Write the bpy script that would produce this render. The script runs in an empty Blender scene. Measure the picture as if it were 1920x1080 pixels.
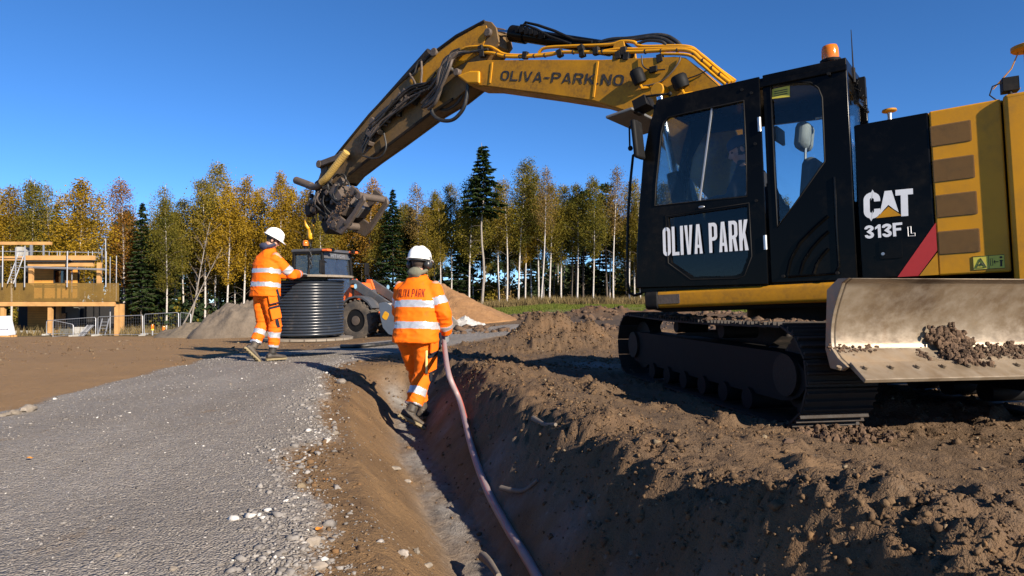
import bpy, bmesh, math, random
import numpy as np
from mathutils import Vector, Matrix, geometry
from mathutils.bvhtree import BVHTree

random.seed(7)
rng = np.random.default_rng(7)
R = math.radians
scene = bpy.context.scene
C = scene.collection

# ---------------------------------------------------------------- camera, sky, sun, exposure
FPX = 1257.0                      # focal length in photo pixels (photo is 1920 wide)
EYE = Vector((0.0, 0.0, 0.95))
PITCH = math.atan(18.0 / FPX)
cam_data = bpy.data.cameras.new('camera')
cam_data.sensor_width = 36.0
cam_data.lens = FPX / 1920.0 * 36.0
cam_data.clip_start = 0.05
cam_data.clip_end = 2000.0
cam = bpy.data.objects.new('camera', cam_data)
C.objects.link(cam)
cam.location = EYE
cam.rotation_euler = (math.pi / 2 + PITCH, 0, 0)
scene.camera = cam

SUN_AZ = math.atan2(0.655, -0.755)  # clockwise from +Y
SUN_EL = R(25)
world = bpy.data.worlds.new('World')
scene.world = world
world.use_nodes = True
wn = world.node_tree
for n in list(wn.nodes):
    wn.nodes.remove(n)
w_out = wn.nodes.new('ShaderNodeOutputWorld')
w_bg = wn.nodes.new('ShaderNodeBackground')
w_sky = wn.nodes.new('ShaderNodeTexSky')
w_sky.sky_type = 'NISHITA'
w_sky.sun_disc = False
w_sky.sun_elevation = SUN_EL
w_sky.sun_rotation = SUN_AZ
w_sky.altitude = 300.0
w_sky.air_density = 0.6
w_sky.dust_density = 0.0
w_sky.ozone_density = 6.0
w_bg.inputs['Strength'].default_value = 0.082
w_hs = wn.nodes.new('ShaderNodeHueSaturation')      # a clear polarised autumn blue, the same all round
w_hs.inputs['Saturation'].default_value = 1.1
wn.links.new(w_sky.outputs[0], w_hs.inputs['Color'])
wn.links.new(w_hs.outputs[0], w_bg.inputs['Color'])
wn.links.new(w_bg.outputs[0], w_out.inputs['Surface'])

sun_d = bpy.data.lights.new('sun', 'SUN')
sun_d.energy = 5.0
sun_d.angle = R(0.53)
sun_d.color = (1.0, 0.88, 0.73)
sun = bpy.data.objects.new('sun', sun_d)
C.objects.link(sun)
SUN_DIR = Vector((math.sin(SUN_AZ) * math.cos(SUN_EL), math.cos(SUN_AZ) * math.cos(SUN_EL), math.sin(SUN_EL)))
sun.rotation_euler = SUN_DIR.to_track_quat('Z', 'Y').to_euler()
sun.location = (20, -20, 30)

scene.view_settings.view_transform = 'Standard'
scene.view_settings.look = 'None'
scene.view_settings.gamma = 1.0
scene.view_settings.exposure = 1.15
scene.view_settings.use_curve_mapping = False
scene.cycles.max_bounces = 6
scene.cycles.transparent_max_bounces = 12


def ray_dir(px, py):
    u = (px - 960.0) / FPX
    v = (540.0 - py) / FPX
    c, s = math.cos(PITCH), math.sin(PITCH)
    return Vector((u, c - v * s, s + v * c))


def at(px, py, Y):
    """World point seen at photo pixel (px, py) at depth Y."""
    d = ray_dir(px, py)
    return EYE + d * (Y / d.y)


# ---------------------------------------------------------------- mesh helpers
def col3(c):
    return (c[0], c[1], c[2], 1.0)


class MB:
    """Collects shapes and links them as ONE mesh object."""

    def __init__(self):
        self.v, self.f, self.m = [], [], []

    def add(self, vs, fs, mat=0):
        o = len(self.v)
        self.v += [tuple(p) for p in vs]
        self.f += [tuple(i + o for i in f) for f in fs]
        self.m += [mat] * len(fs)
        return self

    def box(self, c, s, rot=None, mat=0):
        hx, hy, hz = s[0] / 2, s[1] / 2, s[2] / 2
        pts = [Vector((x, y, z)) for x in (-hx, hx) for y in (-hy, hy) for z in (-hz, hz)]
        if rot is not None:
            pts = [rot @ p for p in pts]
        c = Vector(c)
        pts = [p + c for p in pts]
        return self.add(pts, [(0, 1, 3, 2), (4, 6, 7, 5), (0, 4, 5, 1), (2, 3, 7, 6), (0, 2, 6, 4), (1, 5, 7, 3)], mat)

    def beam(self, a, b, w, h, up=(0, 0, 1), mat=0):
        a, b = Vector(a), Vector(b)
        d = (b - a)
        L = d.length
        d.normalize()
        s = d.cross(Vector(up))
        if s.length < 1e-4:
            s = d.cross(Vector((1, 0, 0)))
        s.normalize()
        u = s.cross(d)
        rot = Matrix((d, s, u)).transposed()
        return self.box((a + b) / 2, (L, w, h), rot, mat)

    def prism(self, poly, a, b, axis='y', mat=0, holes=()):
        """2D polygon (with holes) extruded between a and b along an axis; axis y: (x,z), z: (x,y), x: (y,z)."""
        def P(p, t):
            if axis == 'y':
                return (p[0], t, p[1])
            if axis == 'z':
                return (p[0], p[1], t)
            return (t, p[0], p[1])
        loops = [list(poly)] + [list(h) for h in holes]
        if holes:
            tris = geometry.tessellate_polygon([[Vector((p[0], p[1], 0)) for p in l] for l in loops])
        else:
            tris = [tuple(range(len(poly)))]
        allp = [p for l in loops for p in l]
        n = len(allp)
        vs = [P(p, a) for p in allp] + [P(p, b) for p in allp]
        fs = [tuple(t) for t in tris] + [tuple(i + n for i in reversed(t)) for t in tris]
        o = 0
        for l in loops:
            k = len(l)
            for i in range(k):
                j = (i + 1) % k
                fs.append((o + i, o + i + n, o + j + n, o + j))
            o += k
        return self.add(vs, fs, mat)

    def tube(self, path, r, n=8, mat=0, closed=False, caps=True):
        path = [Vector(p) for p in path]
        k = len(path)
        rs = r if isinstance(r, (list, tuple, np.ndarray)) else [r] * k
        rings = []
        prev = None
        for i, p in enumerate(path):
            if closed:
                t = path[(i + 1) % k] - path[i - 1]
            elif i == 0:
                t = path[1] - p
            elif i == k - 1:
                t = p - path[i - 1]
            else:
                t = (path[i + 1] - p).normalized() + (p - path[i - 1]).normalized()
            if t.length < 1e-9:
                t = Vector((0, 0, 1))
            t.normalize()
            if prev is None:
                a = Vector((0, 0, 1)) if abs(t.z) < 0.9 else Vector((1, 0, 0))
                s = t.cross(a).normalized()
            else:
                s = prev - t * prev.dot(t)
                if s.length < 1e-6:
                    s = t.orthogonal()
                s.normalize()
            prev = s
            b = t.cross(s)
            rings.append([p + (s * math.cos(2 * math.pi * j / n) + b * math.sin(2 * math.pi * j / n)) * rs[i] for j in range(n)])
        return self.loft(rings, closed=closed, caps=caps, mat=mat)

    def loft(self, rings, closed=False, caps=True, mat=0):
        n = len(rings[0])
        k = len(rings)
        vs = [p for r_ in rings for p in r_]
        fs = []
        for i in range(k if closed else k - 1):
            a, b = i * n, ((i + 1) % k) * n
            for j in range(n):
                l = (j + 1) % n
                fs.append((a + j, a + l, b + l, b + j))
        if caps and not closed:
            fs.append(tuple(reversed(range(n))))
            fs.append(tuple(range((k - 1) * n, k * n)))
        return self.add(vs, fs, mat)

    def lathe(self, prof, c=(0, 0, 0), axis=(0, 0, 1), n=24, mat=0, caps=True):
        """Profile of (radius, height along axis)."""
        axis = Vector(axis).normalized()
        s = axis.orthogonal().normalized()
        b = axis.cross(s)
        c = Vector(c)
        rings = [[c + axis * h + (s * math.cos(2 * math.pi * j / n) + b * math.sin(2 * math.pi * j / n)) * max(r, 1e-4)
                  for j in range(n)] for r, h in prof]
        return self.loft(rings, caps=caps, mat=mat)

    def cyl(self, a, b, r, n=16, mat=0):
        a, b = Vector(a), Vector(b)
        return self.lathe([(r, 0), (r, (b - a).length)], a, b - a, n, mat)

    def ball(self, c, r, n=12, m=8, mat=0, rot=None):
        c = Vector(c)
        if not isinstance(r, (tuple, list)):
            r = (r, r, r)
        rings = []
        for i in range(m + 1):
            th = math.pi * i / m
            st = max(math.sin(th), 1e-3)
            ring = []
            for j in range(n):
                ph = 2 * math.pi * j / n
                p = Vector((r[0] * st * math.cos(ph), r[1] * st * math.sin(ph), -r[2] * math.cos(th)))
                if rot is not None:
                    p = rot @ p
                ring.append(c + p)
            rings.append(ring)
        return self.loft(rings, mat=mat)

    def mesh(self, name, mats, smooth=None):
        me = bpy.data.meshes.new(name)
        me.from_pydata([tuple(p) for p in self.v], [], self.f)
        if not isinstance(mats, (list, tuple)):
            mats = [mats]
        for m in mats:
            me.materials.append(m)
        if len(mats) > 1:
            me.polygons.foreach_set('material_index', self.m)
        bm = bmesh.new()
        bm.from_mesh(me)
        bmesh.ops.recalc_face_normals(bm, faces=bm.faces)
        bm.to_mesh(me)
        bm.free()
        if smooth is not None:
            me.shade_smooth()
            me.set_sharp_from_angle(angle=R(smooth))
        me.update()
        return me

    def build(self, name, mats, parent=None, smooth=None, bevel=0, seg=2):
        return link(name, self.mesh(name, mats, smooth), parent, bevel, seg)


def link(name, me, parent=None, bevel=0, seg=2):
    o = bpy.data.objects.new(name, me)
    C.objects.link(o)
    if parent is not None:
        o.parent = parent
    if bevel:
        b = o.modifiers.new('bevel', 'BEVEL')
        b.width = bevel
        b.segments = seg
        b.limit_method = 'ANGLE'
        b.angle_limit = R(35)
    return o


def tag(o, label=None, cat=None, group=None, kind=None):
    if label:
        o['label'] = label
    if cat:
        o['category'] = cat
    if group:
        o['group'] = group
    if kind:
        o['kind'] = kind
    return o


def empty(name, loc=(0, 0, 0), rz=0.0, label=None, cat=None, group=None):
    o = bpy.data.objects.new(name, None)
    o.empty_display_size = 0.2
    C.objects.link(o)
    o.location = loc
    o.rotation_euler = (0, 0, rz)
    return tag(o, label, cat, group)


def copy_tree(o, parent=None):
    c = o.copy()
    C.objects.link(c)
    if parent is not None:
        c.parent = parent
    for ch in list(o.children):
        copy_tree(ch, c)
    return c


def np_mesh(name, V, F, mats, smooth=False, fattr=None, vattr=None, midx=None):
    """Quick mesh from arrays: V (n,3), F (m,k)."""
    me = bpy.data.meshes.new(name)
    V = np.asarray(V, dtype=np.float32)
    F = np.asarray(F, dtype=np.int32)
    m, k = F.shape
    me.vertices.add(len(V))
    me.vertices.foreach_set('co', V.ravel())
    me.loops.add(m * k)
    me.loops.foreach_set('vertex_index', F.ravel())
    me.polygons.add(m)
    me.polygons.foreach_set('loop_start', np.arange(0, m * k, k, dtype=np.int32))
    if smooth:
        me.polygons.foreach_set('use_smooth', np.ones(m, dtype=bool))
    if midx is not None:
        me.polygons.foreach_set('material_index', np.asarray(midx, dtype=np.int32))
    for mt in (mats if isinstance(mats, (list, tuple)) else [mats]):
        me.materials.append(mt)
    for nm, arr in (fattr or {}).items():
        a = me.attributes.new(nm, 'FLOAT', 'FACE')
        a.data.foreach_set('value', np.asarray(arr, dtype=np.float32))
    for nm, arr in (vattr or {}).items():
        a = me.attributes.new(nm, 'FLOAT', 'POINT')
        a.data.foreach_set('value', np.asarray(arr, dtype=np.float32))
    me.update(calc_edges=True)
    me.validate()
    return me


# ---------------------------------------------------------------- numpy noise
def _h(i, j, k, seed):
    n = (i * 374761393 + j * 668265263 + k * 2147483647 + seed * 1274126177) & 0xFFFFFFFF
    n = ((n ^ (n >> 13)) * 1274126177) & 0xFFFFFFFF
    n = n ^ (n >> 16)
    return (n & 0xFFFF) / 65535.0


def vnoise(x, y, z=0.0, seed=0):
    x = np.asarray(x, dtype=np.float64)
    y = np.asarray(y, dtype=np.float64)
    z = np.zeros_like(x) + z
    xi, yi, zi = np.floor(x).astype(np.int64), np.floor(y).astype(np.int64), np.floor(z).astype(np.int64)
    fx, fy, fz = x - xi, y - yi, z - zi
    fx, fy, fz = fx * fx * (3 - 2 * fx), fy * fy * (3 - 2 * fy), fz * fz * (3 - 2 * fz)
    r = 0
    for a in (0, 1):
        for b in (0, 1):
            for c in (0, 1):
                w = (fx if a else 1 - fx) * (fy if b else 1 - fy) * (fz if c else 1 - fz)
                r = r + w * _h(xi + a, yi + b, zi + c, seed)
    return r * 2 - 1


def fbm(x, y, z=0.0, octv=4, seed=0):
    s, a, t = 0, 1.0, 0
    for o in range(octv):
        s = s + a * vnoise(np.asarray(x) * 2.03 ** o, np.asarray(y) * 2.03 ** o, np.asarray(z) * 2.03 ** o, seed + o)
        t += a
        a *= 0.5
    return s / t


def sm(t):
    t = np.clip(t, 0, 1)
    return t * t * (3 - 2 * t)


# ---------------------------------------------------------------- materials
class NT:
    """Tiny node-tree writer."""

    def __init__(self, name):
        self.mat = bpy.data.materials.new(name)
        self.mat.use_nodes = True
        self.t = self.mat.node_tree
        self.t.nodes.clear()
        self.out = self.n('ShaderNodeOutputMaterial')
        self._tc = None

    def n(self, kind, **kw):
        nd = self.t.nodes.new(kind)
        for k, v in kw.items():
            setattr(nd, k, v)
        return nd

    def l(self, a, b):
        self.t.links.new(a, b)

    def tc(self, which='Object'):
        if self._tc is None:
            self._tc = self.n('ShaderNodeTexCoord')
        return self._tc.outputs[which]

    def noise(self, scale, detail=4, rough=0.55, vec=None, dist=0.0):
        nd = self.n('ShaderNodeTexNoise')
        nd.inputs['Scale'].default_value = scale
        nd.inputs['Detail'].default_value = detail
        nd.inputs['Roughness'].default_value = rough
        nd.inputs['Distortion'].default_value = dist
        self.l(vec if vec is not None else self.tc(), nd.inputs['Vector'])
        return nd.outputs['Fac']

    def voro(self, scale, vec=None, out='Distance', feature='F1', rnd=1.0):
        nd = self.n('ShaderNodeTexVoronoi', feature=feature)
        nd.inputs['Scale'].default_value = scale
        nd.inputs['Randomness'].default_value = rnd
        self.l(vec if vec is not None else self.tc(), nd.inputs['Vector'])
        return nd.outputs[out]

    def mapping(self, scale, vec=None):
        nd = self.n('ShaderNodeMapping')
        nd.inputs['Scale'].default_value = scale
        self.l(vec if vec is not None else self.tc(), nd.inputs['Vector'])
        return nd.outputs[0]

    def ramp(self, fac, stops):
        nd = self.n('ShaderNodeValToRGB')
        cr = nd.color_ramp
        while len(cr.elements) < len(stops):
            cr.elements.new(0.5)
        for e, (p, c) in zip(cr.elements, stops):
            e.position = p
            e.color = col3(c) if hasattr(c, '__len__') else (c, c, c, 1)
        self.l(fac, nd.inputs['Fac'])
        return nd.outputs['Color']

    def mix(self, fac, a, b, mode='MIX'):
        nd = self.n('ShaderNodeMix', data_type='RGBA', blend_type=mode)
        for idx, v in ((0, fac), (6, a), (7, b)):
            s = nd.inputs[idx]
            if hasattr(v, 'links'):
                self.l(v, s)
            elif idx == 0:
                s.default_value = v
            else:
                s.default_value = col3(v)
        return nd.outputs[2]

    def math(self, op, a, b=0.0, clamp=False):
        nd = self.n('ShaderNodeMath', operation=op, use_clamp=clamp)
        for i, v in ((0, a), (1, b)):
            if hasattr(v, 'links'):
                self.l(v, nd.inputs[i])
            else:
                nd.inputs[i].default_value = v
        return nd.outputs[0]

    def attr(self, name):
        return self.n('ShaderNodeAttribute', attribute_name=name)

    def bump(self, height, strength, dist=0.01, normal=None):
        nd = self.n('ShaderNodeBump')
        nd.inputs['Strength'].default_value = strength
        nd.inputs['Distance'].default_value = dist
        self.l(height, nd.inputs['Height'])
        if normal is not None:
            self.l(normal, nd.inputs['Normal'])
        return nd.outputs[0]

    def bsdf(self, color, rough=0.6, metal=0.0, normal=None, **kw):
        b = self.n('ShaderNodeBsdfPrincipled')
        for nm, v in [('Base Color', color), ('Roughness', rough), ('Metallic', metal)] + list(kw.items()):
            if hasattr(v, 'links'):
                self.l(v, b.inputs[nm])
            elif hasattr(v, '__len__'):
                b.inputs[nm].default_value = col3(v)
            else:
                b.inputs[nm].default_value = v
        if normal is not None:
            self.l(normal, b.inputs['Normal'])
        self.l(b.outputs[0], self.out.inputs['Surface'])
        return b


def worn(name, col, dirt=(0.16, 0.10, 0.06), amount=0.45, scale=6.0, rough=0.5, metal=0.0, bump=0.15, bscale=60, vary=0.12, **kw):
    """Painted or bare surface with patchy dirt and fine relief."""
    t = NT(name)
    big = t.noise(scale, 6, 0.65)
    fine = t.noise(scale * 9, 4, 0.6)
    f = t.math('MULTIPLY', t.ramp(big, [(0.62 - amount * 0.35, 0.0), (0.80, 1.0)]), t.ramp(fine, [(0.35, 0.25), (0.7, 1.0)]))
    dark = tuple(c * (1 - vary) for c in col)
    lite = tuple(min(1, c * (1 + vary)) for c in col)
    base = t.mix(t.noise(scale * 2.3, 3), dark, lite)
    c = t.mix(f, base, dirt)
    r = t.math('ADD', t.math('MULTIPLY', f, 0.35), rough, True)
    t.bsdf(c, r, metal, t.bump(t.noise(bscale, 4), bump, 0.004), **kw)
    return t.mat


def glass(name, tint=(0.75, 0.82, 0.85), refl=0.08, rough=0.0, dust=0.0):
    t = NT(name)
    tr = t.n('ShaderNodeBsdfTransparent')
    tr.inputs[0].default_value = col3(tint)
    gl = t.n('ShaderNodeBsdfGlossy')
    gl.inputs['Roughness'].default_value = rough
    lw = t.n('ShaderNodeLayerWeight')
    lw.inputs['Blend'].default_value = 0.25
    f = t.math('ADD', t.math('MULTIPLY', lw.outputs['Fresnel'], 0.6), refl, True)
    m = t.n('ShaderNodeMixShader')
    t.l(f, m.inputs[0])
    t.l(tr.outputs[0], m.inputs[1])
    t.l(gl.outputs[0], m.inputs[2])
    sh = m.outputs[0]
    if dust:
        df = t.n('ShaderNodeBsdfDiffuse')
        df.inputs[0].default_value = (0.5, 0.5, 0.5, 1)
        m2 = t.n('ShaderNodeMixShader')
        t.l(t.math('MULTIPLY', t.noise(3.0, 6, 0.7), dust), m2.inputs[0])
        t.l(sh, m2.inputs[1])
        t.l(df.outputs[0], m2.inputs[2])
        sh = m2.outputs[0]
    t.l(sh, t.out.inputs['Surface'])
    return t.mat


M = {}
M['yellow'] = worn('yellow_paint', (0.52, 0.230, 0.004), (0.20, 0.11, 0.03), 0.55, 2.2, 0.42, bump=0.05, vary=0.06, **{'Specular IOR Level': 0.3})
M['yellow_dirty'] = worn('yellow_paint_worn', (0.40, 0.18, 0.005), (0.05, 0.035, 0.022), 0.75, 3.5, 0.5, bump=0.12, **{'Specular IOR Level': 0.25})
M['stick_paint'] = worn('stick_paint_muddy', (0.15, 0.085, 0.022), (0.018, 0.015, 0.013), 1.15, 2.6, 0.55, bump=0.2)
M['black'] = worn('black_gloss_paint', (0.0022, 0.0022, 0.0022), (0.020, 0.0165, 0.013), 0.42, 2.2, 0.2, bump=0.01, vary=0.2, **{'Specular IOR Level': 0.10})
M['black_matt'] = worn('black_matt', (0.008, 0.008, 0.0085), (0.030, 0.024, 0.019), 0.3, 6, 0.6, **{'Specular IOR Level': 0.12})
M['rubber'] = worn('hose_rubber', (0.012, 0.012, 0.012), (0.07, 0.055, 0.04), 0.35, 9, 0.5)
M['grimy'] = worn('greasy_steel', (0.012, 0.011, 0.010), (0.06, 0.042, 0.03), 0.5, 7, 0.55, metal=0.1, bump=0.5, bscale=40, **{'Specular IOR Level': 0.2})
M['mudsteel'] = worn('muddy_steel', (0.10, 0.075, 0.058), (0.022, 0.018, 0.015), 0.9, 7, 0.6, metal=0.15, bump=0.6, bscale=40)
M['steel'] = worn('bare_steel', (0.45, 0.45, 0.45), (0.12, 0.09, 0.07), 0.4, 6, 0.35, metal=0.9)
M['chrome'] = worn('chrome_rod', (0.75, 0.75, 0.75), (0.4, 0.4, 0.4), 0.1, 3, 0.12, metal=1.0)
M['galv'] = worn('galvanised_steel', (0.29, 0.30, 0.32), (0.2, 0.2, 0.2), 0.3, 8, 0.45, metal=0.5)
M['track'] = worn('track_steel', (0.022, 0.019, 0.017), (0.045, 0.03, 0.021), 0.8, 8, 0.6, metal=0.15, bump=0.5, bscale=30, **{'Specular IOR Level': 0.2})
M['white'] = worn('white_lettering', (0.72, 0.72, 0.72), (0.5, 0.5, 0.5), 0.05, 5, 0.5, bump=0)
M['grille'] = None
M['glass'] = glass('cab_glass', (0.88, 0.92, 0.93), 0.02)
M['glass_dark'] = glass('tinted_glass', (0.35, 0.38, 0.40), 0.02)
M['orange_paint'] = worn('orange_paint', (0.72, 0.12, 0.015), (0.12, 0.08, 0.05), 0.35, 3, 0.4, bump=0.05)
M['grey_paint'] = worn('grey_paint', (0.10, 0.105, 0.11), (0.14, 0.10, 0.07), 0.4, 4, 0.45)
M['decal_yellow'] = worn('decal_yellow', (0.55, 0.47, 0.05), (0.3, 0.25, 0.1), 0.15, 9, 0.5, bump=0)
M['red'] = worn('red_decal', (0.42, 0.025, 0.02), (0.2, 0.05, 0.04), 0.1, 6, 0.45, bump=0)
M['navy_text'] = worn('dark_lettering', (0.012, 0.012, 0.015), (0.2, 0.12, 0.03), 0.35, 25, 0.6, bump=0)

# ---------------------------------------------------------------- terrain
GRAVEL = np.array([(-7.5, 0.3), (-5.2, 3), (-4.1, 5.2), (-4.35, 7), (-4.5, 8.4), (-4.5, 9.4), (-4.75, 10.5), (-5.1, 12.2), (-4.5, 13.2),
                   (-3.7, 14.6), (-1.9, 18.7), (0.1, 22), (0.9, 23.2), (1.5, 21.5), (1.1, 19.0), (0.1, 16.6), (-1.0, 13.6),
                   (-1.96, 11.2), (-2.35, 9.6), (-2.25, 8.4), (-1.74, 5.9), (-1.22, 4.56), (-1.38, 4.1), (-0.8, 3.0),
                   (-0.66, 2.4), (-0.55, 0.3)])


def poly_sd(x, y, P):
    """Signed distance to polygon, negative inside."""
    d = np.full(x.shape, 1e9)
    ins = np.zeros(x.shape, dtype=bool)
    n = len(P)
    for i in range(n):
        x1, y1 = P[i]
        x2, y2 = P[(i + 1) % n]
        ex, ey = x2 - x1, y2 - y1
        t = np.clip(((x - x1) * ex + (y - y1) * ey) / (ex * ex + ey * ey), 0, 1)
        d = np.minimum(d, (x - x1 - t * ex) ** 2 + (y - y1 - t * ey) ** 2)
        c = ((y1 > y) != (y2 > y))
        xi = x1 + (y - y1) / (y2 - y1 + 1e-12) * ex
        ins ^= c & (x < xi)
    d = np.sqrt(d)
    return np.where(ins, -d, d)


def trench_x(y):
    return -0.03 - 0.27 * (y - 3.25) + 0.05 * np.sin(y * 0.9)


# spoil heaps on the ground: x, y, height, rx, ry
HEAPS = [(1.10, 12.4, 0.50, 0.70, 0.65), (0.35, 12.3, 0.34, 0.45, 0.5), (-0.25, 11.6, 0.16, 0.6, 0.5),
         (0.96, 2.25, 0.11, 0.24, 0.36), (1.42, 2.10, 0.10, 0.32, 0.34), (1.85, 2.0, 0.08, 0.4, 0.3), (0.62, 4.3, 0.06, 0.3, 0.35), (0.95, 3.5, 0.05, 0.3, 0.25),
         (-0.2, 6.9, 0.06, 0.3, 0.5), (-1.5, 7.9, 0.10, 0.22, 0.5), (-1.75, 8.6, 0.12, 0.3, 0.3), (0.5, 5.6, 0.05, 0.35, 0.5), (2.7, 3.0, 0.06, 0.5, 0.3),
         (3.2, 3.3, 0.07, 0.5, 0.4), (3.4, 27.0, 0.35, 1.6, 0.8), (1.0, 28.0, 0.25, 0.8, 0.6), (6.5, 26.5, 0.3, 2.5, 0.9), (10, 25, 0.3, 2.5, 0.8)]


def terrain(x, y, full=False):
    x = np.asarray(x, dtype=np.float64)
    y = np.asarray(y, dtype=np.float64)
    u = x / np.maximum(y, 8)
    k = -0.048 * sm((-u - 0.02) / 0.42) + 0.007 * sm((u + 0.06) / 0.12)
    z = k * np.clip(y - 10, 0, 75)
    z = z + 0.05 * fbm(x * 0.35, y * 0.35, 0, 3, 3) * sm((y - 3) / 6)
    sd = poly_sd(x, y, GRAVEL) + 0.16 * fbm(x * 1.7, y * 1.7, 0, 4, 11) + 0.05 * fbm(x * 9, y * 9, 0, 3, 5)
    g = sm(0.5 - sd / 0.16)
    # distance from trench line
    o = (x - trench_x(y)) * 0.965 + 0.05 * fbm(x * 0, y * 1.6, 0, 3, 21)
    e = sm((9.3 - y) / 0.9)
    prof = np.interp(o, [-1.05, -0.62, -0.16, 0.10, 0.34, 0.56, 0.66, 0.90, 1.5, 2.2, 3.0], [0, -0.035, -0.47, -0.46, -0.17, 0.08, 0.16, 0.17, 0.12, 0.05, 0.0])
    prof = prof * np.where(prof > 0, 1 + 0.30 * sm((4.2 - y) / 1.6), 1)
    z = z + e * prof
    bank = e * np.exp(-((o - 0.72) / 0.32) ** 2)
    wall = e * np.exp(-((o + 0.40) / 0.25) ** 2)
    floor = e * np.exp(-((o + 0.03) / 0.16) ** 2)
    hp = np.zeros_like(z)
    for hx, hy, hh, rx, ry in HEAPS:
        dd = ((x - hx) / rx) ** 2 + ((y - hy) / ry) ** 2
        hp = hp + hh * np.exp(-dd * 0.9)
    lump = fbm(x * 2.6, y * 2.6, 0, 5, 31)
    z = z + hp * (1 + 0.55 * lump)
    # soil roughness
    near = np.clip(1.0 - (y - 25) / 40, 0, 1)
    soil = (1 - g)
    rg = 0.4 * soil * (0.6 + 0.4 * sm((x + 1.2) / 1.0)) * (1 - 0.75 * wall) + 1.3 * bank + 2.0 * np.clip(hp, 0, 0.5)
    c1 = fbm(x * 3.2, y * 3.2, 0, 5, 41)
    c2 = np.abs(vnoise(x * 14, y * 14, 0, 43)) * (0.5 + 0.5 * vnoise(x * 3, y * 3, 0, 44))
    z = z + near * rg * (0.055 * c1 + 0.030 * c2 + 0.012 * fbm(x * 38, y * 38, 0, 2, 47) + 0.030 * (np.abs(fbm(x * 17, y * 17, 0, 3, 48)) - 0.2))
    z = z + near * soil * 0.010 * sm((x + 1.4) / 0.6) * fbm(x * 26, y * 26, 0, 3, 49)
    # wheel and track ruts on the worked ground at the right
    q = (x * 0.62 + y * 0.78)
    rut = sm((x - 0.75) / 0.5) * sm((8 - y) / 2)
    z = z + rut * 0.022 * np.sin(q * 9.0 + 1.2 * fbm(x, y, 0, 2, 9)) * sm(0.5 + 1.5 * fbm(x * 0.8, y * 0.8, 0, 2, 8))
    # lumpy, churned soil right of the trench: broken ridges and clods between smoother trodden patches
    damp = sm((o - 0.45) / 0.35) * sm((15 - y) / 3)
    pat = sm(0.35 + 2.2 * fbm(x * 1.3 + 5, y * 1.3, 0, 3, 141))
    z = z + damp * pat * soil * (0.16 * np.clip(fbm(x * 5.5, y * 5.5, 0, 4, 143) - 0.06, 0, 1) + 0.05 * np.clip(np.abs(fbm(x * 13, y * 13, 0, 3, 145)) - 0.12, 0, 1))
    z = z + damp * soil * 0.03 * np.clip(np.sin((x * 0.45 + y * 0.9) * 16 + 3 * fbm(x * 1.2, y * 1.2, 0, 2, 147)) - 0.35, 0, 1) * sm(0.2 + 2 * fbm(x * 0.9, y * 0.9, 0, 2, 149)) * sm((x - 0.6) / 0.5)
    # gravel layer
    z = z + g * (0.035 + 0.006 * fbm(x * 12, y * 12, 0, 3, 51) + 0.02 * fbm(x * 0.9, y * 0.9, 0, 2, 52))
    gr = sm((y - 33 + 2.5 * fbm(x * 0.2, y * 0.2, 0, 3, 61)) / 2.0) * sm((x + 2.5) / 2.0)
    frst = sm((y - 54 + 2.0 * fbm(x * 0.25, y * 0.25, 0, 3, 63)) / 2.5)
    frst = np.maximum(frst, sm((y - 44 + 2 * fbm(x * 0.3, y * 0.3, 0, 3, 64)) / 3) * sm((-x - 8) / 4))
    z = z + frst * 0.25 * fbm(x * 0.8, y * 0.8, 0, 3, 66)
    if not full:
        return z
    clay = np.clip(floor * (0.75 + 0.6 * fbm(x * 4, y * 4, 0, 3, 71)) + 0.6 * e * np.exp(-((o - 0.28) / 0.16) ** 2) * sm(0.4 + fbm(x * 3, y * 3, 0, 3, 72)), 0, 1)
    clay = np.maximum(clay, 0.8 * np.exp(-(((x - 1.1) / 0.35) ** 2 + ((y - 9.3) / 0.5) ** 2)))
    return z, g, gr, frst, clay, bank + 0.45 * damp * pat, np.clip(hp * 3, 0, 1)


def gz(x, y):
    return float(terrain(np.array([float(x)]), np.array([float(y)]))[0])


def spaced(lo, hi, step0, growth, start):
    """coordinates from start outward with a growing step."""
    out = [start]
    s = step0
    while out[-1] < hi:
        s = step0 if growth == 1 else s * growth
        out.append(out[-1] + s)
    return out


xs_in = list(np.arange(-2.4, 3.0, 0.022))
xr = spaced(0, 420, 0.022, 1.032, xs_in[-1])[1:]
xl = [-(v) for v in spaced(0, 420, 0.022, 1.032, -xs_in[0])[1:]][::-1]
gx = np.array(xl + xs_in + xr)
gy = [-6.0, -4.0, -2.5, -1.5, -0.8, -0.3, 0.1, 0.4, 0.65, 0.85, 1.0]
while gy[-1] < 600:
    gy.append(gy[-1] + max(0.0085 * gy[-1], 0.012))
gy = np.array(gy)
XX, YY = np.meshgrid(gx, gy)
ZZ, gG, gGr, gF, gC, gB, gH = terrain(XX, YY, True)
nx, ny = len(gx), len(gy)
V = np.stack([XX.ravel(), YY.ravel(), ZZ.ravel()], 1)
ii = (np.arange(ny - 1)[:, None] * nx + np.arange(nx - 1)[None, :]).ravel()
Fq = np.stack([ii, ii + 1, ii + 1 + nx, ii + nx], 1)


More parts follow.
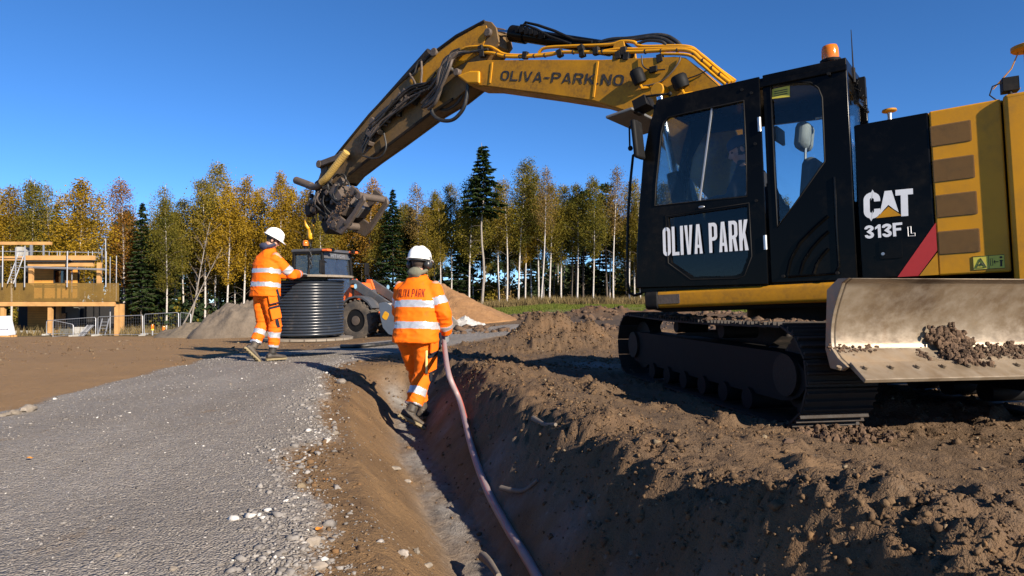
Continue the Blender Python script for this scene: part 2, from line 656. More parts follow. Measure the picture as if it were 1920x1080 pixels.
def ground_material():
    t = NT('worked_ground')
    pos = t.tc('Object')
    aG, aGr, aF, aC, aB, aH = [t.attr(a).outputs['Fac'] for a in ('gravel', 'grass', 'forest', 'clay', 'bank', 'heap')]
    # soil
    n1 = t.noise(0.7, 5, 0.6)
    n2 = t.noise(7, 6, 0.65)
    n3 = t.noise(60, 4, 0.6)
    soil = t.ramp(n1, [(0.3, (0.120, 0.072, 0.034)), (0.5, (0.165, 0.100, 0.047)), (0.72, (0.210, 0.130, 0.062))])
    soil = t.mix(t.ramp(n2, [(0.38, 0.0), (0.72, 0.5)]), soil, (0.088, 0.052, 0.026))
    soil = t.mix(t.ramp(t.noise(2.2, 5, 0.6), [(0.50, 0.0), (0.7, 0.55)]), soil, (0.235, 0.140, 0.062))
    soil = t.mix(t.math('MULTIPLY', t.attr('dry').outputs['Fac'], 0.6), soil, (0.27, 0.165, 0.075))
    # paler stones in soil
    vs = t.voro(26, feature='F1')
    pick = t.ramp(t.voro(26, out='Color'), [(0.82, 0.0), (0.86, 1.0)])
    st = t.math('MULTIPLY', t.ramp(vs, [(0.22, 1.0), (0.32, 0.0)]), pick)
    soil = t.mix(t.math('MULTIPLY', st, 0.7), soil, (0.24, 0.20, 0.15))
    soil = t.mix(t.math('MULTIPLY', t.attr('peat').outputs['Fac'], 0.85), soil, (0.050, 0.038, 0.030))
    # tumbled bank soil with rusty patches
    rust = t.ramp(t.noise(3.1, 4, 0.6), [(0.42, (0.10, 0.060, 0.034)), (0.60, (0.17, 0.085, 0.034))])
    soil = t.mix(t.math('MULTIPLY', aH, 0.55), soil, rust)
    dampf = t.math('MULTIPLY', t.attr('damp').outputs['Fac'], t.ramp(t.noise(1.7, 5, 0.6), [(0.30, 1.0), (0.72, 0.45)]))
    soil = t.mix(t.math('MULTIPLY', dampf, 0.9), soil, t.mix(n2, (0.066, 0.044, 0.028), (0.115, 0.078, 0.048)))
    # gravel: tight crushed stone
    vc = t.voro(85, out='Color')
    stone = t.ramp(vc, [(0.0, (0.130, 0.116, 0.102)), (0.35, (0.200, 0.181, 0.160)), (0.7, (0.265, 0.242, 0.214)), (0.93, (0.32, 0.30, 0.28)), (1.0, (0.50, 0.48, 0.46))])
    vc2 = t.voro(34, out='Color')
    stone2 = t.ramp(vc2, [(0.0, (0.157, 0.139, 0.121)), (0.6, (0.248, 0.224, 0.198)), (0.93, (0.25, 0.21, 0.18)), (1.0, (0.50, 0.47, 0.44))])
    stone = t.mix(0.45, stone, stone2)
    stone = t.mix(t.ramp(t.noise(1.3, 5, 0.6), [(0.40, 0.0), (0.75, 0.55)]), stone, (0.195, 0.165, 0.130))
    stone = t.mix(t.ramp(t.noise(0.45, 3, 0.5), [(0.45, 0.0), (0.7, 0.25)]), stone, (0.11, 0.10, 0.095))
    lane = t.noise(1.1, 4, 0.55, t.mapping((1.5, 0.22, 1.0)))
    stone = t.mix(t.ramp(lane, [(0.38, 0.20), (0.55, 0.0)]), stone, (0.105, 0.092, 0.080))
    stone = t.mix(t.ramp(lane, [(0.55, 0.0), (0.70, 0.35)]), stone, (0.30, 0.275, 0.245))
    stone = t.mix(t.ramp(t.noise(2.6, 5, 0.65, t.mapping((1.0, 0.5, 1.0))), [(0.63, 0.0), (0.72, 0.65)]), stone, (0.185, 0.125, 0.070))
    # grass field
    gcol = t.ramp(t.noise(0.8, 6, 0.7), [(0.3, (0.085, 0.105, 0.018)), (0.55, (0.125, 0.135, 0.026)), (0.75, (0.20, 0.165, 0.050))])
    gcol = t.mix(t.ramp(t.noise(9, 4, 0.7), [(0.4, 0.0), (0.7, 0.5)]), gcol, (0.05, 0.06, 0.015))
    fcol = t.ramp(t.noise(1.2, 6, 0.7), [(0.3, (0.045, 0.034, 0.020)), (0.5, (0.10, 0.075, 0.042)), (0.72, (0.17, 0.125, 0.06))])
    clay = t.ramp(t.noise(9, 5, 0.65), [(0.3, (0.13, 0.115, 0.10)), (0.7, (0.27, 0.25, 0.225))])
    c = t.mix(aC, soil, clay)
    c = t.mix(aG, c, stone)
    c = t.mix(aGr, c, gcol)
    c = t.mix(aF, c, fcol)
    gv = t.math('SUBTRACT', 1.0, t.math('ADD', t.voro(85), t.math('MULTIPLY', t.voro(34), 0.7)))
    h = t.math('ADD', t.math('MULTIPLY', gv, t.math('MULTIPLY', aG, 1.05)),
               t.math('MULTIPLY', t.math('ADD', t.math('MULTIPLY', t.noise(170, 3, 0.6), 0.5), t.math('ADD', t.math('MULTIPLY', n3, 1.2), t.math('MULTIPLY', n2, 1.6))), t.math('SUBTRACT', 1.0, t.math('MULTIPLY', aG, 0.88))))
    nrm = t.bump(h, 0.85, 0.014)
    b = t.bsdf(c, 0.93, 0.0, nrm)
    b.inputs['Specular IOR Level'].default_value = 0.25
    return t.mat


M['ground'] = ground_material()
ground = link('ground', np_mesh('ground', V, Fq, M['ground'], True,
              vattr={'gravel': gG.ravel(), 'grass': gGr.ravel(), 'forest': gF.ravel(), 'clay': gC.ravel(), 'bank': gB.ravel(), 'heap': np.clip(gH + gB, 0, 1).ravel(),
                     'damp': (sm(((XX - trench_x(YY)) * 0.965 - 0.15) / 0.5) * sm((17 - YY) / 4)).ravel(),
                     'peat': (sm((YY - 17.5) / 2.5) * sm((36 - YY) / 3) * sm((XX + 0.3) / 1.2)).ravel(),
                     'dry': (sm((-XX / np.maximum(YY, 5) - 0.25) / 0.2) * (1 - gG)).ravel()}))
tag(ground, 'brown worked earth with a curving grey gravel road and a narrow trench', kind='structure')
print('ground', nx, ny, len(V))


def ground_hit(px, py):
    """Point of the ground seen at a photo pixel."""
    d = ray_dir(px, py)
    t = 1.2 * 1.006 ** np.arange(700)
    P = np.array(EYE)[None, :] + np.array(d)[None, :] * t[:, None]
    below = P[:, 2] < terrain(P[:, 0], P[:, 1])
    i = int(np.argmax(below))
    return Vector(P[i])

# ---------------------------------------------------------------- lettering as flat cut shapes
def rrect(x0, y0, x1, y1, r, n=5):
    pts = []
    for cx, cy, a0 in ((x1 - r, y0 + r, -90), (x1 - r, y1 - r, 0), (x0 + r, y1 - r, 90), (x0 + r, y0 + r, 180)):
        for i in range(n + 1):
            a = R(a0 + 90 * i / n)
            pts.append((cx + r * math.cos(a), cy + r * math.sin(a)))
    return pts


def arc(cx, cy, rx, ry, a0, a1, n=8):
    return [(cx + rx * math.cos(R(a0 + (a1 - a0) * i / n)), cy + ry * math.sin(R(a0 + (a1 - a0) * i / n))) for i in range(n + 1)]


class STRIP(list):
    """A stroke as a chain of quads."""


def stroke(path, t):
    """Outline of one thick open line with mitred corners."""
    P = [Vector((p[0], p[1])) for p in path]
    L, Rr = [], []
    for i, p in enumerate(P):
        d0 = (P[i] - P[i - 1]).normalized() if i else (P[1] - P[0]).normalized()
        d1 = (P[i + 1] - P[i]).normalized() if i < len(P) - 1 else d0
        n0, n1 = Vector((-d0.y, d0.x)), Vector((-d1.y, d1.x))
        m = (n0 + n1)
        m.normalize()
        k = min(t / 2 / max(m.dot(n0), 0.35), t)
        L.append(p + m * k)
        Rr.append(p - m * k)
    return STRIP([(tuple(L[i]), tuple(L[i + 1]), tuple(Rr[i + 1]), tuple(Rr[i])) for i in range(len(P) - 1)])


def glyph(ch, w, t):
    """(outline, holes) of one capital in a box w wide and 1 high, stem width t."""
    h = t * 0.92            # bar thickness
    r = min(w * 0.48, 0.34)
    if ch == 'O':
        return rrect(0, 0, w, 1, r), [rrect(t, h, w - t, 1 - h, max(r - t * 0.8, 0.04))[::-1]]
    if ch == 'L':
        return [(0, 0), (w * 0.9, 0), (w * 0.9, h), (t, h), (t, 1), (0, 1)], []
    if ch == 'I':
        return [(0, 0), (t, 0), (t, 1), (0, 1)], []
    if ch == 'V':
        return [(0, 1), (w / 2 - t * 0.55, 0), (w / 2 + t * 0.55, 0), (w, 1), (w - t, 1), (w / 2, t * 1.3), (t, 1)], []
    if ch == 'A':
        k = (w / 2 - t * 0.55)
        def xl(y): return k * y
        b0, b1 = 0.20, 0.20 + h * 0.95
        inn = lambda y: t + (w / 2 - t) * y / 0.82
        return ([(0, 0), (t, 0), (inn(b0) * 0.93, b0), (w - inn(b0) * 0.93, b0), (w - t, 0), (w, 0), (w / 2 + t * 0.55, 1), (w / 2 - t * 0.55, 1)],
                [[(inn(b1), b1), (w / 2, 0.82), (w - inn(b1), b1)]])
    if ch in 'PR':
        bw = w
        top = [(0, 0), (t, 0), (t, 0.40)]
        if ch == 'R':
            top = [(0, 0), (t, 0), (t, 0.40), (w * 0.45, 0.40), (w - t, 0), (w, 0), (w * 0.80, 0.43)]
        else:
            top += [(w * 0.6, 0.40)]
        rr = min(0.28, w * 0.42)
        o = top + arc(bw - rr, 0.40 + rr if ch == 'P' else 0.42 + rr, rr, rr, -80, 0, 5) + arc(bw - rr, 1 - rr, rr, rr, 0, 90, 5) + [(0, 1)]
        ri = max(rr - t * 0.7, 0.05)
        b = 0.40 + h
        hole = [(t, b)] + arc(bw - t - ri, b + ri, ri, ri, -90, 0, 4) + arc(bw - t - ri, 1 - h - ri, ri, ri, 0, 90, 4) + [(t, 1 - h)]
        return o, [hole[::-1]]
    if ch == 'K':
        return [(0, 0), (t, 0), (t, 0.30), (t + w * 0.14, 0.42), (w - t * 1.05, 0), (w * 1.02, 0), (t + w * 0.33, 0.58), (w, 1), (w - t * 1.1, 1), (t, 0.52), (t, 1), (0, 1)], []
    if ch == 'N':
        return [(0, 0), (t, 0), (t, 0.70), (w - t, 0), (w, 0), (w, 1), (w - t, 1), (w - t, 0.30), (t, 1), (0, 1)], []
    if ch == 'T':
        c = w / 2
        return [(c - t / 2, 0), (c + t / 2, 0), (c + t / 2, 1 - h), (w, 1 - h), (w, 1), (0, 1), (0, 1 - h), (c - t / 2, 1 - h)], []
    if ch == 'H':
        return [(0, 0), (t, 0), (t, 0.5 - h / 2), (w - t, 0.5 - h / 2), (w - t, 0), (w, 0), (w, 1), (w - t, 1), (w - t, 0.5 + h / 2), (t, 0.5 + h / 2), (t, 1), (0, 1)], []
    if ch == 'F':
        return [(0, 0), (t, 0), (t, 0.42), (w * 0.86, 0.42), (w * 0.86, 0.42 + h), (t, 0.42 + h), (t, 1 - h), (w, 1 - h), (w, 1), (0, 1)], []
    if ch == 'C':
        m = t / 2
        rr = min(w / 2 - m, 0.32)
        p = [(w - m, 0.36)] + arc(w - m - rr, m + rr, rr, rr, 0, -90, 5) + arc(m + rr, m + rr, rr, rr, 270, 180, 5) + arc(m + rr, 1 - m - rr, rr, rr, 180, 90, 5) + arc(w - m - rr, 1 - m - rr, rr, rr, 90, 0, 5) + [(w - m, 0.64)]
        return stroke(p, t), []
    if ch == '3':
        m = t / 2
        rx = w - 2 * m
        p = [(m, 0.72)] + arc(w / 2, 0.76, w / 2 - m, 0.24 - m, 170, -20, 8) + [(w * 0.45, 0.515)] + arc(w / 2, 0.26, w / 2 - m, 0.26 - m, 30, -170, 8) + [(m, 0.28)]
        return stroke(p, t), []
    if ch == '1':
        return [(w * 0.3, 0), (w * 0.3 + t, 0), (w * 0.3 + t, 1), (w * 0.3 + t * 0.25, 1), (0, 0.80), (0, 0.64), (w * 0.3, 0.74)], []
    if ch == '-':
        return [(0, 0.36), (w * 0.62, 0.36), (w * 0.62, 0.36 + h), (0, 0.36 + h)], []
    if ch == '.':
        return [(0, 0), (t, 0), (t, t), (0, t)], []
    return None


ADV = {'I': None, '.': None, '-': 0.62, '1': None, 'L': 0.9}


def flat_shape(mb, o, hs, put):
    """Adds one flat glyph to mb; put(x, y) gives its 3D place."""
    if isinstance(o, STRIP):
        for q in o:
            mb.add([put(*p) for p in q], [(0, 1, 2, 3)])
        return
    loops = [o] + hs
    tris = geometry.tessellate_polygon([[Vector((p[0], p[1], 0)) for p in l] for l in loops])
    mb.add([put(*p) for l in loops for p in l], [tuple(q) for q in tris])


def text_shapes(txt, w=0.6, t=0.16, gap=0.1):
    """List of (outline, holes) for a line of text of height 1, and its length."""
    x = 0.0
    out = []
    for ch in txt:
        if ch == ' ':
            x += w * 0.62
            continue
        o, hs = glyph(ch, w, t)
        if isinstance(o, STRIP):
            out.append((STRIP([tuple((p[0] + x, p[1]) for p in q) for q in o]), []))
            x += w + gap
            continue
        out.append(([(p[0] + x, p[1]) for p in o], [[(p[0] + x, p[1]) for p in h] for h in hs]))
        x += max(p[0] for p in o) + gap
    return out, x - gap


def text_mb(txt, frame, height, length=None, w=0.6, t=0.16, gap=0.1, thick=0.003, fit=None):
    """Lettering as thin cut vinyl. frame(u, v, d): 3D point at u along, v up, d out of the surface (all 0..1 or metres)."""
    sh, L = text_shapes(txt, w, t, gap)
    mb = MB()
    sx = (length / L) if length else height
    for o, hs in sh:
        flat_shape(mb, o, hs, lambda a, b: frame(a * sx, b * height, thick))
    return mb

# ================================================================ excavator
EC = Vector((2.95, 6.44, 0.0))
YAW = math.atan2(0.6, -0.8)
UP_M = Matrix.Translation(EC) @ Matrix.Rotation(YAW, 4, 'Z') @ Matrix.Rotation(R(2.5), 4, 'Y')
UP_I = UP_M.inverted()
UP_R = UP_I.to_3x3()


def loc(px, py, yl):
    """(x, z) in the upper structure's own frame, on its plane y = yl, of what the photo shows at a pixel."""
    o = UP_I @ EYE
    d = UP_R @ ray_dir(px, py)
    t = (yl - o.y) / d.y
    p = o + d * t
    return (p.x, p.z)


def locs(pts, yl):
    return [loc(px, py, yl) for px, py in pts]


def L3(px, py, yl):
    x, z = loc(px, py, yl)
    return Vector((x, yl, z))


exc = empty('excavator', label='large yellow and black tracked excavator with a raised muddy dozer blade', cat='excavator')
exc.matrix_world = UP_M
YS = 1.15      # cab side plane

# ---- materials of its own
def grille_mat():
    t = NT('perforated_grille')
    v = t.voro(95, rnd=0.0)
    hole = t.ramp(v, [(0.28, 0.0), (0.36, 1.0)])
    c = t.mix(hole, (0.010, 0.007, 0.004), (0.17, 0.085, 0.018))
    t.bsdf(c, 0.6, 0.0, t.bump(hole, 0.4, 0.004))
    return t.mat


M['grille'] = grille_mat()
M['grille_bar'] = worn('grille_bar', (0.19, 0.095, 0.02), (0.06, 0.04, 0.02), 0.4, 9, 0.6)
t_ = NT('amber_lens')
b_ = t_.bsdf((0.75, 0.20, 0.01), 0.15, 0.0)
b_.inputs['Transmission Weight'].default_value = 0.35
M['amber'] = t_.mat
M['mirror'] = worn('mirror_glass', (0.8, 0.8, 0.8), amount=0, rough=0.02, metal=1.0, bump=0)
M['seat'] = worn('seat_fabric', (0.05, 0.055, 0.06), (0.02, 0.02, 0.02), 0.2, 5, 0.8)
M['seat_grey'] = worn('seat_trim', (0.16, 0.17, 0.17), (0.02, 0.02, 0.02), 0.2, 5, 0.7)
t_ = NT('blade_steel')
g1 = t_.noise(1.6, 6, 0.62)
g2 = t_.noise(14, 5, 0.65, t_.mapping((0.5, 1, 1)))
cc = t_.ramp(g1, [(0.30, (0.10, 0.068, 0.044)), (0.45, (0.17, 0.125, 0.080)), (0.6, (0.215, 0.168, 0.115)), (0.75, (0.25, 0.175, 0.095))])
cc = t_.mix(t_.ramp(g2, [(0.42, 0.0), (0.72, 0.5)]), cc, (0.27, 0.23, 0.18))
cc = t_.mix(t_.ramp(t_.noise(5.0, 6, 0.7), [(0.60, 0.0), (0.74, 0.6)]), cc, (0.12, 0.075, 0.045))
cc = t_.mix(t_.ramp(t_.noise(5, 4, 0.6, t_.mapping((1, 3.5, 0.4))), [(0.62, 0.0), (0.72, 0.45)]), cc, (0.16, 0.10, 0.055))
bb = t_.bsdf(cc, t_.ramp(g2, [(0.35, 0.30), (0.7, 0.55)]), 0.40, t_.bump(g2, 0.25, 0.006))
M['blade'] = t_.mat
t_ = NT('clinging_mud')
t_.bsdf(t_.ramp(t_.noise(9, 5, 0.6), [(0.3, (0.055, 0.032, 0.018)), (0.7, (0.12, 0.072, 0.040))]), 0.95, 0.0, t_.bump(t_.noise(40, 5, 0.65), 0.8, 0.01))
M['mud'] = t_.mat

# ---- undercarriage (its own yaw), parts given in the upper frame
UC_DIR = Vector((-0.168, 0.9858, 0))
UC_W = Matrix.Translation(EC) @ Matrix.Rotation(math.atan2(UC_DIR.y, UC_DIR.x), 4, 'Z')
UC_M = UP_I @ UC_W                      # undercarriage frame -> excavator frame


def uc(mb):
    mb.v = [tuple(UC_M @ Vector(p)) for p in mb.v]
    return mb


# car body between the tracks and the slew ring
m = MB()
m.box((0, 0, 0.55), (1.3, 1.5, 0.30))
for sx in (-1, 1):
    for sy in (-1, 1):
        m.beam((sx * 0.4, sy * 0.4, 0.55), (sx * 1.0, sy * 0.95, 0.45), 0.3, 0.24)
uc(m).build('carbody', M['grimy'], exc, bevel=0.02)
MB().lathe([(0.62, 0.70), (0.62, 0.86), (0.55, 0.86)], n=40).build('slew_ring', M['grimy'], exc, 40)

# tracks
HL, TR, ZC = 1.56, 0.345, 0.40
TX = 0.09                           # the tracks sit a little forward of the slew ring
PER = 4 * HL + 2 * math.pi * TR
NSH = 46


def oval(s):
    """Point and tangent angle on the track loop (x,z) at length s."""
    s = s % PER
    if s < 2 * HL:
        return TX - HL + s, ZC + TR, 0.0
    s -= 2 * HL
    if s < math.pi * TR:
        a = s / TR
        return TX + HL + TR * math.sin(a), ZC + TR * math.cos(a), -a
    s -= math.pi * TR
    if s < 2 * HL:
        return TX + HL - s, ZC - TR, -math.pi
    s -= 2 * HL
    a = s / TR
    return TX - HL - TR * math.sin(a), ZC - TR * math.cos(a), -math.pi - a


shoe = MB()
shoe.box((0, 0, 0), (0.178, 0.52, 0.016))
for gx_ in (-0.06, 0.0, 0.06):
    shoe.prism([(gx_ - 0.012, 0.008), (gx_ + 0.012, 0.008), (gx_ + 0.006, 0.032), (gx_ - 0.006, 0.032)], -0.255, 0.255)
shoe_me = shoe.mesh('track_shoe', M['track'])
for sy in (-1, 1):
    yc = sy * 1.08
    m = MB()
    pr = []
    for i in range(64):
        x, z, a = oval(PER * i / 64)
        dx, dz = -math.sin(-a), 0
        pr.append((x * 0.93, ZC + (z - ZC) * 0.50 - 0.02))
    m.prism(pr, yc - 0.13, yc + 0.17)
    for k in range(64):      # link chain
        pass
    for rx in (-0.95, -0.55, -0.15, 0.25, 0.65, 1.05):
        m.cyl((rx, yc - 0.2, 0.16), (rx, yc + 0.2, 0.16), 0.085, 14)
    for rx in (-0.45, 0.5):
        m.cyl((rx, yc - 0.16, 0.66), (rx, yc + 0.16, 0.66), 0.06, 12)
    tr = uc(m).build('track', M['black_matt'], exc, 40)
    for rx, r0, teeth in ((TX + HL, 0.27, 0), (TX - HL, 0.25, 21)):
        w = MB()
        w.cyl((rx, yc - 0.07, ZC), (rx, yc + 0.07, ZC), r0, 30)
        w.cyl((rx, yc + 0.06, ZC), (rx, yc + 0.2, ZC), 0.15, 20)
        for k in range(teeth):
            a = 2 * math.pi * k / teeth
            w.beam((rx + 0.22 * math.cos(a), yc, ZC + 0.22 * math.sin(a)), (rx + 0.31 * math.cos(a), yc, ZC + 0.31 * math.sin(a)), 0.06, 0.03, up=(0, 1, 0))
        uc(w).build('sprocket' if teeth else 'idler_wheel', M['grimy'], tr, 40)
    for k in range(NSH):
        x, z, a = oval(PER * (k + 0.3) / NSH)
        o = bpy.data.objects.new('track_shoe', shoe_me)
        C.objects.link(o)
        o.parent = tr
        sag = -0.025 * math.cos((x - TX) / HL * math.pi / 2) if abs(a) < 1e-6 else 0
        o.matrix_local = UC_M @ Matrix.Translation((x, yc, z + sag)) @ Matrix.Rotation(-a, 4, 'Y')

# mud lying on top of the near track and packed under its rear end
def clump(mb, c, r, n=9, m_=6, seed=0, amp=0.35, flat=1.0):
    """Angular lump of earth."""
    o = len(mb.v)
    mb.ball(c, (r, r, r * flat), max(5, n - 1), max(4, m_ - 1))
    g = np.random.default_rng(seed)
    a = np.array(mb.v[o:])
    d = a - np.array(c)
    sq = g.uniform(0.65, 1.3, 3)
    k = 1 + amp * 1.2 * fbm(d[:, 0] * 1.4 / r + seed, d[:, 1] * 1.4 / r, d[:, 2] * 1.4 / r, 2, seed) + g.uniform(-0.16, 0.16, len(d)) * (1 if len(d) < 60 else 0.4)
    mb.v[o:] = [tuple(p) for p in (np.array(c) + d * k[:, None] * sq[None, :])]


m = MB()
for i in range(260):
    x = random.uniform(-1.45, 1.45)
    clump(m, (x, 1.08 + random.uniform(-0.24, 0.25), 0.752 + 0.03 * random.random() - 0.02 * math.cos(x)), random.uniform(0.010, 0.04), 7, 5, i, flat=0.6)
for i in range(420):
    clump(m, (-1.72 + random.gauss(0, 0.16), 1.08 + random.uniform(-0.30, 0.30), 0.02 + 0.05 * random.random()), random.uniform(0.006, 0.026), 7, 5, 500 + i)
tag(uc(m).build('mud', M['mud'], exc), kind='stuff')

# dozer blade: curved mouldboard, cutting edge, end plates, arms
prof = []
for i in range(15):
    f = i / 14
    z = 1.03 - f * 0.36
    prof.append((-2.10 + 0.12 * math.sin(f * 2.2) + 0.02, z))
prof = [(-2.16, 1.07)] + [(-2.10 + 0.115 * math.sin(math.pi * min(1, i / 12) * 0.62), 1.04 - 0.415 * i / 12) for i in range(13)]
xb, zb = prof[-1]
prof += [(xb - 0.06, zb - 0.055), (xb - 0.15, zb - 0.10)]
back = [(x + 0.055, z + (0.0 if i else 0.0)) for i, (x, z) in enumerate(prof)]
BW = 1.25
m = MB()
rings = []
n = 40
loopp = prof + back[::-1]
m.prism(loopp, -BW, BW)
bl = uc(m).build('dozer_blade', M['blade'], exc, 50, bevel=0.012)
m = MB()
lip = prof[-1]
ce = [(lip[0] + 0.022, lip[1] + 0.02), (lip[0] - 0.115, lip[1] - 0.028), (lip[0] - 0.11, lip[1] - 0.058), (lip[0] + 0.025, lip[1] - 0.02)]
ce = [(lip[0] + 0.006, lip[1] + 0.030), (lip[0] - 0.13, lip[1] - 0.062), (lip[0] - 0.118, lip[1] - 0.085), (lip[0] + 0.03, lip[1] + 0.005)]
for k in range(2):
    y0, y1 = (-BW, -0.004) if k == 0 else (0.004, BW)
    uc(MB().prism(ce, y0, y1)).build('cutting_edge', M['blade'], bl, bevel=0.004)
for sy in (-1, 1):
    e = [(x - 0.004, z) for x, z in prof] + [(prof[-1][0] + 0.05, prof[-1][1] - 0.03), (-1.98, 0.50), (-1.93, 0.62), (-1.95, 1.0), (-2.06, 1.07)]
    uc(MB().prism(e, sy * (BW + 0.002), sy * (BW + 0.026))).build('end_plate', M['blade'], bl, bevel=0.004)
m = MB()
for i in range(15):      # bolts along the cutting edge
    y = -BW + 0.1 + i * 0.18
    m.cyl((lip[0] - 0.05, y, lip[1] - 0.004), (lip[0] - 0.058, y, lip[1] + 0.01), 0.016, 8)
uc(m).build('bolts', M['blade'], bl)['kind'] = 'stuff'
m = MB()
rs = random.Random(5)
def blade_pt(y, f):
    """point on the blade face, f 0 top .. 1 lip"""
    k = f * (len(prof) - 1)
    i = min(int(k), len(prof) - 2)
    a, b = prof[i], prof[i + 1]
    q = k - i
    return (a[0] + (b[0] - a[0]) * q, y, a[1] + (b[1] - a[1]) * q)
for i in range(520):     # main mud heap near the lip
    y = 0.43 + rs.gauss(0, 0.06)
    f = min(max(rs.gauss(0.86, 0.10), 0.55), 1.0)
    p = blade_pt(y + (0.06 if f < 0.75 else 0), f)
    clump(m, (p[0] - rs.uniform(0, 0.05), p[1], p[2] + rs.uniform(0, 0.03)), rs.uniform(0.005, 0.024), 7, 5, i)
for i in range(420):
    y = -0.6 + 0.96 * rs.random() ** 0.75
    f = min(rs.gauss(0.90, 0.035), 0.99)
    p = blade_pt(y, f)
    clump(m, (p[0] - rs.uniform(0, 0.015), p[1], p[2]), rs.uniform(0.003, 0.015), 7, 5, 300 + i)
for i in range(90):
    y = rs.uniform(0.62, 0.70) if i < 35 else rs.uniform(0.95, 1.3)
    f = min(rs.gauss(0.93, 0.03), 1.0) if i < 35 else rs.gauss(0.86, 0.02)
    p = blade_pt(y, f)
    clump(m, (p[0], p[1], p[2]), rs.uniform(0.006, 0.016), 7, 5, 600 + i, flat=0.7)
tag(uc(m).build('mud', M['mud'], bl), kind='stuff')
m = MB()
for sy in (-1, 1):
    m.beam((-1.92, sy * 0.55, 0.66), (-0.6, sy * 0.5, 0.46), 0.12, 0.2)
    m.cyl((-1.86, sy * 0.2, 0.85), (-0.7, sy * 0.2, 0.62), 0.05, 12)
m.beam((-1.9, -0.9, 0.66), (-1.9, 0.9, 0.66), 0.1, 0.3)
uc(m).build('blade_arm', M['yellow_dirty'], exc, bevel=0.01)

# ---- upper frame
bx0 = loc(1608, 523, YS)[0]
bx1 = loc(1216, 545, YS)[0]
zdeck = loc(1400, 540, YS)[1]
m = MB()
m.prism([(1.25, 0.90), (1.25, zdeck - 0.02), (-1.9, zdeck - 0.02), (-1.9, 0.95), (-1.4, 0.86), (1.1, 0.86)], -1.05, 1.02)
m.build('swing_frame', M['black_matt'], exc, bevel=0.02)
# rounded yellow skirt beam under the cab with its black nose
za, zb_ = loc(1400, 537, YS + .02)[1], loc(1400, 572, YS + .02)[1]
hh = (za - zb_) / 2
zm = (za + zb_) / 2
sec = rrect(YS - 0.14, zm - hh, YS + 0.02, zm + hh, 0.035, 4)
m = MB().prism(sec, bx0 - 0.02, bx1 - 0.10, axis='x')
sk = m.build('skirt_beam', M['yellow_dirty'], exc, 40)
m = MB().prism(rrect(YS - 0.15, zm - hh - 0.012, YS + 0.03, zm + hh + 0.006, 0.05, 5), bx1 - 0.098, bx1 + 0.03, axis='x')
m.build('end_cap', M['black_matt'], sk, 40, bevel=0.012)
a_, b_2 = loc(1222, 552, YS + .02), loc(1275, 575, YS + .02)
MB().prism([(a_[0], zm - hh * 0.5), (b_2[0], zm - hh * 0.5), (b_2[0], zm + hh * 0.55), (a_[0], zm + hh * 0.55)], YS + 0.018, YS + 0.024).build('worn_label', M['mudsteel'], sk)

# ---- cab
cabo = locs([(1192, 541), (1193, 470), (1197, 400), (1205, 300), (1216, 240), (1231, 187)], YS)
cab_outline = cabo + locs([(1586, 107), (1608, 525)], YS)
seam_t, seam_b = (1427, 142), (1444, 531)
door_win = locs([(1231, 386), (1233, 345), (1238, 300), (1243, 250), (1247, 232), (1256, 222), (1300, 212), (1396, 191), (1400, 280), (1402, 368)], YS)
door_low = locs([(1256, 409), (1402, 388), (1404, 480), (1392, 512), (1380, 517), (1302, 519), (1262, 492)], YS)
rear_win = locs([(1445, 162), (1500, 155), (1520, 156), (1534, 166), (1541, 184), (1543, 240), (1546, 302), (1500, 368), (1458, 424), (1453, 330)], YS)
MEAN = lambda P: Vector((sum(p[0] for p in P) / len(P), sum(p[1] for p in P) / len(P)))


def grow(P, d):
    """offset a polygon outward from its middle by about d."""
    c = MEAN(P)
    out = []
    for p in P:
        v = Vector(p) - c
        out.append(tuple(c + v * (1 + d / v.length)))
    return out


cab_rear_x = cab_outline[-1][0]
cab = MB()
# rear half of the near side
rear_poly = locs([(1429, 141), (1586, 107), (1608, 525), (1446, 531)], YS)
cab.prism(rear_poly, YS - 0.06, YS, holes=[rear_win[::-1]])
# far side with matching openings
far = [p for p in cab_outline]
YF = 0.22
far_win = [(cab_rear_x + 0.12, zdeck + 0.75), (cabo[0][0] - 0.14, zdeck + 0.75), (cabo[3][0] - 0.12, cabo[3][1] + 0.15), (cabo[-1][0] - 0.10, cabo[-1][1] - 0.16), (cab_rear_x + 0.10, loc(1586, 107, YS)[1] - 0.24)]
cab.prism(far, YF, YF + 0.05, holes=[far_win[::-1]])
# front pillars, roof, floor, rear wall
fp = cabo
for (ya, yb) in ((YS - 0.09, YS - 0.001), (YF + 0.051, YF + 0.11)):
    strip = [(x - 0.07, z) for x, z in fp[::-1]]
    cab.prism([(x, z) for x, z in fp] + strip, ya, yb)
ztop0, ztop1 = cabo[-1], loc(1586, 107, YS)
roof = [(ztop0[0] + 0.02, ztop0[1] + 0.004), (ztop1[0] + 0.002, ztop1[1] + 0.004), (ztop1[0] + 0.002, ztop1[1] - 0.10), (ztop0[0] + 0.0, ztop0[1] - 0.09)]
cab.prism(roof, YF + 0.051, YS - 0.062)
cab.box(((cabo[0][0] + cab_rear_x) / 2, (YF + YS) / 2, zdeck + 0.03), (cabo[0][0] - cab_rear_x - 0.02, YS - YF - 0.13, 0.05))
zr = ztop1[1] - 0.10
xr_ = cab_rear_x
xrt = ztop1[0]
for za2, zb2, yy0, yy1 in ((zdeck, zdeck + 0.55, YF + 0.052, YS - 0.062), (zr - 0.12, zr - 0.002, YF + 0.052, YS - 0.062)):
    cab.box((xr_ + 0.035, (yy0 + yy1) / 2, (za2 + zb2) / 2), (0.05, yy1 - yy0, zb2 - za2))
cabp = cab.build('cab', M['black'], exc, 40, bevel=0.008)

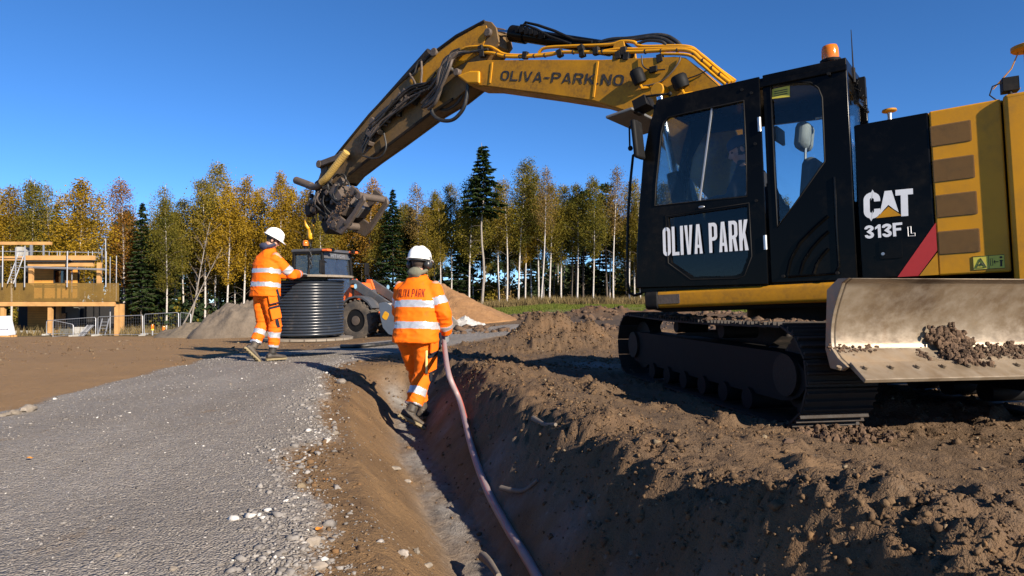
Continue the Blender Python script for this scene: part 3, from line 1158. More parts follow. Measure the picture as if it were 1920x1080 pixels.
# raised roof rim along the near edge and side louvre relief
rim = MB()
r0, r1 = locs([(1226, 196), (1588, 118)], YS)
rim.beam((r0[0], YS + 0.008, r0[1] - 0.03), (r1[0], YS + 0.008, r1[1] - 0.035), 0.024, 0.05, up=(0, 0, 1))
rim.build('roof_rim', M['black'], cabp, bevel=0.008)

# door
door_poly = [(x - 0.022, z) for x, z in cabo] + locs([(1425, 143), (1442, 531)], YS)
door_poly[0] = (door_poly[0][0], door_poly[0][1] + 0.004)
d = MB().prism([(x, z - 0.01 if i > 4 else z) for i, (x, z) in enumerate(door_poly)], YS + 0.001, YS + 0.03, holes=[door_win[::-1], door_low[::-1]])
door = d.build('door', M['black'], cabp, bevel=0.006)


def pane(poly, y, name, mat, parent, d=0.012):
    MB().prism(grow(poly, d), y, y + 0.005).build(name, mat, parent)


pane(door_win, YS + 0.006, 'window', M['glass'], cabp)
pane(door_low, YS + 0.006, 'window', M['glass_dark'], cabp)
pane(rear_win, YS - 0.035, 'window', M['glass'], cabp)
pane(far_win, YF + 0.02, 'window', M['glass'], cabp)
MB().box(((cab_rear_x + cabo[0][0]) / 2 + 0.12, YF + 0.03, zdeck + 1.1), (0.06, 0.04, 1.1)).build('window_post', M['black'], cabp)


def frame_tube(poly, y, r, name, mat, parent, grow_d=0.008):
    MB().tube([(x, y, z) for x, z in grow(poly, grow_d)], r, 6, closed=True).build(name, mat, parent, 60)


frame_tube(door_win, YS + 0.031, 0.007, 'window_seal', M['black_matt'], cabp, 0.004)
frame_tube(rear_win, YS + 0.001, 0.007, 'window_seal', M['black_matt'], cabp, 0.004)
frame_tube(grow(door_low, 0.03), YS + 0.030, 0.006, 'window_seal', M['black_matt'], cabp, 0.004)
# vertical divider of the sliding door window
a_, b_2 = L3(1335, 203, YS + 0.02), L3(1312, 376, YS + 0.02)
MB().beam(a_, b_2, 0.012, 0.016, up=(0, 1, 0)).build('window_divider', M['galv'], cabp)
# windscreen and rear glass
ws = MB()
for i in range(len(cabo) - 1):
    (xa, za2), (xb2, zb2) = cabo[i], cabo[i + 1]
    if za2 < zdeck + 0.2:
        continue
    ws.beam((xa - 0.03, (YF + YS) / 2, za2), (xb2 - 0.03, (YF + YS) / 2, zb2), YS - YF - 0.22, 0.006, up=(1, 0, 0.2))
ws.build('windscreen', M['glass'], cabp)
MB().box((xr_ + 0.03, (YF + YS) / 2, (zdeck + 0.55 + zr - 0.12) / 2), (0.006, YS - YF - 0.13, zr - 0.12 - zdeck - 0.55)).build('rear_window', M['glass'], cabp)
# hinges, handle, bolts
for px, py, l_ in ((1426, 235, 30), (1437, 455, 32)):
    x, z = loc(px, py, YS)
    MB().cyl((x, YS + 0.032, z - 0.06), (x, YS + 0.032, z + 0.06), 0.016, 10).build('hinge', M['steel'], cabp, 40)
x, z = loc(1318, 389, YS)
MB().ball((x, YS + 0.034, z), (0.03, 0.008, 0.014), 10, 6).build('door_latch', M['steel'], cabp, 60)
m = MB()
for px, py in ((1555, 140), (1411, 176), (1393, 170), (1470, 518), (1571, 512), (1420, 377), (1418, 271)):
    x, z = loc(px, py, YS)
    m.cyl((x, YS - 0.005, z), (x, YS + 0.038, z), 0.013, 10)
tag(m.build('bolts', M['black_matt'], cabp, 40), kind='stuff')
# pressed louvres low on the rear side panel
for k, pts in enumerate([[(1476, 515), (1482, 488), (1500, 455), (1530, 425), (1553, 405)], [(1500, 514), (1506, 492), (1522, 466), (1540, 446), (1554, 434)], [(1526, 513), (1531, 496), (1541, 480), (1554, 466)]]):
    MB().tube([(x, YS + 0.001, z) for x, z in locs(pts, YS)], 0.015, 6).build('louvre', M['black'], cabp, 60)
pts = [(1564, 332), (1568, 420), (1573, 500), (1566, 513), (1478, 519)]
MB().tube([(x, YS + 0.001, z) for x, z in locs(pts, YS)], 0.012, 6).build('panel_edge', M['black'], cabp, 60)
m = MB()
a_, b_2 = L3(1466, 163, YS), L3(1478, 178, YS)
y_ = YS - 0.024
q = locs([(1446, 166), (1479, 159), (1479, 180), (1446, 184)], YS)
MB().prism(q, YS - 0.029, YS - 0.025).build('warning_label', M['decal_yellow'], cabp)
m = MB()
for k in range(3):
    q = locs([(1450, 170 + k * 4), (1475, 165 + k * 4), (1475, 166.5 + k * 4), (1450, 171.5 + k * 4)], YS)
    m.prism(q, YS - 0.0245, YS - 0.023)
m.build('label_print', M['navy_text'], cabp)

# door lettering
def side_frame(px0, py0, px1, py1, y):
    """frame along the side plane from one photo pixel to another; u metres along, v metres up."""
    a = L3(px0, py0, y)
    b = L3(px1, py1, y)
    e = (b - a)
    Ln = e.length
    e.normalize()
    up = Vector((0, 0, 1))
    up = (up - e * up.dot(e)).normalized()
    return (lambda u, v, dd: a + e * u + up * v + Vector((0, dd, 0))), Ln


fr, Ln = side_frame(1244, 480.5, 1404, 469, YS + 0.031)
hgt = (L3(1404, 411, YS + .031) - L3(1404, 469, YS + .031)).length
text_mb('OLIVA PARK', fr, hgt, Ln, w=0.34, t=0.125, gap=0.06).build('lettering', M['white'], cabp)

# interior: seat, headrest, console, joysticks
m = MB()
sx_ = loc(1500, 300, 0.7)[0]
sb = Vector((sx_ - 0.02, 0.68, zdeck + 0.05))
m.box(sb + Vector((0.16, 0, 0.20)), (0.40, 0.44, 0.40))
m.prism([(0.0, 0), (0.14, 0.02), (0.06, 0.66), (-0.06, 0.66)], -0.24, 0.24)
o_ = len(m.v) - 8
m.v[o_:] = [tuple(Vector(p) + sb + Vector((-0.10, 0, 0.38))) for p in m.v[o_:]]
seat = m.build('seat', M['seat'], cabp, 40, bevel=0.05)
hp_ = L3(1508, 257, 0.68)
m = MB()
m.box(hp_, (0.12, 0.27, 0.24), Matrix.Rotation(R(-8), 3, 'Y'))
m.build('headrest', M['seat_grey'], cabp, 40, bevel=0.05)
MB().tube([hp_ + Vector((-0.02, 0.06, -0.1)), hp_ + Vector((-0.01, 0.06, -0.24))], 0.012, 6).build('headrest_post', M['steel'], cabp, 40)
g = hp_ + Vector((-0.24, -0.15, 0.05))
MB().tube([g + Vector((0.0, 0, -0.55)), g + Vector((-0.01, 0, 0.0)), g + Vector((0.01, 0, 0.1)), g + Vector((0.06, 0, 0.13)), g + Vector((0.16, 0.05, 0.12))], 0.017, 8).build('grab_rail', M['steel'], cabp, 50)
m = MB()
for yy in (0.36, 0.97):
    m.box((sx_ + 0.2, yy, zdeck + 0.45), (0.5, 0.13, 0.14))
    m.tube([(sx_ + 0.38, yy, zdeck + 0.5), (sx_ + 0.40, yy, zdeck + 0.68)], [0.02, 0.03], 8)
m.box((cabo[0][0] - 0.22, 0.36, zdeck + 0.85), (0.05, 0.2, 0.2))
m.box((cabo[0][0] - 0.3, 0.70, zdeck + 0.20), (0.2, 0.5, 0.25))
m.tube([(sx_ + 0.55, 0.9, zdeck + 0.2), (sx_ + 0.62, 0.85, zdeck + 0.75), (sx_ + 0.60, 0.78, zdeck + 0.78)], 0.018, 8)
m.build('console', M['black_matt'], cabp, 40, bevel=0.015)
q = L3(1462, 255, 0.5)
MB().box(q, (0.03, 0.26, 0.14)).build('sun_visor', M['seat'], cabp, bevel=0.01)

# roof things: amber beacon, aerial, coiled radio handset, front visor and light, mirror, handrail
bp = L3(1557, 113, 0.98)
bc = MB().lathe([(0.075, 0), (0.08, 0.02), (0.07, 0.024)], bp + Vector((0, 0, -0.02)), n=24).build('beacon', M['black_matt'], exc, 40)
MB().lathe([(0.062, 0.0), (0.066, 0.02), (0.064, 0.085), (0.056, 0.112), (0.03, 0.122), (0.0, 0.124)], bp + Vector((0, 0, 0.004)), n=24).build('beacon_lens', M['amber'], bc, 60)
ap = L3(1601, 150, 0.85)
m = MB()
m.tube([ap, ap + Vector((0, 0, 0.14)), ap + Vector((0.0, 0, 0.42))], [0.008, 0.006, 0.003], 6)
m.lathe([(0.015, -0.02), (0.015, 0.1)], ap, n=8)
m.build('aerial', M['black_matt'], exc, 50)
m = MB()
hs = L3(1617, 165, 0.75)
m.box(hs, (0.05, 0.06, 0.17))
m.box(hs + Vector((0.05, 0, -0.02)), (0.04, 0.05, 0.2))
path = []
for i in range(110):
    f = i / 109
    a = i * 0.9
    base = hs + Vector((0.07 - 0.10 * math.sin(f * 3.0), 0.03, 0.14 - 0.36 * math.sin(f * math.pi) * (1 if f < 0.5 else 0.98) * 1.0))
    path.append(base + Vector((0.014 * math.cos(a), 0.014 * math.sin(a), 0)))
m.tube(path, 0.004, 4)
m.build('radio_handset', M['black_matt'], exc, 50)
x0, z0 = loc(1170, 232, 0.9)
v0 = L3(1172, 236, 0.72)
v1 = L3(1212, 222, 0.72)
m = MB()
m.beam(v0, v1 + Vector((-0.05, 0, 0.0)), YS - YF - 0.1, 0.03, up=(0, 0, 1))
m.build('rain_visor', M['grey_paint'], exc, bevel=0.01)
m = MB()
lp = L3(1207, 196, 1.0)
m.box(lp, (0.14, 0.2, 0.10), Matrix.Rotation(R(15), 3, 'Y'))
m.box(lp + Vector((0.06, 0.0, -0.06)), (0.05, 0.12, 0.05))
m.tube([lp + Vector((-0.02, 0.08, 0.05)), L3(1230, 178, 1.05), L3(1256, 176, 1.05)], 0.012, 6)
m.ball(L3(1256, 176, 1.05), 0.022, 8, 6)
m.build('work_light', M['black_matt'], exc, 40, bevel=0.01)
mp = L3(1196, 262, 1.28)
m = MB()
m.box(mp, (0.05, 0.17, 0.36), Matrix.Rotation(R(4), 3, 'Y'))
mir = m.build('mirror', M['black_matt'], exc, 40, bevel=0.02)
m = MB()
m.tube([L3(1181, 281, 1.25), L3(1180, 240, 1.25), L3(1184, 232, 1.25), L3(1203, 240, 1.2)], 0.009, 8)
m.ball(L3(1182, 278, 1.25), 0.025, 8, 6)
m.tube([L3(1188, 262, 1.25), L3(1188, 240, 1.25)], 0.007, 6)
m.build('mirror_arm', M['black_matt'], mir, 50)
hr = [(1207, 275), (1187, 292), (1182, 340), (1178, 400), (1176, 470), (1177, 530), (1181, 550), (1190, 554), (1204, 550)]
MB().tube([L3(px, py, 1.10) for px, py in hr], 0.014, 8).build('handrail', M['black'], exc, 50)

# ---- engine housing
top_l, top_m, top_r = loc(1602, 232, YS), loc(1741, 209, YS), loc(1880, 188, YS)
bot_l, bot_m, bot_r = loc(1610, 524, YS), loc(1756, 519, YS), loc(1886, 512, YS)
zt = (top_l[1] + top_r[1]) / 2
zb2 = (bot_l[1] + bot_r[1]) / 2
xl_, xm_, xr2 = cab_rear_x - 0.03, top_m[0], top_r[0]
MB().prism([(xl_, zb2), (xl_, zt - 0.02), (xr2, zt - 0.02), (xr2, zb2)], -1.12, YS - 0.035).build('engine_housing', M['black_matt'], exc, bevel=0.02)
MB().prism([(xl_ - 0.002, zb2 + .002), (xl_ - 0.002, zt), (xm_ + 0.004, zt), (xm_ + 0.004, zb2 + .002)], YS - 0.033, YS).build('side_panel', M['black'], exc, bevel=0.012)['label'] = 'black side panel with white lettering'
pnl = MB().prism([(xm_ - 0.001, zb2 + .002), (xm_ - 0.001, zt + .003), (xr2 + 0.012, zt + .003), (xr2 + 0.012, zb2 + .002)], YS - 0.033, YS).build('side_panel', M['yellow'], exc, bevel=0.012)
pnl['label'] = 'yellow side panel with four brown grilles'
MB().prism([(xl_, zt - 0.018), (xl_, zt + 0.0), (xr2, zt + 0.0), (xr2, zt - 0.018)], -1.1, YS - 0.037).build('hood', M['yellow'], exc, bevel=0.005)
for k, (xa, ya, xb_, yb) in enumerate([(1743, 231, 1820, 272), (1748, 295, 1826, 340), (1754, 362, 1831, 407), (1758, 431, 1836, 477)]):
    p = locs([(xa, (ya + 4)), (xb_, ya - 4), (xb_ + 3, yb - 7), (xa + 2, yb + 3)], YS)
    xs_ = (p[0][0] + p[3][0]) / 2, (p[1][0] + p[2][0]) / 2
    zs_ = (p[0][1] + p[1][1]) / 2, (p[2][1] + p[3][1]) / 2
    MB().prism(rrect(min(xs_), min(zs_), max(xs_), max(zs_), 0.010, 3), YS - 0.002, YS + 0.002).build('grille', M['grille'], exc)
    gl_ = bpy.data.objects['grille' + ('.%03d' % k if k else '')]
    m = MB()
    for q_ in range(22):
        zq = min(zs_) + 0.008 + (max(zs_) - min(zs_) - 0.016) * q_ / 21
        m.box(((min(xs_) + max(xs_)) / 2, YS + 0.0035, zq), (max(xs_) - min(xs_) - 0.012, 0.005, 0.0045))
    tag(m.build('slats', M['grille_bar'], gl_), kind='stuff')
# red stripe
q = [(loc(1683, 519, YS)[0], zb2 + 0.008), (loc(1722, 519, YS)[0], zb2 + 0.008), (xm_ - 0.002, loc(1752, 470, YS)[1]), (xm_ - 0.002, loc(1752, 418, YS)[1])]
MB().prism(q, YS + 0.0005, YS + 0.003).build('red_stripe', M['red'], exc)
q = [(loc(1724, 519, YS)[0], zb2 + 0.008), (xm_ - 0.002, zb2 + 0.008), (xm_ - 0.002, loc(1752, 474, YS)[1])]
MB().prism(q, YS + 0.0005, YS + 0.003).build('yellow_corner', M['yellow'], exc)
# CAT lettering with its triangle, model number, maintenance flap, warning sticker
fr, Ln = side_frame(1620, 411, 1713, 404, YS + 0.001)
hgt = (L3(1670, 357, YS) - L3(1670, 407, YS)).length
sh = MB()
def put(ch, x0, ww, t, hh_=1.0):
    o, hs_ = glyph(ch, 1.0 * ww, t)
    flat_shape(sh, o, hs_, lambda a, b: fr((a + x0) * hgt, b * hgt * hh_, 0.003))
tot = Ln / hgt
cw = tot * 0.345
put('C', 0, cw, 0.21)
put('T', tot * 0.655, tot * 0.345, 0.23)
aw = tot * 0.42
ax = tot * 0.30
# the A stands over the triangle, so only its upper wedge shows
o = [(ax + aw * 0.05, 0.10), (ax + aw * 0.33, 1.0), (ax + aw * 0.67, 1.0), (ax + aw * 0.98, 0.16), (ax + aw * 0.74, 0.30), (ax + aw * 0.5, 0.47), (ax + aw * 0.3, 0.32)]
sh.add([fr(p[0] * hgt, p[1] * hgt, 0.003) for p in o], [tuple(range(len(o)))])
sh.build('maker_lettering', M['white'], exc)
q = [(ax - aw * 0.12, 0.0), (ax + aw * 1.12, 0.03), (ax + aw * 0.5, 0.40)]
MB().add([fr(p[0] * hgt, p[1] * hgt, 0.0045) for p in q], [(0, 1, 2)]).build('maker_triangle', M['yellow'], exc)
fr2, Ln2 = side_frame(1622, 448, 1693, 442, YS + 0.001)
h2 = (L3(1660, 420, YS) - L3(1660, 445, YS)).length
text_mb('313F', fr2, h2, Ln2, w=0.62, t=0.20, gap=0.08).build('model_lettering', M['white'], exc)
fr3, Ln3 = side_frame(1703, 443, 1716, 442, YS + 0.001)
h3 = (L3(1710, 424, YS) - L3(1710, 442, YS)).length
ol, _ = glyph('L', 0.75, 0.3)
ol2 = [(p[0] * Ln3 / 0.68, p[1] * h3) for p in ol]
c_ = MEAN(ol2)
m = MB()
pp = [fr3(p[0], p[1], 0.003) for p in ol2]
m.tube(pp, 0.0028, 4, closed=True)
m.build('model_lettering', M['white'], exc)
q = locs([(1648, 452), (1692, 449), (1692, 484), (1649, 486)], YS)
xs_ = sorted(p[0] for p in q)
zs_ = sorted(p[1] for p in q)
X0, X1, Z0, Z1 = (xs_[0] + xs_[1]) / 2, (xs_[2] + xs_[3]) / 2, (zs_[0] + zs_[1]) / 2, (zs_[2] + zs_[3]) / 2
fl = MB().prism(rrect(X0, Z0, X1, Z1, 0.015, 3), YS - 0.001, YS + 0.006).build('access_flap', M['black'], exc, bevel=0.002)
x, z = loc(1656, 476, YS)
MB().cyl((x, YS, z), (x, YS + 0.012, z), 0.012, 12).build('lock', M['steel'], fl, 40)
q = locs([(1824, 480), (1890, 477), (1890, 503), (1825, 506)], YS)
xs_ = sorted(p[0] for p in q)
zs_ = sorted(p[1] for p in q)
X0, X1, Z0, Z1 = xs_[0] + 0.02, (xs_[2] + xs_[3]) / 2, (zs_[0] + zs_[1]) / 2, (zs_[2] + zs_[3]) / 2
st = MB().prism([(X0, Z0), (X1, Z0), (X1, Z1), (X0, Z1)], YS + 0.0005, YS + 0.002).build('warning_sticker', M['decal_yellow'], exc)
m = MB()
W_, H_ = X1 - X0, Z1 - Z0
yd = YS + 0.003
def sp(u, v): return (X1 - u * W_, yd, Z0 + v * H_)       # u runs left to right in view
def line(pts, r=0.002, closed=False): m.tube([sp(*p) for p in pts], r, 4, closed=closed)
line([(0.01, 0.02), (0.99, 0.02), (0.99, 0.98), (0.01, 0.98)], 0.0018, True)
line([(0.5, 0.02), (0.5, 0.98)], 0.0015)
line([(0.10, 0.15), (0.42, 0.15), (0.26, 0.82)], 0.003, True)
line([(0.20, 0.28), (0.26, 0.45), (0.33, 0.30)], 0.004)
line([(0.55, 0.25), (0.62, 0.25), (0.62, 0.75), (0.55, 0.75)], 0.0015, True)
line([(0.66, 0.5), (0.80, 0.5)], 0.003)
line([(0.70, 0.62), (0.66, 0.5), (0.70, 0.38)], 0.002)
line([(0.88, 0.15), (0.89, 0.6)], 0.006)
line([(0.84, 0.58), (0.94, 0.58)], 0.004)
m.ball(sp(0.89, 0.80), 0.008, 8, 6)
m.build('sticker_print', M['navy_text'], st)
# counterweight, standing a little proud of the panels
m = MB()
xw = xr2 + 0.0
pl = [(xw, -1.18)] + [(xw - 0.62, -1.18)] + arc(xw - 0.62, -0.75, 0.30, 0.43, 270, 180, 5)[1:] + arc(xw - 0.62, 0.75, 0.30, 0.44, 180, 90, 6) + [(xw, 1.19)]
m.prism(pl, zb2 - 0.10, zt + 0.02, axis='z')
cwt = m.build('counterweight', M['yellow'], exc, 40, bevel=0.03, seg=3)
# mast lights and aerials behind
wl = L3(1893, 160, 0.9)
m = MB()
m.box(wl, (0.10, 0.10, 0.10), Matrix.Rotation(R(10), 3, 'Z'))
m.tube([wl + Vector((0, 0.03, -0.05)), wl + Vector((0, 0.03, -0.12))], 0.014, 8)
m.tube([wl + Vector((0, -0.03, -0.05)), wl + Vector((0, -0.03, -0.12))], 0.014, 8)
ca = [wl + Vector((0.03, 0.05, 0.02)), wl + Vector((0.10, 0.06, 0.0)), wl + Vector((0.12, 0.06, -0.06)), wl + Vector((0.06, 0.06, -0.13))]
m.tube(ca, 0.006, 5)
wo = m.build('rear_light', M['black_matt'], exc, 40, bevel=0.01)
MB().box(wl + Vector((-0.053, 0, 0)), (0.008, 0.085, 0.085), Matrix.Rotation(R(10), 3, 'Z')).build('lens', M['mirror'], wo)
ms = L3(1925, 95, 0.55)
m = MB()
m.lathe([(0.09, 0), (0.10, 0.01), (0.10, 0.035), (0.06, 0.05)], ms, n=20)
m.tube([ms, ms + Vector((0, 0, -0.5))], 0.02, 8)
m.tube([ms + Vector((0.05, 0, 0)), ms + Vector((0.1, 0.02, -0.12)), ms + Vector((0.22, 0.02, -0.25))], 0.005, 5)
m.build('satellite_antenna', M['yellow_dirty'], exc, 40)
gp = L3(1668, 216, 0.3)
m = MB()
m.lathe([(0.025, 0.02), (0.055, 0.03), (0.06, 0.035), (0.055, 0.05), (0.02, 0.055)], gp, n=20)
m.build('satellite_antenna', M['yellow_dirty'], exc, 40)
MB().lathe([(0.025, -0.06), (0.016, -0.02), (0.02, 0.02)], gp, n=14).build('antenna_foot', M['steel'], exc, 40)

# ---- boom
YB = 0.21
side = locs([(859, 144), (877, 117), (909, 113), (1000, 112), (1129, 112), (1264, 106), (1285, 108), (1310, 127), (1345, 158)], YB)
foot = [(0.42, 1.62), (0.28, 1.46), (0.16, 1.44)]
low = locs([(1187, 211), (1113, 188), (1030, 176), (909, 160), (880, 160)], YB)
boom_poly = side + [(0.34, 1.78), (0.22, 1.62), (0.18, 1.48), (0.30, 1.36), (0.46, 1.42)] + low
bm_ = MB()
bm_.prism(boom_poly, YB - 0.035, YB)
bm_.prism(boom_poly, -YB, -YB + 0.035)
inner = [tuple(MEAN(boom_poly) + (Vector(p) - MEAN(boom_poly)) * 1.0) for p in boom_poly]
boom = bm_.build('boom', M['yellow_dirty'], exc, bevel=0.004)


def skin_strip(pts, half, th=0.02):
    mb = MB()
    for i in range(len(pts) - 1):
        a, b = Vector((pts[i][0], 0, pts[i][1])), Vector((pts[i + 1][0], 0, pts[i + 1][1]))
        mb.beam(a, b, 2 * half, th, up=(0, 0, 1) if abs((b - a).normalized().z) < 0.9 else (1, 0, 0))
    return mb


inset = lambda P, d: [tuple(Vector(p) + (MEAN(boom_poly) - Vector(p)).normalized() * d) for p in P]
skin_strip(inset(side[1:], 0.02), YB - 0.036).build('boom_top_plate', M['yellow_dirty'], boom)
skin_strip(inset([(0.46, 1.42)] + low, 0.02), YB - 0.036).build('boom_bottom_plate', M['yellow_dirty'], boom)
# weld ribs and the cast tip fork
for px, py0, py1 in ((923, 114, 159), (1121, 112, 186)):
    a_, b_2 = L3(px, py0, YB), L3(px - (4 if px < 1000 else 8), py1, YB)
    MB().beam(a_ + Vector((0, 0.004, -0.02)), b_2 + Vector((0, 0.004, 0.02)), 0.03, 0.012, up=(0, 1, 0)).build('weld_rib', M['yellow'], boom, bevel=0.004)
q = locs([(860, 143), (884, 134), (902, 134), (902, 158), (880, 158)], YB)
MB().prism(q, YB + 0.001, YB + 0.045).build('tip_casting', M['yellow'], boom, bevel=0.02)
fr, Ln = side_frame(937, 153, 1169, 162, YB + 0.001)
fr, Ln = side_frame(938, 150.5, 1168, 161, YB + 0.001)
hgt = (L3(1050, 137, YB) - L3(1050, 156, YB)).length
text_mb('OLIVA-PARK.NO', fr, hgt, Ln, w=0.78, t=0.17, gap=0.15).build('lettering', M['navy_text'], boom)
# boom lift cylinders each side, from the frame to mid boom
for sy in (-1, 1):
    a_ = Vector((1.05, sy * 0.33, 1.05))
    b_2 = L3(1235, 170, sy * 0.33)
    mid = a_.lerp(b_2, 0.58)
    cyl = MB().cyl(a_, mid, 0.075, 20).build('lift_cylinder', M['black_matt'], exc, 40)
    MB().cyl(mid, b_2, 0.04, 16).build('piston_rod', M['chrome'], cyl, 40)
    MB().cyl(b_2 + Vector((0, -sy * 0.12, 0)), b_2 + Vector((0, sy * 0.05, 0)), 0.075, 20).build('pin_boss', M['yellow_dirty'], cyl, 40, bevel=0.008)

# ---- stick
YT = 0.155
stick_px = [(905, 38), (921, 41), (930, 52), (935, 78), (905, 120), (884, 160), (852, 186), (807, 213), (734, 268), (687, 302), (655, 327), (640, 345), (602, 341), (601, 314), (629, 293), (693, 215), (745, 160), (806, 104), (856, 67)]
stick_poly = locs(stick_px, YT)
m = MB()
m.prism(stick_poly, YT - 0.03, YT)
m.prism(stick_poly, -YT, -YT + 0.03)
core = [tuple(MEAN(stick_poly) + (Vector(p) - MEAN(stick_poly)) * 0.965) for p in stick_poly]
m.prism(core, -YT + 0.031, YT - 0.031)
stick = m.build('stick', M['stick_paint'], exc, bevel=0.006)
# raised yellow cheek plate on the stick's upper end and its grimy edge flanges
cheek = locs([(898, 50), (913, 48), (916, 60), (902, 100), (864, 122), (830, 140), (800, 168), (776, 172), (768, 152), (812, 108), (858, 73)], YT)
MB().prism(cheek, YT + 0.001, YT + 0.016).build('cheek_plate', M['yellow_dirty'], stick, bevel=0.006)
low_pl = locs([(806, 110), (745, 166), (700, 216), (720, 240), (812, 175), (835, 150)], YT)
for sy in (1,):
    edge = [L3(px, py, YT) for px, py in ((909, 40), (856, 68), (806, 105), (745, 161), (693, 216), (629, 294), (602, 315))]
    MB().tube([p + Vector((0, 0.005, 0)) for p in edge], 0.022, 6).build('edge_flange', M['grimy'], stick, 50)
    edge = [L3(px, py, YT) for px, py in ((850, 186), (807, 213), (734, 268), (687, 302), (655, 327))]
    MB().tube([p + Vector((0, 0.005, 0)) for p in edge], 0.022, 6).build('edge_flange', M['grimy'], stick, 50)
# pins
for nm, px, py, r, ly in (('boom_pin', 865, 139, 0.05, 0.27), ('tail_pin', 917, 62, 0.055, 0.20), ('link_pin', 646, 292, 0.06, 0.24), ('side_pin', 816, 99, 0.06, 0.20)):
    x, z = loc(px, py, YT)
    MB().cyl((x, -ly, z), (x, ly, z), r, 20).build(nm, M['mudsteel'], stick, 40, bevel=0.01)
x, z = loc(850, 131, YT)
MB().cyl((x, -0.24, z), (x, 0.25, z), 0.028, 14).build('grease_pin', M['steel'], stick, 40)

# stick cylinder on top of the boom
rod0, rod1 = L3(917, 62, 0), L3(966, 62, 0)
c0, c1 = L3(962, 63, 0), L3(1145, 92, 0)
rodv = (c1 - c0).normalized()
cyl = MB()
cyl.cyl(c0 + rodv * 0.05, c1, 0.085, 24)
cyl.cyl(c0 - rodv * 0.02, c0 + rodv * 0.22, 0.105, 24)
cyl.cyl(c1 + rodv * 0.0, c1 + rodv * 0.14, 0.07, 20)
cyl.cyl(c1 + rodv * 0.2 + Vector((0, -0.1, 0)), c1 + rodv * 0.2 + Vector((0, 0.1, 0)), 0.08, 20)
sc_ = cyl.build('stick_cylinder', M['black'], exc, 40, bevel=0.006)
MB().cyl(rod0, c0, 0.045, 20).build('piston_rod', M['chrome'], sc_, 40)
MB().cyl(rod0 + Vector((0, -0.1, 0)), rod0 + Vector((0, 0.1, 0)), 0.085, 20).build('rod_eye', M['mudsteel'], sc_, 40, bevel=0.01)
m = MB()
rs = random.Random(3)
for k in range(6):
    p = L3(972 + k * 9, 55 + k * 2.2, 0.1)
    m.box(p, (0.06, 0.09, 0.07), Matrix.Rotation(rs.uniform(-0.5, 0.5), 3, 'X'))
m.tube([L3(980, 50, 0.1), L3(986, 42, 0.1), L3(1008, 47, 0.1), L3(1040, 58, 0.1), L3(1075, 74, 0.1), L3(1110, 78, 0.1)], 0.018, 7)
m.tube([L3(976, 48, 0.13), L3(985, 47, 0.13), L3(1005, 54, 0.13), L3(1030, 68, 0.13), L3(1070, 82, 0.12)], 0.016, 7)
m.build('hose_fitting', M['black_matt'], sc_, 45)
m = MB()
b0_, b1_ = c1 + rodv * 0.2, L3(1178, 104, 0)
for sy in (-1, 1):
    m.prism([(b0_.x - 0.1, b0_.z - 0.28), (b0_.x + 0.12, b0_.z - 0.28), (b0_.x + 0.07, b0_.z + 0.06), (b0_.x - 0.06, b0_.z + 0.06)], sy * 0.11, sy * 0.15)
m.build('cylinder_bracket', M['yellow_dirty'], boom, bevel=0.006)


def smooth_path(pts, n=6):
    """Catmull-Rom through points."""
    P = [Vector(p) for p in pts]
    P = [P[0] * 2 - P[1]] + P + [P[-1] * 2 - P[-2]]
    out = []
    for i in range(1, len(P) - 2):
        for k in range(n):
            t = k / n
            a, b, c, d_ = P[i - 1], P[i], P[i + 1], P[i + 2]
            out.append(0.5 * ((2 * b) + (c - a) * t + (2 * a - 5 * b + 4 * c - d_) * t * t + (3 * b - a - 3 * c + d_) * t ** 3))
    out.append(P[-2])
    return out


def hose(pts, y, r, name='hose', mat='rubber', parent=None, n=5):
    P = [L3(p[0], p[1], p[2] if len(p) > 2 else y) for p in pts]
    return MB().tube(smooth_path(P, n), r, 8).build(name, M[mat], parent or boom, 60)


# steel hydraulic lines along the boom, black hoses over the top
hose([(1010, 99), (1022, 90), (1060, 87), (1140, 84), (1165, 78), (1188, 79), (1205, 87), (1285, 87), (1312, 101), (1345, 128), (1378, 152)], 0.12, 0.020, 'hydraulic_line', 'yellow')
hose([(868, 92), (880, 88), (915, 87), (930, 93), (942, 100), (960, 103), (1000, 103), (1040, 99)], 0.17, 0.018, 'hydraulic_line', 'yellow')
hose([(905, 98), (925, 100), (950, 106), (990, 106), (1030, 103), (1055, 98), (1120, 98), (1200, 97), (1285, 94), (1315, 112), (1345, 137), (1368, 155)], 0.19, 0.021, 'hydraulic_line', 'yellow')
hose([(1130, 96), (1160, 92), (1200, 92), (1290, 91), (1318, 106), (1350, 133), (1374, 154)], 0.16, 0.018, 'hydraulic_line', 'yellow')
hose([(1240, 101), (1290, 103), (1312, 118), (1340, 142), (1360, 158)], 0.205, 0.016, 'hydraulic_line', 'yellow')
hose([(1090, 92), (1140, 75), (1180, 72), (1225, 66), (1250, 68), (1268, 78), (1276, 86)], 0.05, 0.024)
hose([(1085, 96), (1140, 82), (1180, 76), (1220, 70), (1245, 74), (1262, 84)], 0.1, 0.022)
hose([(1120, 84), (1160, 74), (1200, 70), (1232, 71), (1258, 82)], 0.0, 0.022)
hose([(1196, 82), (1215, 76), (1240, 78), (1250, 86)], 0.12, 0.018)
m = MB()
rs = random.Random(11)
for px, py in ((905, 101), (902, 92), (1090, 92), (1118, 96), (1170, 96), (1092, 100), (1175, 106), (1160, 104), (1238, 110), (1050, 100), (985, 104)):
    MB().box(L3(px, py, 0.19), (0.07, 0.06, 0.09), Matrix.Rotation(rs.uniform(-0.3, 0.3), 3, 'Y')).build('pipe_clamp', M['grimy'], boom, bevel=0.006)
m = MB()        # cable ties round the lines
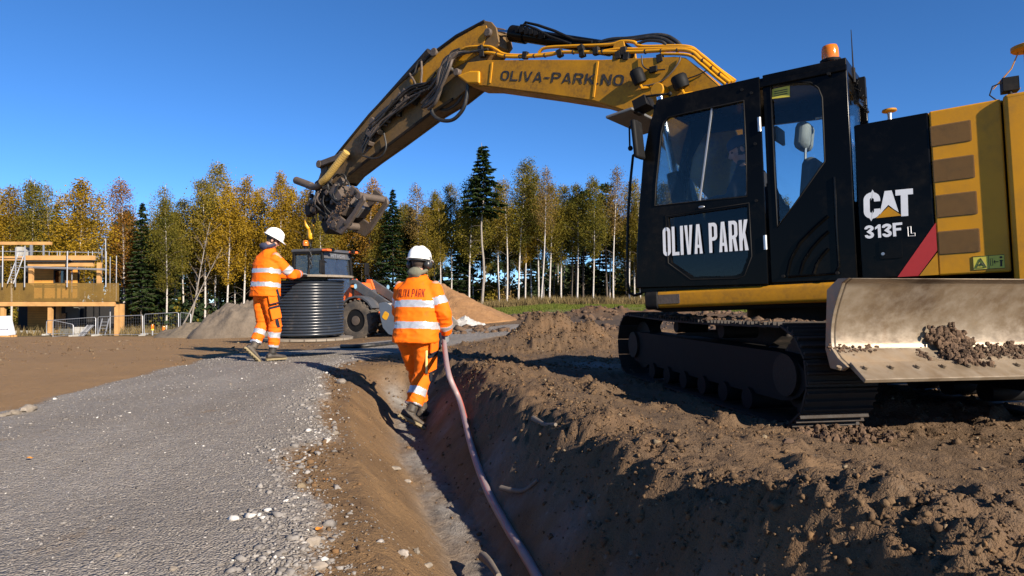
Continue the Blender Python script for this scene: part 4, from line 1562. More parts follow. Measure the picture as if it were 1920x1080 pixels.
for px, py in ((932, 102), (948, 105), (975, 106), (1002, 105), (1022, 104), (1046, 99), (1075, 98), (1130, 97), (1210, 97), (1240, 96), (1270, 95), (1300, 103), (1318, 114), (1335, 128), (1350, 140)):
    p = L3(px, py, 0.19)
    m.lathe([(0.026, -0.008), (0.028, 0), (0.026, 0.008)], p, axis=(1, 0, 0.1), n=10)
tag(m.build('cable_tie', M['rubber'], boom, 60), kind='stuff')
# wiring and lamps on the boom side
hose([(1203, 104), (1205, 122), (1215, 130), (1235, 131), (1247, 130)], YB + 0.02, 0.008)
hose([(1276, 106), (1272, 118), (1255, 140), (1235, 155), (1205, 162), (1199, 164)], YB + 0.02, 0.010, 'hose', 'mudsteel')
hose([(1290, 147), (1310, 140), (1325, 132)], YB + 0.02, 0.007)
MB().box(L3(1225, 130, YB + 0.02), (0.09, 0.03, 0.07)).build('junction_box', M['black_matt'], boom, bevel=0.008)
for px, py, r, hgt_ in ((1196, 143, 0.075, 0.16), (1275, 153, 0.085, 0.14)):
    p = L3(px, py, YB + 0.09)
    lm = MB().lathe([(0.02, -hgt_ * 0.55), (r * 0.9, -hgt_ * 0.5), (r, -hgt_ * 0.2), (r, hgt_ * 0.35), (r * 0.8, hgt_ * 0.5), (0.02, hgt_ * 0.55)], p, axis=(0.25, 0.25, 1), n=20).build('work_light', M['black_matt'], boom, 50)
    MB().tube([p + Vector((0, -0.02, -0.06)), p + Vector((-0.02, -0.05, -0.12)), p + Vector((-0.1, -0.09, -0.12))], 0.015, 6).build('light_bracket', M['yellow'], lm, 50)
# flexible hose loops at the elbow
hose([(878, 150, 0.2), (875, 180, 0.2), (868, 205, 0.2), (850, 224, 0.2), (830, 226, 0.2), (815, 218, 0.2), (808, 205, 0.2)], 0.2, 0.026)
hose([(872, 150, 0.1), (868, 175, 0.1), (858, 193, 0.1), (842, 204, 0.1), (828, 206, 0.1), (815, 198, 0.1)], 0.1, 0.022)
hose([(868, 150, 0.0), (862, 176, 0), (850, 190, 0), (835, 198, 0), (822, 196, 0)], 0.0, 0.02)
hose([(860, 95, 0.24), (842, 108, 0.26), (830, 130, 0.28), (812, 158, 0.26), (797, 172, 0.24), (785, 180, 0.2)], 0.2, 0.02, 'hose', 'mudsteel')
hose([(858, 99, 0.27), (840, 118, 0.29), (832, 145, 0.29), (824, 175, 0.27), (815, 195, 0.25), (803, 205, 0.22)], 0.2, 0.022, 'hose', 'mudsteel')
hose([(862, 92, 0.24), (846, 100, 0.26), (838, 125, 0.3), (828, 160, 0.29), (818, 185, 0.26), (800, 200, 0.22)], 0.2, 0.020)
hose([(872, 96, 0.2), (850, 101, 0.22), (833, 112, 0.24), (822, 140, 0.25), (800, 170, 0.22)], 0.2, 0.018)
hose([(915, 92, 0.2), (880, 98, 0.22), (852, 102, 0.24), (836, 116, 0.26), (826, 150, 0.25)], 0.2, 0.017)
# hoses, valves and pipes lying along the stick
rs = random.Random(21)
for k in range(24):
    off = rs.uniform(-10, 20)
    st_ = [(822 + rs.uniform(-14, 10), 138 + off * 0.4), (800 + rs.uniform(-8, 8), 160 + off * 0.5), (770 + rs.uniform(-4, 4), 172 + off), (742 + rs.uniform(-5, 5), 195 + off), (715 + rs.uniform(-4, 4), 220 + off + rs.uniform(-4, 6)), (695 + rs.uniform(-4, 4), 245 + off), (680, 278 + off * 0.5)]
    i0 = rs.randint(0, 3)
    hose(st_[i0:max(i0 + 3, rs.randint(4, 7))], YT + 0.03 + rs.uniform(0, 0.10), rs.uniform(0.011, 0.022), 'hose', rs.choice(['rubber', 'rubber', 'grimy', 'mudsteel', 'rubber']), stick)
for k in range(7):      # more slack hoses hanging round the elbow
    d0, d1 = rs.uniform(-8, 8), rs.uniform(-10, 10)
    hose([(876 + d0, 98, 0.22), (852 + d0, 106 + d1 * 0.4, 0.26), (836 + d1, 128, 0.30), (826 + d1 * 0.6, 158, 0.29), (814 + d0, 182 + d1, 0.25), (796 + d0, 198 + d1 * 0.5, 0.22)], 0.2, rs.uniform(0.014, 0.022), 'hose', rs.choice(['rubber', 'rubber', 'mudsteel']), stick)
hose([(790, 112, 0.19), (783, 118, 0.2), (778, 135, 0.2), (772, 142, 0.2)], 0.2, 0.012, 'hose', 'rubber', stick)
hose([(790, 115, 0.19), (791, 135, 0.2), (790, 155, 0.2), (796, 172, 0.2)], 0.2, 0.016, 'hydraulic_line', 'mudsteel', stick)
hose([(768, 138, 0.2), (778, 155, 0.2), (783, 172, 0.2), (790, 178, 0.2)], 0.2, 0.016, 'hydraulic_line', 'mudsteel', stick)
hose([(720, 250, 0.2), (724, 275, 0.2), (716, 292, 0.2), (700, 297, 0.2), (680, 292, 0.2)], 0.2, 0.014, 'hose', 'rubber', stick)
m = MB()
for k in range(26):
    f = rs.random()
    px = 785 - f * 105 + rs.uniform(-6, 14)
    py = 165 + f * 95 + rs.uniform(-8, 12)
    s_ = rs.uniform(0.05, 0.11)
    MB().box(L3(px, py, YT + 0.05), (s_, rs.uniform(0.05, 0.11), s_ * rs.uniform(0.5, 1.2)), Matrix.Rotation(R(-40) + rs.uniform(-.3, .3), 3, 'Y')).build('valve_block', M[rs.choice(['grimy', 'mudsteel', 'grimy'])], stick, bevel=0.008)
m = MB()
for px, py in ((700, 228), (707, 240), (693, 250), (752, 182), (760, 175)):
    MB().box(L3(px, py, YT + 0.09), (0.12, 0.05, 0.09), Matrix.Rotation(R(-40), 3, 'Y')).build('valve_block', M['mudsteel'], stick, bevel=0.008)
# bucket cylinder along the stick's upper edge
bc0, bc1 = L3(812, 108, 0), L3(655, 282, 0)
v_ = (bc1 - bc0).normalized()
up_ = Vector((-v_.z, 0, v_.x))
if up_.z < 0:
    up_ = -up_
o_ = up_ * 0.10
bcyl = MB().cyl(bc0 + o_, bc0.lerp(bc1, 0.72) + o_, 0.07, 20).build('bucket_cylinder', M['grimy'], exc, 40)
MB().cyl(bc0.lerp(bc1, 0.72) + o_, bc1 + o_ * 0.5, 0.038, 16).build('piston_rod', M['grimy'], bcyl, 40)
# links
def bar(a, b, y, r, th, name, parent, mat='mudsteel'):
    p, q = L3(a[0], a[1], y), L3(b[0], b[1], y)
    mb = MB()
    mb.beam(p, q, r * 1.5, th, up=(0, 1, 0))
    for c_ in (p, q):
        mb.cyl(c_ + Vector((0, -th * 0.6, 0)), c_ + Vector((0, th * 0.6, 0)), r, 18)
    return mb.build(name, M[mat], parent, 40, bevel=0.01)
bar((646, 291), (600, 308), 0.22, 0.062, 0.06, 'link', exc)
bar((646, 291), (600, 308), -0.22, 0.062, 0.06, 'link', exc)
bar((612, 318), (621, 336), 0.12, 0.085, 0.09, 'link', exc)
bar((612, 318), (600, 352), -0.12, 0.085, 0.09, 'link', exc)

# ---- tiltrotator with quick coupler
tl = empty('tiltrotator')
tl.parent = exc
pc = L3(640, 385, 0.05)
tl.location = pc
tl.rotation_euler = (0, 0, 0)
SCL = 1257 / (UP_M @ pc).y      # photo pixels per metre here
ex = Vector((L3(641, 385, 0.05) - pc)).normalized()      # picture right within the plane (-x)
def T(px, py, dy=0.0):
    q = L3(px, py, 0.05)
    return Vector((q.x - pc.x, dy, q.z - pc.z))
def tbox(px, py, wpx, hpx, dy, depth, ang, mat, name, bev=0.012):
    mb = MB()
    mb.box(T(px, py, dy), (wpx / SCL * 1.25, depth, hpx / SCL), Matrix.Rotation(R(ang), 3, 'Y'))
    return mb.build(name, M[mat], tl, bevel=bev)
MB().lathe([(0.10, -0.20), (0.24, -0.17), (0.26, -0.05), (0.26, 0.05), (0.20, 0.10), (0.12, 0.16)], T(625, 372), axis=(-0.75, 0.1, -0.66), n=28).build('rotor_housing', M['grimy'], tl, 40)
tbox(620, 352, 34, 40, 0.0, 0.30, 20, 'grimy', 'hitch')
tbox(622, 393, 26, 46, 0.0, 0.34, 25, 'grimy', 'tilt_body')
tbox(634, 418, 34, 24, 0.02, 0.34, 32, 'grimy', 'tilt_body')
tbox(644, 402, 32, 44, 0.10, 0.20, 38, 'grimy', 'tilt_body')
tbox(607, 388, 12, 28, 0.18, 0.10, 15, 'mudsteel', 'valve_block')
tbox(648, 350, 26, 14, 0.12, 0.12, 28, 'mudsteel', 'valve_block')
tbox(652, 366, 26, 10, 0.18, 0.10, 30, 'mudsteel', 'valve_block')
tbox(662, 378, 18, 60, 0.06, 0.46, 38, 'mudsteel', 'coupler_plate')
for dy in (0.26, -0.20):
    mb = MB()
    q = [T(688, 352), T(711, 372), T(712, 380), T(680, 430), T(668, 442), T(648, 432), T(640, 420), T(652, 398), T(664, 394), T(676, 372), T(684, 360)]
    hq = [T(691, 371), T(702, 381), T(690, 400), T(677, 417), T(665, 408), T(678, 388)]
    mb.prism([(p.x, p.z) for p in q], dy, dy + 0.045, holes=[[(p.x, p.z) for p in hq][::-1]])
    mb.build('coupler_cheek', M['mudsteel'], tl, bevel=0.01)
MB().cyl(T(703, 372, -0.22), T(703, 372, 0.32), 0.055, 16).build('coupler_pin', M['mudsteel'], tl, 40, bevel=0.008)
MB().cyl(T(656, 424, -0.22), T(656, 424, 0.32), 0.06, 16).build('coupler_pin', M['mudsteel'], tl, 40, bevel=0.008)
lockc = MB().cyl(T(688, 388, 0.1), T(676, 405, 0.1), 0.055, 14).build('lock_cylinder', M['steel'], tl, 40)
MB().cyl(T(676, 405, 0.1), T(668, 417, 0.1), 0.025, 10).build('lock_rod', M['chrome'], tl, 40)
MB().box(T(686, 386, 0.17), (0.12, 0.03, 0.16), Matrix.Rotation(R(38), 3, 'Y')).build('cover_plate', M['grey_paint'], tl, bevel=0.01)
MB().cyl(T(574, 341, 0.2), T(604, 352, 0.2), 0.062, 16).build('hose_sleeve', M['mudsteel'], tl, 40, bevel=0.01)
hp2 = smooth_path([T(673, 292, 0.24), T(655, 318, 0.27), T(640, 338, 0.28), T(622, 353, 0.27), T(606, 354, 0.24), T(590, 347, 0.2)], 6)
MB().tube(hp2, 0.05, 12).build('hose_bundle', M['decal_yellow'] if False else M['mudsteel'], tl, 60)
wrap = smooth_path([T(674, 290, 0.245), T(655, 318, 0.275), T(641, 337, 0.285), T(630, 347, 0.28)], 8)
m = MB()
for i in range(0, len(wrap) - 1):      # spiral-wrapped yellow hose guard: one collar after another
    a_, b_2 = wrap[i], wrap[i + 1]
    m.cyl(a_.lerp(b_2, 0.08), a_.lerp(b_2, 0.92), 0.056, 12)
gu = m.build('hose_guard', None or worn('hose_guard', (0.42, 0.27, 0.07), (0.1, 0.07, 0.04), 0.4, 8, 0.55), tl, 40)
rs = random.Random(33)
m = MB()        # caked mud and grease on the coupler
for k in range(110):
    f = rs.random()
    p = T(690 - 45 * f + rs.uniform(-6, 10), 358 + 68 * f + rs.uniform(-6, 8), 0.309)
    clump(m, p, rs.uniform(0.006, 0.019), 7, 5, 900 + k, flat=0.8)
tag(m.build('mud', M['mud'], tl), kind='stuff')
for px, py in ((668, 400), (654, 412), (684, 372), (697, 366), (660, 432), (676, 424)):
    MB().cyl(T(px, py, 0.30), T(px, py, 0.33), 0.022, 8).build('bolt', M['grimy'], tl, 40)
for k in range(8):
    px, py = rs.uniform(636, 668), rs.uniform(345, 375)
    p0 = T(px, py, 0.24)
    MB().tube(smooth_path([p0, p0 + Vector((rs.uniform(-.1, .1), 0.06, rs.uniform(-.1, .05))), p0 + Vector((rs.uniform(-.25, .1), 0.03, rs.uniform(-.25, -.1)))], 5), rs.uniform(0.010, 0.016), 6).build('hose', M['rubber'], tl, 60)
m = MB()
for k in range(22):
    p = T(rs.uniform(598, 655), rs.uniform(362, 418), rs.uniform(0.15, 0.27))
    s_ = rs.uniform(0.03, 0.07)
    MB().box(p, (s_ * rs.uniform(0.6, 1.8), s_, s_), Matrix.Rotation(rs.uniform(-1, 1), 3, 'Y')).build('fitting', M[rs.choice(['grimy', 'mudsteel'])], tl, bevel=0.006)
for k in range(9):
    p0 = T(rs.uniform(605, 640), rs.uniform(355, 375), 0.22)
    p1 = T(rs.uniform(600, 650), rs.uniform(392, 415), 0.2)
    mid = (p0 + p1) / 2 + Vector((rs.uniform(-0.08, 0.08), 0.12, rs.uniform(-0.05, 0.05)))
    MB().tube(smooth_path([p0, mid, p1], 5), rs.uniform(0.009, 0.015), 6).build('hose', M[rs.choice(['rubber', 'mudsteel', 'grimy'])], tl, 60)
for a in ([(652, 334), (662, 330), (668, 338), (664, 352)], [(643, 338), (655, 330), (672, 345), (676, 362)], [(630, 372), (645, 380), (660, 372), (668, 360)]):
    MB().tube(smooth_path([T(px, py, 0.2) for px, py in a], 5), 0.014, 6).build('hose', M['rubber'], tl, 60)
m = MB()
m.cyl(T(598, 392, 0.20), T(612, 398, 0.16), 0.045, 12)
m.box(T(601, 396, 0.20), (0.12, 0.12, 0.2), Matrix.Rotation(R(10), 3, 'Y'))
m.build('hook_eye', M['grimy'], tl, 40, bevel=0.012)
HOOK_TOP = UP_M @ (pc + T(600, 407, 0.20))
print('hook', HOOK_TOP)

# ================================================================ forest
def leaf_mat(name, stops, trans=0.35):
    t = NT(name)
    a = t.attr('rnd').outputs['Fac']
    oi = t.n('ShaderNodeObjectInfo')
    f = t.math('ADD', t.math('MULTIPLY', a, 0.62), t.math('MULTIPLY', oi.outputs['Random'], 0.38))
    c = t.ramp(f, stops)
    d = t.n('ShaderNodeBsdfDiffuse')
    tr = t.n('ShaderNodeBsdfTranslucent')
    t.l(c, d.inputs[0])
    t.l(c, tr.inputs[0])
    mx = t.n('ShaderNodeMixShader')
    mx.inputs[0].default_value = trans
    t.l(d.outputs[0], mx.inputs[1])
    t.l(tr.outputs[0], mx.inputs[2])
    t.l(mx.outputs[0], t.out.inputs['Surface'])
    return t.mat


M['leaf_gold'] = leaf_mat('golden_leaves', [(0.1, (0.12, 0.080, 0.013)), (0.4, (0.22, 0.140, 0.016)), (0.7, (0.32, 0.200, 0.018)), (0.95, (0.40, 0.27, 0.035))])
M['leaf_olive'] = leaf_mat('olive_leaves', [(0.1, (0.070, 0.074, 0.016)), (0.4, (0.135, 0.115, 0.020)), (0.7, (0.215, 0.160, 0.024)), (0.95, (0.31, 0.215, 0.036))])
M['leaf_orange'] = leaf_mat('orange_leaves', [(0.1, (0.14, 0.065, 0.014)), (0.5, (0.24, 0.115, 0.018)), (0.95, (0.30, 0.18, 0.03))])
M['leaf_sparse'] = leaf_mat('pale_dry_leaves', [(0.1, (0.13, 0.085, 0.03)), (0.5, (0.20, 0.13, 0.04)), (0.95, (0.26, 0.18, 0.07))])
M['needle'] = leaf_mat('spruce_needles', [(0.1, (0.010, 0.020, 0.008)), (0.5, (0.020, 0.036, 0.012)), (0.95, (0.036, 0.052, 0.016))], 0.15)
M['needle_pine'] = leaf_mat('pine_needles', [(0.1, (0.018, 0.030, 0.014)), (0.5, (0.034, 0.050, 0.022)), (0.95, (0.055, 0.07, 0.03))], 0.15)


def bark(name, c0, c1, mark, cut):
    t = NT(name)
    n1 = t.noise(6, 4, 0.6, t.mapping((1.0, 1.0, 0.6)))
    n2 = t.noise(5, 5, 0.7, t.mapping((1.6, 1.6, 5.0)))
    c = t.mix(n1, c0, c1)
    c = t.mix(t.ramp(n2, [(cut, 0.0), (cut + 0.06, 1.0)]), c, mark)
    t.bsdf(c, 0.8, 0.0, t.bump(n2, 0.4, 0.02))
    return t.mat


M['bark_birch'] = bark('birch_bark', (0.33, 0.30, 0.27), (0.46, 0.43, 0.40), (0.035, 0.03, 0.026), 0.57)
M['twig'] = bark('twig_bark', (0.09, 0.07, 0.055), (0.15, 0.12, 0.095), (0.04, 0.03, 0.025), 0.6)
M['bark_dark'] = bark('conifer_bark', (0.055, 0.042, 0.032), (0.11, 0.085, 0.065), (0.03, 0.025, 0.02), 0.55)
M['bark_grey'] = bark('grey_bark', (0.16, 0.14, 0.12), (0.24, 0.21, 0.18), (0.07, 0.06, 0.05), 0.60)


class Tree:
    def __init__(self, seed):
        self.g = np.random.default_rng(seed)
        self.r = random.Random(seed)
        self.wood = MB()
        self.P, self.N, self.S, self.K = [], [], [], []

    def limb(self, pts, r0, r1, n=4):
        k = len(pts)
        self.wood.tube(pts, [r0 + (r1 - r0) * i / (k - 1) for i in range(k)], n, caps=False, mat=1)

    def leaves(self, centre, spread, count, size, shade):
        c = np.asarray(centre)
        p = c + self.g.normal(0, 1, (count, 3)) * np.asarray(spread)
        self.P.append(p)
        self.S.append(size * self.g.uniform(0.65, 1.35, count))
        self.K.append(np.clip(shade + self.g.normal(0, 0.16, count), 0, 1))

    def crown_mesh(self, name, mat, aspect=1.0, flat=None):
        P = np.concatenate(self.P)
        S = np.concatenate(self.S)
        K = np.concatenate(self.K)
        n = len(P)
        a = self.g.normal(0, 1, (n, 3))
        a /= np.linalg.norm(a, axis=1)[:, None]
        b = self.g.normal(0, 1, (n, 3))
        b -= a * (a * b).sum(1)[:, None]
        b /= np.linalg.norm(b, axis=1)[:, None]
        if flat is not None:
            a = np.concatenate(flat[0])
            b = np.concatenate(flat[1])
        u = a * (S * 0.5 * aspect)[:, None]
        v = b * (S * 0.5)[:, None]
        V = np.stack([P - u, P + v * 0.8, P + u, P - v * 0.8], 1).reshape(-1, 3)
        F = np.arange(n * 4).reshape(n, 4)
        return np_mesh(name, V, F, mat, fattr={'rnd': K})


def make_birch(seed, h, lo, width, nleaf, leaf='leaf_gold', lsize=0.115, bend=0.35, top=0.9, dense=1.0):
    T_ = Tree(seed)
    r = T_.r
    ph = r.uniform(0, 6.28)
    def stem(f):
        return Vector((bend * math.sin(f * 2.4 + ph) * f, bend * math.cos(f * 1.9 + ph) * f, h * f))
    pts = [stem(i / 12) for i in range(13)]
    T_.wood.tube(pts, [0.014 + 0.085 * (h / 14) * (1 - i / 12) ** 0.95 for i in range(13)], 8)
    nb = int(40 * dense)
    cl = []
    for i in range(nb):
        f = lo + (0.97 - lo) * (i + r.random()) / nb
        g = (f - lo) / (1 - lo)
        env = width * (min(1.0, g / 0.22) ** 0.7) * (1 - g ** 2.2) * 1.0 + 0.15
        L = env * r.uniform(0.55, 1.15)
        az = i * 2.4 + r.uniform(-0.6, 0.6)
        up = r.uniform(0.7, 1.5)
        p0 = stem(f)
        d = Vector((math.cos(az), math.sin(az), up)).normalized()
        p1 = p0 + d * L * 0.55
        p2 = p1 + Vector((math.cos(az), math.sin(az), up * 0.35)).normalized() * L * 0.45
        p3 = p2 + Vector((math.cos(az) * 0.3, math.sin(az) * 0.3, -0.35)) * L * 0.4
        T_.limb([p0, p1, p2, p3], 0.022 + 0.008 * L, 0.004, 4)
        sh = r.uniform(0.25, 0.75)
        for q, w_ in ((p1, 0.7), (p2, 1.2), (p3, 1.0), ((p1 + p2) / 2, 0.8)):
            cl.append((q, w_ * (0.4 + L), sh, L))
    # a few bare twigs on the lower stem
    for i in range(7):
        f = r.uniform(0.18, lo + 0.05)
        az = r.uniform(0, 6.28)
        p0 = stem(f)
        L = r.uniform(0.5, 1.4)
        T_.limb([p0, p0 + Vector((math.cos(az), math.sin(az), 0.6)) * L * 0.6, p0 + Vector((math.cos(az), math.sin(az), 0.4)) * L], 0.014, 0.004, 3)
    tot = sum(c[1] for c in cl)
    for q, w_, sh, L in cl:
        k = max(3, int(nleaf * w_ / tot))
        s_ = 0.13 + 0.17 * L
        T_.leaves(q, (s_, s_, s_ * 1.15), k, lsize, sh + r.uniform(-0.12, 0.12))
    return T_.wood.mesh('trunk', [M['bark_birch'], M['twig']], 60), T_.crown_mesh('crown', M[leaf])


def make_spruce(seed, h, lo, width, per=1.0, bare=False, barkm='bark_dark'):
    T_ = Tree(seed)
    r = T_.r
    T_.wood.tube([(0.1 * math.sin(i), 0.1 * math.cos(i * 1.3), h * i / 10) for i in range(11)], [0.02 + 0.12 * (h / 14) * (1 - i / 10) for i in range(11)], 8)
    fa, fb = [], []
    z = h * lo
    while z < h - 0.15:
        g = (z / h - lo) / (1 - lo)
        L0 = width * (1 - g) ** 0.85 * (0.75 + 0.35 * min(1, g / 0.15)) + 0.12
        nb = r.randint(6, 8)
        for k in range(nb):
            az = 6.283 * k / nb + r.uniform(-0.4, 0.4)
            L = L0 * r.uniform(0.65, 1.2)
            dirv = Vector((math.cos(az), math.sin(az), 0))
            zz = z + r.uniform(-0.1, 0.1)
            droop = r.uniform(0.25, 0.5) * (1 - 0.6 * g)
            pts = [Vector((0, 0, zz)) + dirv * L * t + Vector((0, 0, L * (0.10 * t - droop * t * t + 0.12 * t ** 4))) for t in (0, 0.35, 0.7, 1.0)]
            T_.limb(pts, 0.014, 0.004, 3)
            n = max(6, int(30 * L * per))
            t = T_.g.uniform(0.12, 1.0, n) ** 0.8
            side = T_.g.uniform(-1, 1, n)
            w_ = 0.30 * L * (1 - t * 0.75)
            sd = np.array((-dirv.y, dirv.x, 0))
            base = np.array([list(Vector((0, 0, zz)) + dirv * L * q + Vector((0, 0, L * (0.10 * q - droop * q * q + 0.12 * q ** 4)))) for q in t])
            p = base + sd[None, :] * (side * w_)[:, None] + np.array((0, 0, -1))[None, :] * (np.abs(side) * w_ * 0.25 + T_.g.uniform(0, 0.10, n))[:, None]
            T_.P.append(p)
            T_.S.append(T_.g.uniform(0.13, 0.26, n))
            T_.K.append(np.clip(0.5 + T_.g.normal(0, 0.2, n), 0, 1))
            a = np.array((dirv.x, dirv.y, -0.25))[None, :] + sd[None, :] * (side * 0.9)[:, None] + T_.g.normal(0, 0.25, (n, 3))
            a /= np.linalg.norm(a, axis=1)[:, None]
            b = np.cross(a, np.array((0, 0, 1.0))[None, :] + T_.g.normal(0, 0.5, (n, 3)))
            b /= np.linalg.norm(b, axis=1)[:, None] + 1e-9
            fa.append(a)
            fb.append(b)
        z += 0.26 + 0.16 * (1 - g)
    if bare or lo > 0.25:
        for i in range(26):
            zz = r.uniform(h * 0.08, h * lo)
            az = r.uniform(0, 6.28)
            L = r.uniform(0.4, 1.3)
            T_.limb([(0, 0, zz), (math.cos(az) * L * 0.6, math.sin(az) * L * 0.6, zz - 0.02), (math.cos(az) * L, math.sin(az) * L, zz - 0.18 * L)], 0.010, 0.003, 3)
    return T_.wood.mesh('trunk', [M[barkm], M['twig']], 60), T_.crown_mesh('crown', M['needle'], 1.9, (fa, fb))


def make_pine(seed, h, lo, width, n=2600):
    T_ = Tree(seed)
    r = T_.r
    b = 0.25
    stem = lambda f: Vector((b * math.sin(f * 2.2 + seed), b * math.cos(f * 1.7 + seed), h * f))
    T_.wood.tube([stem(i / 10) for i in range(11)], [0.02 + 0.11 * (h / 14) * (1 - i / 10) ** 0.8 for i in range(11)], 8)
    nb = 30
    for i in range(nb):
        f = lo + (0.98 - lo) * (i + r.random()) / nb
        g = (f - lo) / (1 - lo)
        L = width * (0.55 + 0.5 * math.sin(math.pi * min(1, g * 0.9 + 0.12))) * r.uniform(0.5, 1.1) * (1 - 0.4 * g)
        az = i * 2.4 + r.uniform(-0.5, 0.5)
        p0 = stem(f)
        p1 = p0 + Vector((math.cos(az) * L * 0.6, math.sin(az) * L * 0.6, 0.05 * L))
        p2 = p0 + Vector((math.cos(az) * L, math.sin(az) * L, 0.25 * L))
        T_.limb([p0, p1, p2], 0.03, 0.006, 4)
        for q in (p1, p2, (p1 + p2) / 2):
            s_ = 0.16 + 0.13 * L
            T_.leaves(q, (s_, s_, s_ * 0.55), int(n / nb / 3), 0.20, r.uniform(0.3, 0.7))
    for i in range(14):
        f = r.uniform(0.1, lo)
        p0 = stem(f)
        az = r.uniform(0, 6.28)
        L = r.uniform(0.4, 1.1)
        T_.limb([p0, p0 + Vector((math.cos(az) * L, math.sin(az) * L, -0.1 * L))], 0.012, 0.004, 3)
    return T_.wood.mesh('trunk', [M['bark_dark'], M['twig']], 60), T_.crown_mesh('crown', M['needle_pine'], 1.5)


def make_snag(seed, h):
    """thin leafless leaning birch with a fork"""
    T_ = Tree(seed)
    r = T_.r
    pts = [Vector((0.12 * math.sin(i * 0.7), 0.1 * math.cos(i), h * i / 8)) for i in range(9)]
    T_.wood.tube(pts, [0.015 + 0.07 * (1 - i / 8) for i in range(9)], 7)
    for i in range(16):
        f = r.uniform(0.45, 0.97)
        p0 = pts[int(f * 8)]
        az = r.uniform(0, 6.28)
        L = r.uniform(0.5, 1.5)
        p1 = p0 + Vector((math.cos(az) * L * 0.4, math.sin(az) * L * 0.4, L * 0.5))
        T_.limb([p0, p1, p1 + Vector((math.cos(az) * L * 0.3, math.sin(az) * L * 0.3, L * 0.4))], 0.02, 0.004, 4)
        T_.leaves(p1, (0.25, 0.25, 0.35), 5, 0.13, 0.4)
    return T_.wood.mesh('trunk', [M['bark_grey'], M['twig']], 60), T_.crown_mesh('crown', M['leaf_sparse'])


# prototypes: (trunk, crown), true height
KIND = {
    'gold': [(make_birch(101, 14, 0.34, 1.9, 13000), 14), (make_birch(102, 14, 0.40, 1.65, 11500), 14), (make_birch(103, 14, 0.30, 2.1, 14500, lsize=0.12), 14)],
    'olive': [(make_birch(111, 14, 0.36, 1.75, 11500, 'leaf_olive'), 14), (make_birch(112, 14, 0.44, 1.6, 9500, 'leaf_olive'), 14), (make_birch(113, 14, 0.32, 1.95, 13000, 'leaf_olive'), 14)],
    'orange': [(make_birch(121, 14, 0.30, 1.8, 9000, 'leaf_orange', 0.11), 14)],
    'thin': [(make_birch(131, 14, 0.50, 1.25, 4200, 'leaf_sparse', 0.105, dense=0.9), 14), (make_birch(132, 14, 0.46, 1.3, 4600, 'leaf_olive', 0.105, 0.5), 14)],
    'spruce': [(make_spruce(141, 12, 0.10, 1.7), 12), (make_spruce(142, 12, 0.22, 1.5), 12)],
    'tallspruce': [(make_spruce(151, 14, 0.58, 1.9, 1.6, True, 'bark_grey'), 14)],
    'pine': [(make_pine(161, 14, 0.52, 1.6), 14), (make_pine(162, 14, 0.45, 1.5), 14)],
    'snag': [(make_snag(171, 9), 9)],
}
TNAME = {'gold': 'birch_tree', 'olive': 'birch_tree', 'orange': 'birch_tree', 'thin': 'birch_tree', 'spruce': 'spruce_tree', 'tallspruce': 'spruce_tree', 'pine': 'pine_tree', 'snag': 'bare_tree'}
TLABEL = {
    'gold': ('golden yellow birch deep in the forest behind the front row', 'golden birches of the forest'),
    'olive': ('olive brown birch deep in the forest behind the front row', 'olive brown birches of the forest'),
    'orange': ('birch with a thin orange and pink tinged crown in the forest edge', 'orange tinged birches'),
    'thin': ('slender nearly bare birch deep in the forest behind the front row', 'nearly bare slender birches'),
    'spruce': ('dark spruce deep in the forest behind the front row', 'dark spruces among the birches'),
    'pine': ('dark bare trunked pine deep in the forest behind the front row', 'tall pines among the birches'),
    'snag': ('thin leafless tree leaning in the forest edge', 'bare leaning trees'),
    'tallspruce': ('tallest spruce, bare grey trunk with a dark tufted top above the birches', None),
}
trng = random.Random(99)
ZONES = [(150, 'behind the timber house'), (225, 'behind the right end of the timber house'), (340, 'behind the mesh fence panels'), (460, 'above the grey earth mound'),
         (560, 'behind the worker at the reel'), (690, 'behind the wheel loader'), (850, 'behind the worker in the trench'), (935, 'beside the tall spruce'),
         (1060, 'behind the left half of the green field'), (1195, 'behind the right half of the green field'), (9999, 'behind the excavator cab')]


def zone(px):
    return next(t for lim, t in ZONES if px < lim)




def plant(kind, px, top_px, Y, tilt=0.0, label=None, var=None, base=None, widen=1.0, group=None):
    """Tree whose foot is seen in the direction px at depth Y and whose top reaches top_px."""
    x = at(px, 560, Y).x
    z = gz(x, Y) - 0.1
    ztop = at(px, top_px, Y).z
    (tk, cr), H0 = KIND[kind][var if var is not None else trng.randrange(len(KIND[kind]))]
    s = (ztop - z) / H0
    o = empty(TNAME[kind], (x, Y, z), trng.uniform(0, 6.28))
    w_ = s ** 0.6 * trng.uniform(0.88, 1.1) * widen
    o.scale = (w_, w_, s)
    if tilt:
        o.rotation_euler = (0, R(tilt), 0)
    lb, gr = TLABEL[kind]
    lb = lb.replace('deep in the forest behind the front row', 'in rear forest rows') + (' ' + zone(px) if gr else '')
    if gr and not label:
        gr = gr.split(' of the ')[0].split(' among ')[0] + ' ' + zone(px)
    if group:
        group = group.split(' of the ')[0] + ' in the front row'
    tag(o, label or lb, 'tree', group or (None if label else gr))
    t = bpy.data.objects.new('trunk', tk)
    c = bpy.data.objects.new('crown', cr)
    for q in (t, c):
        C.objects.link(q)
        q.parent = o
    return o


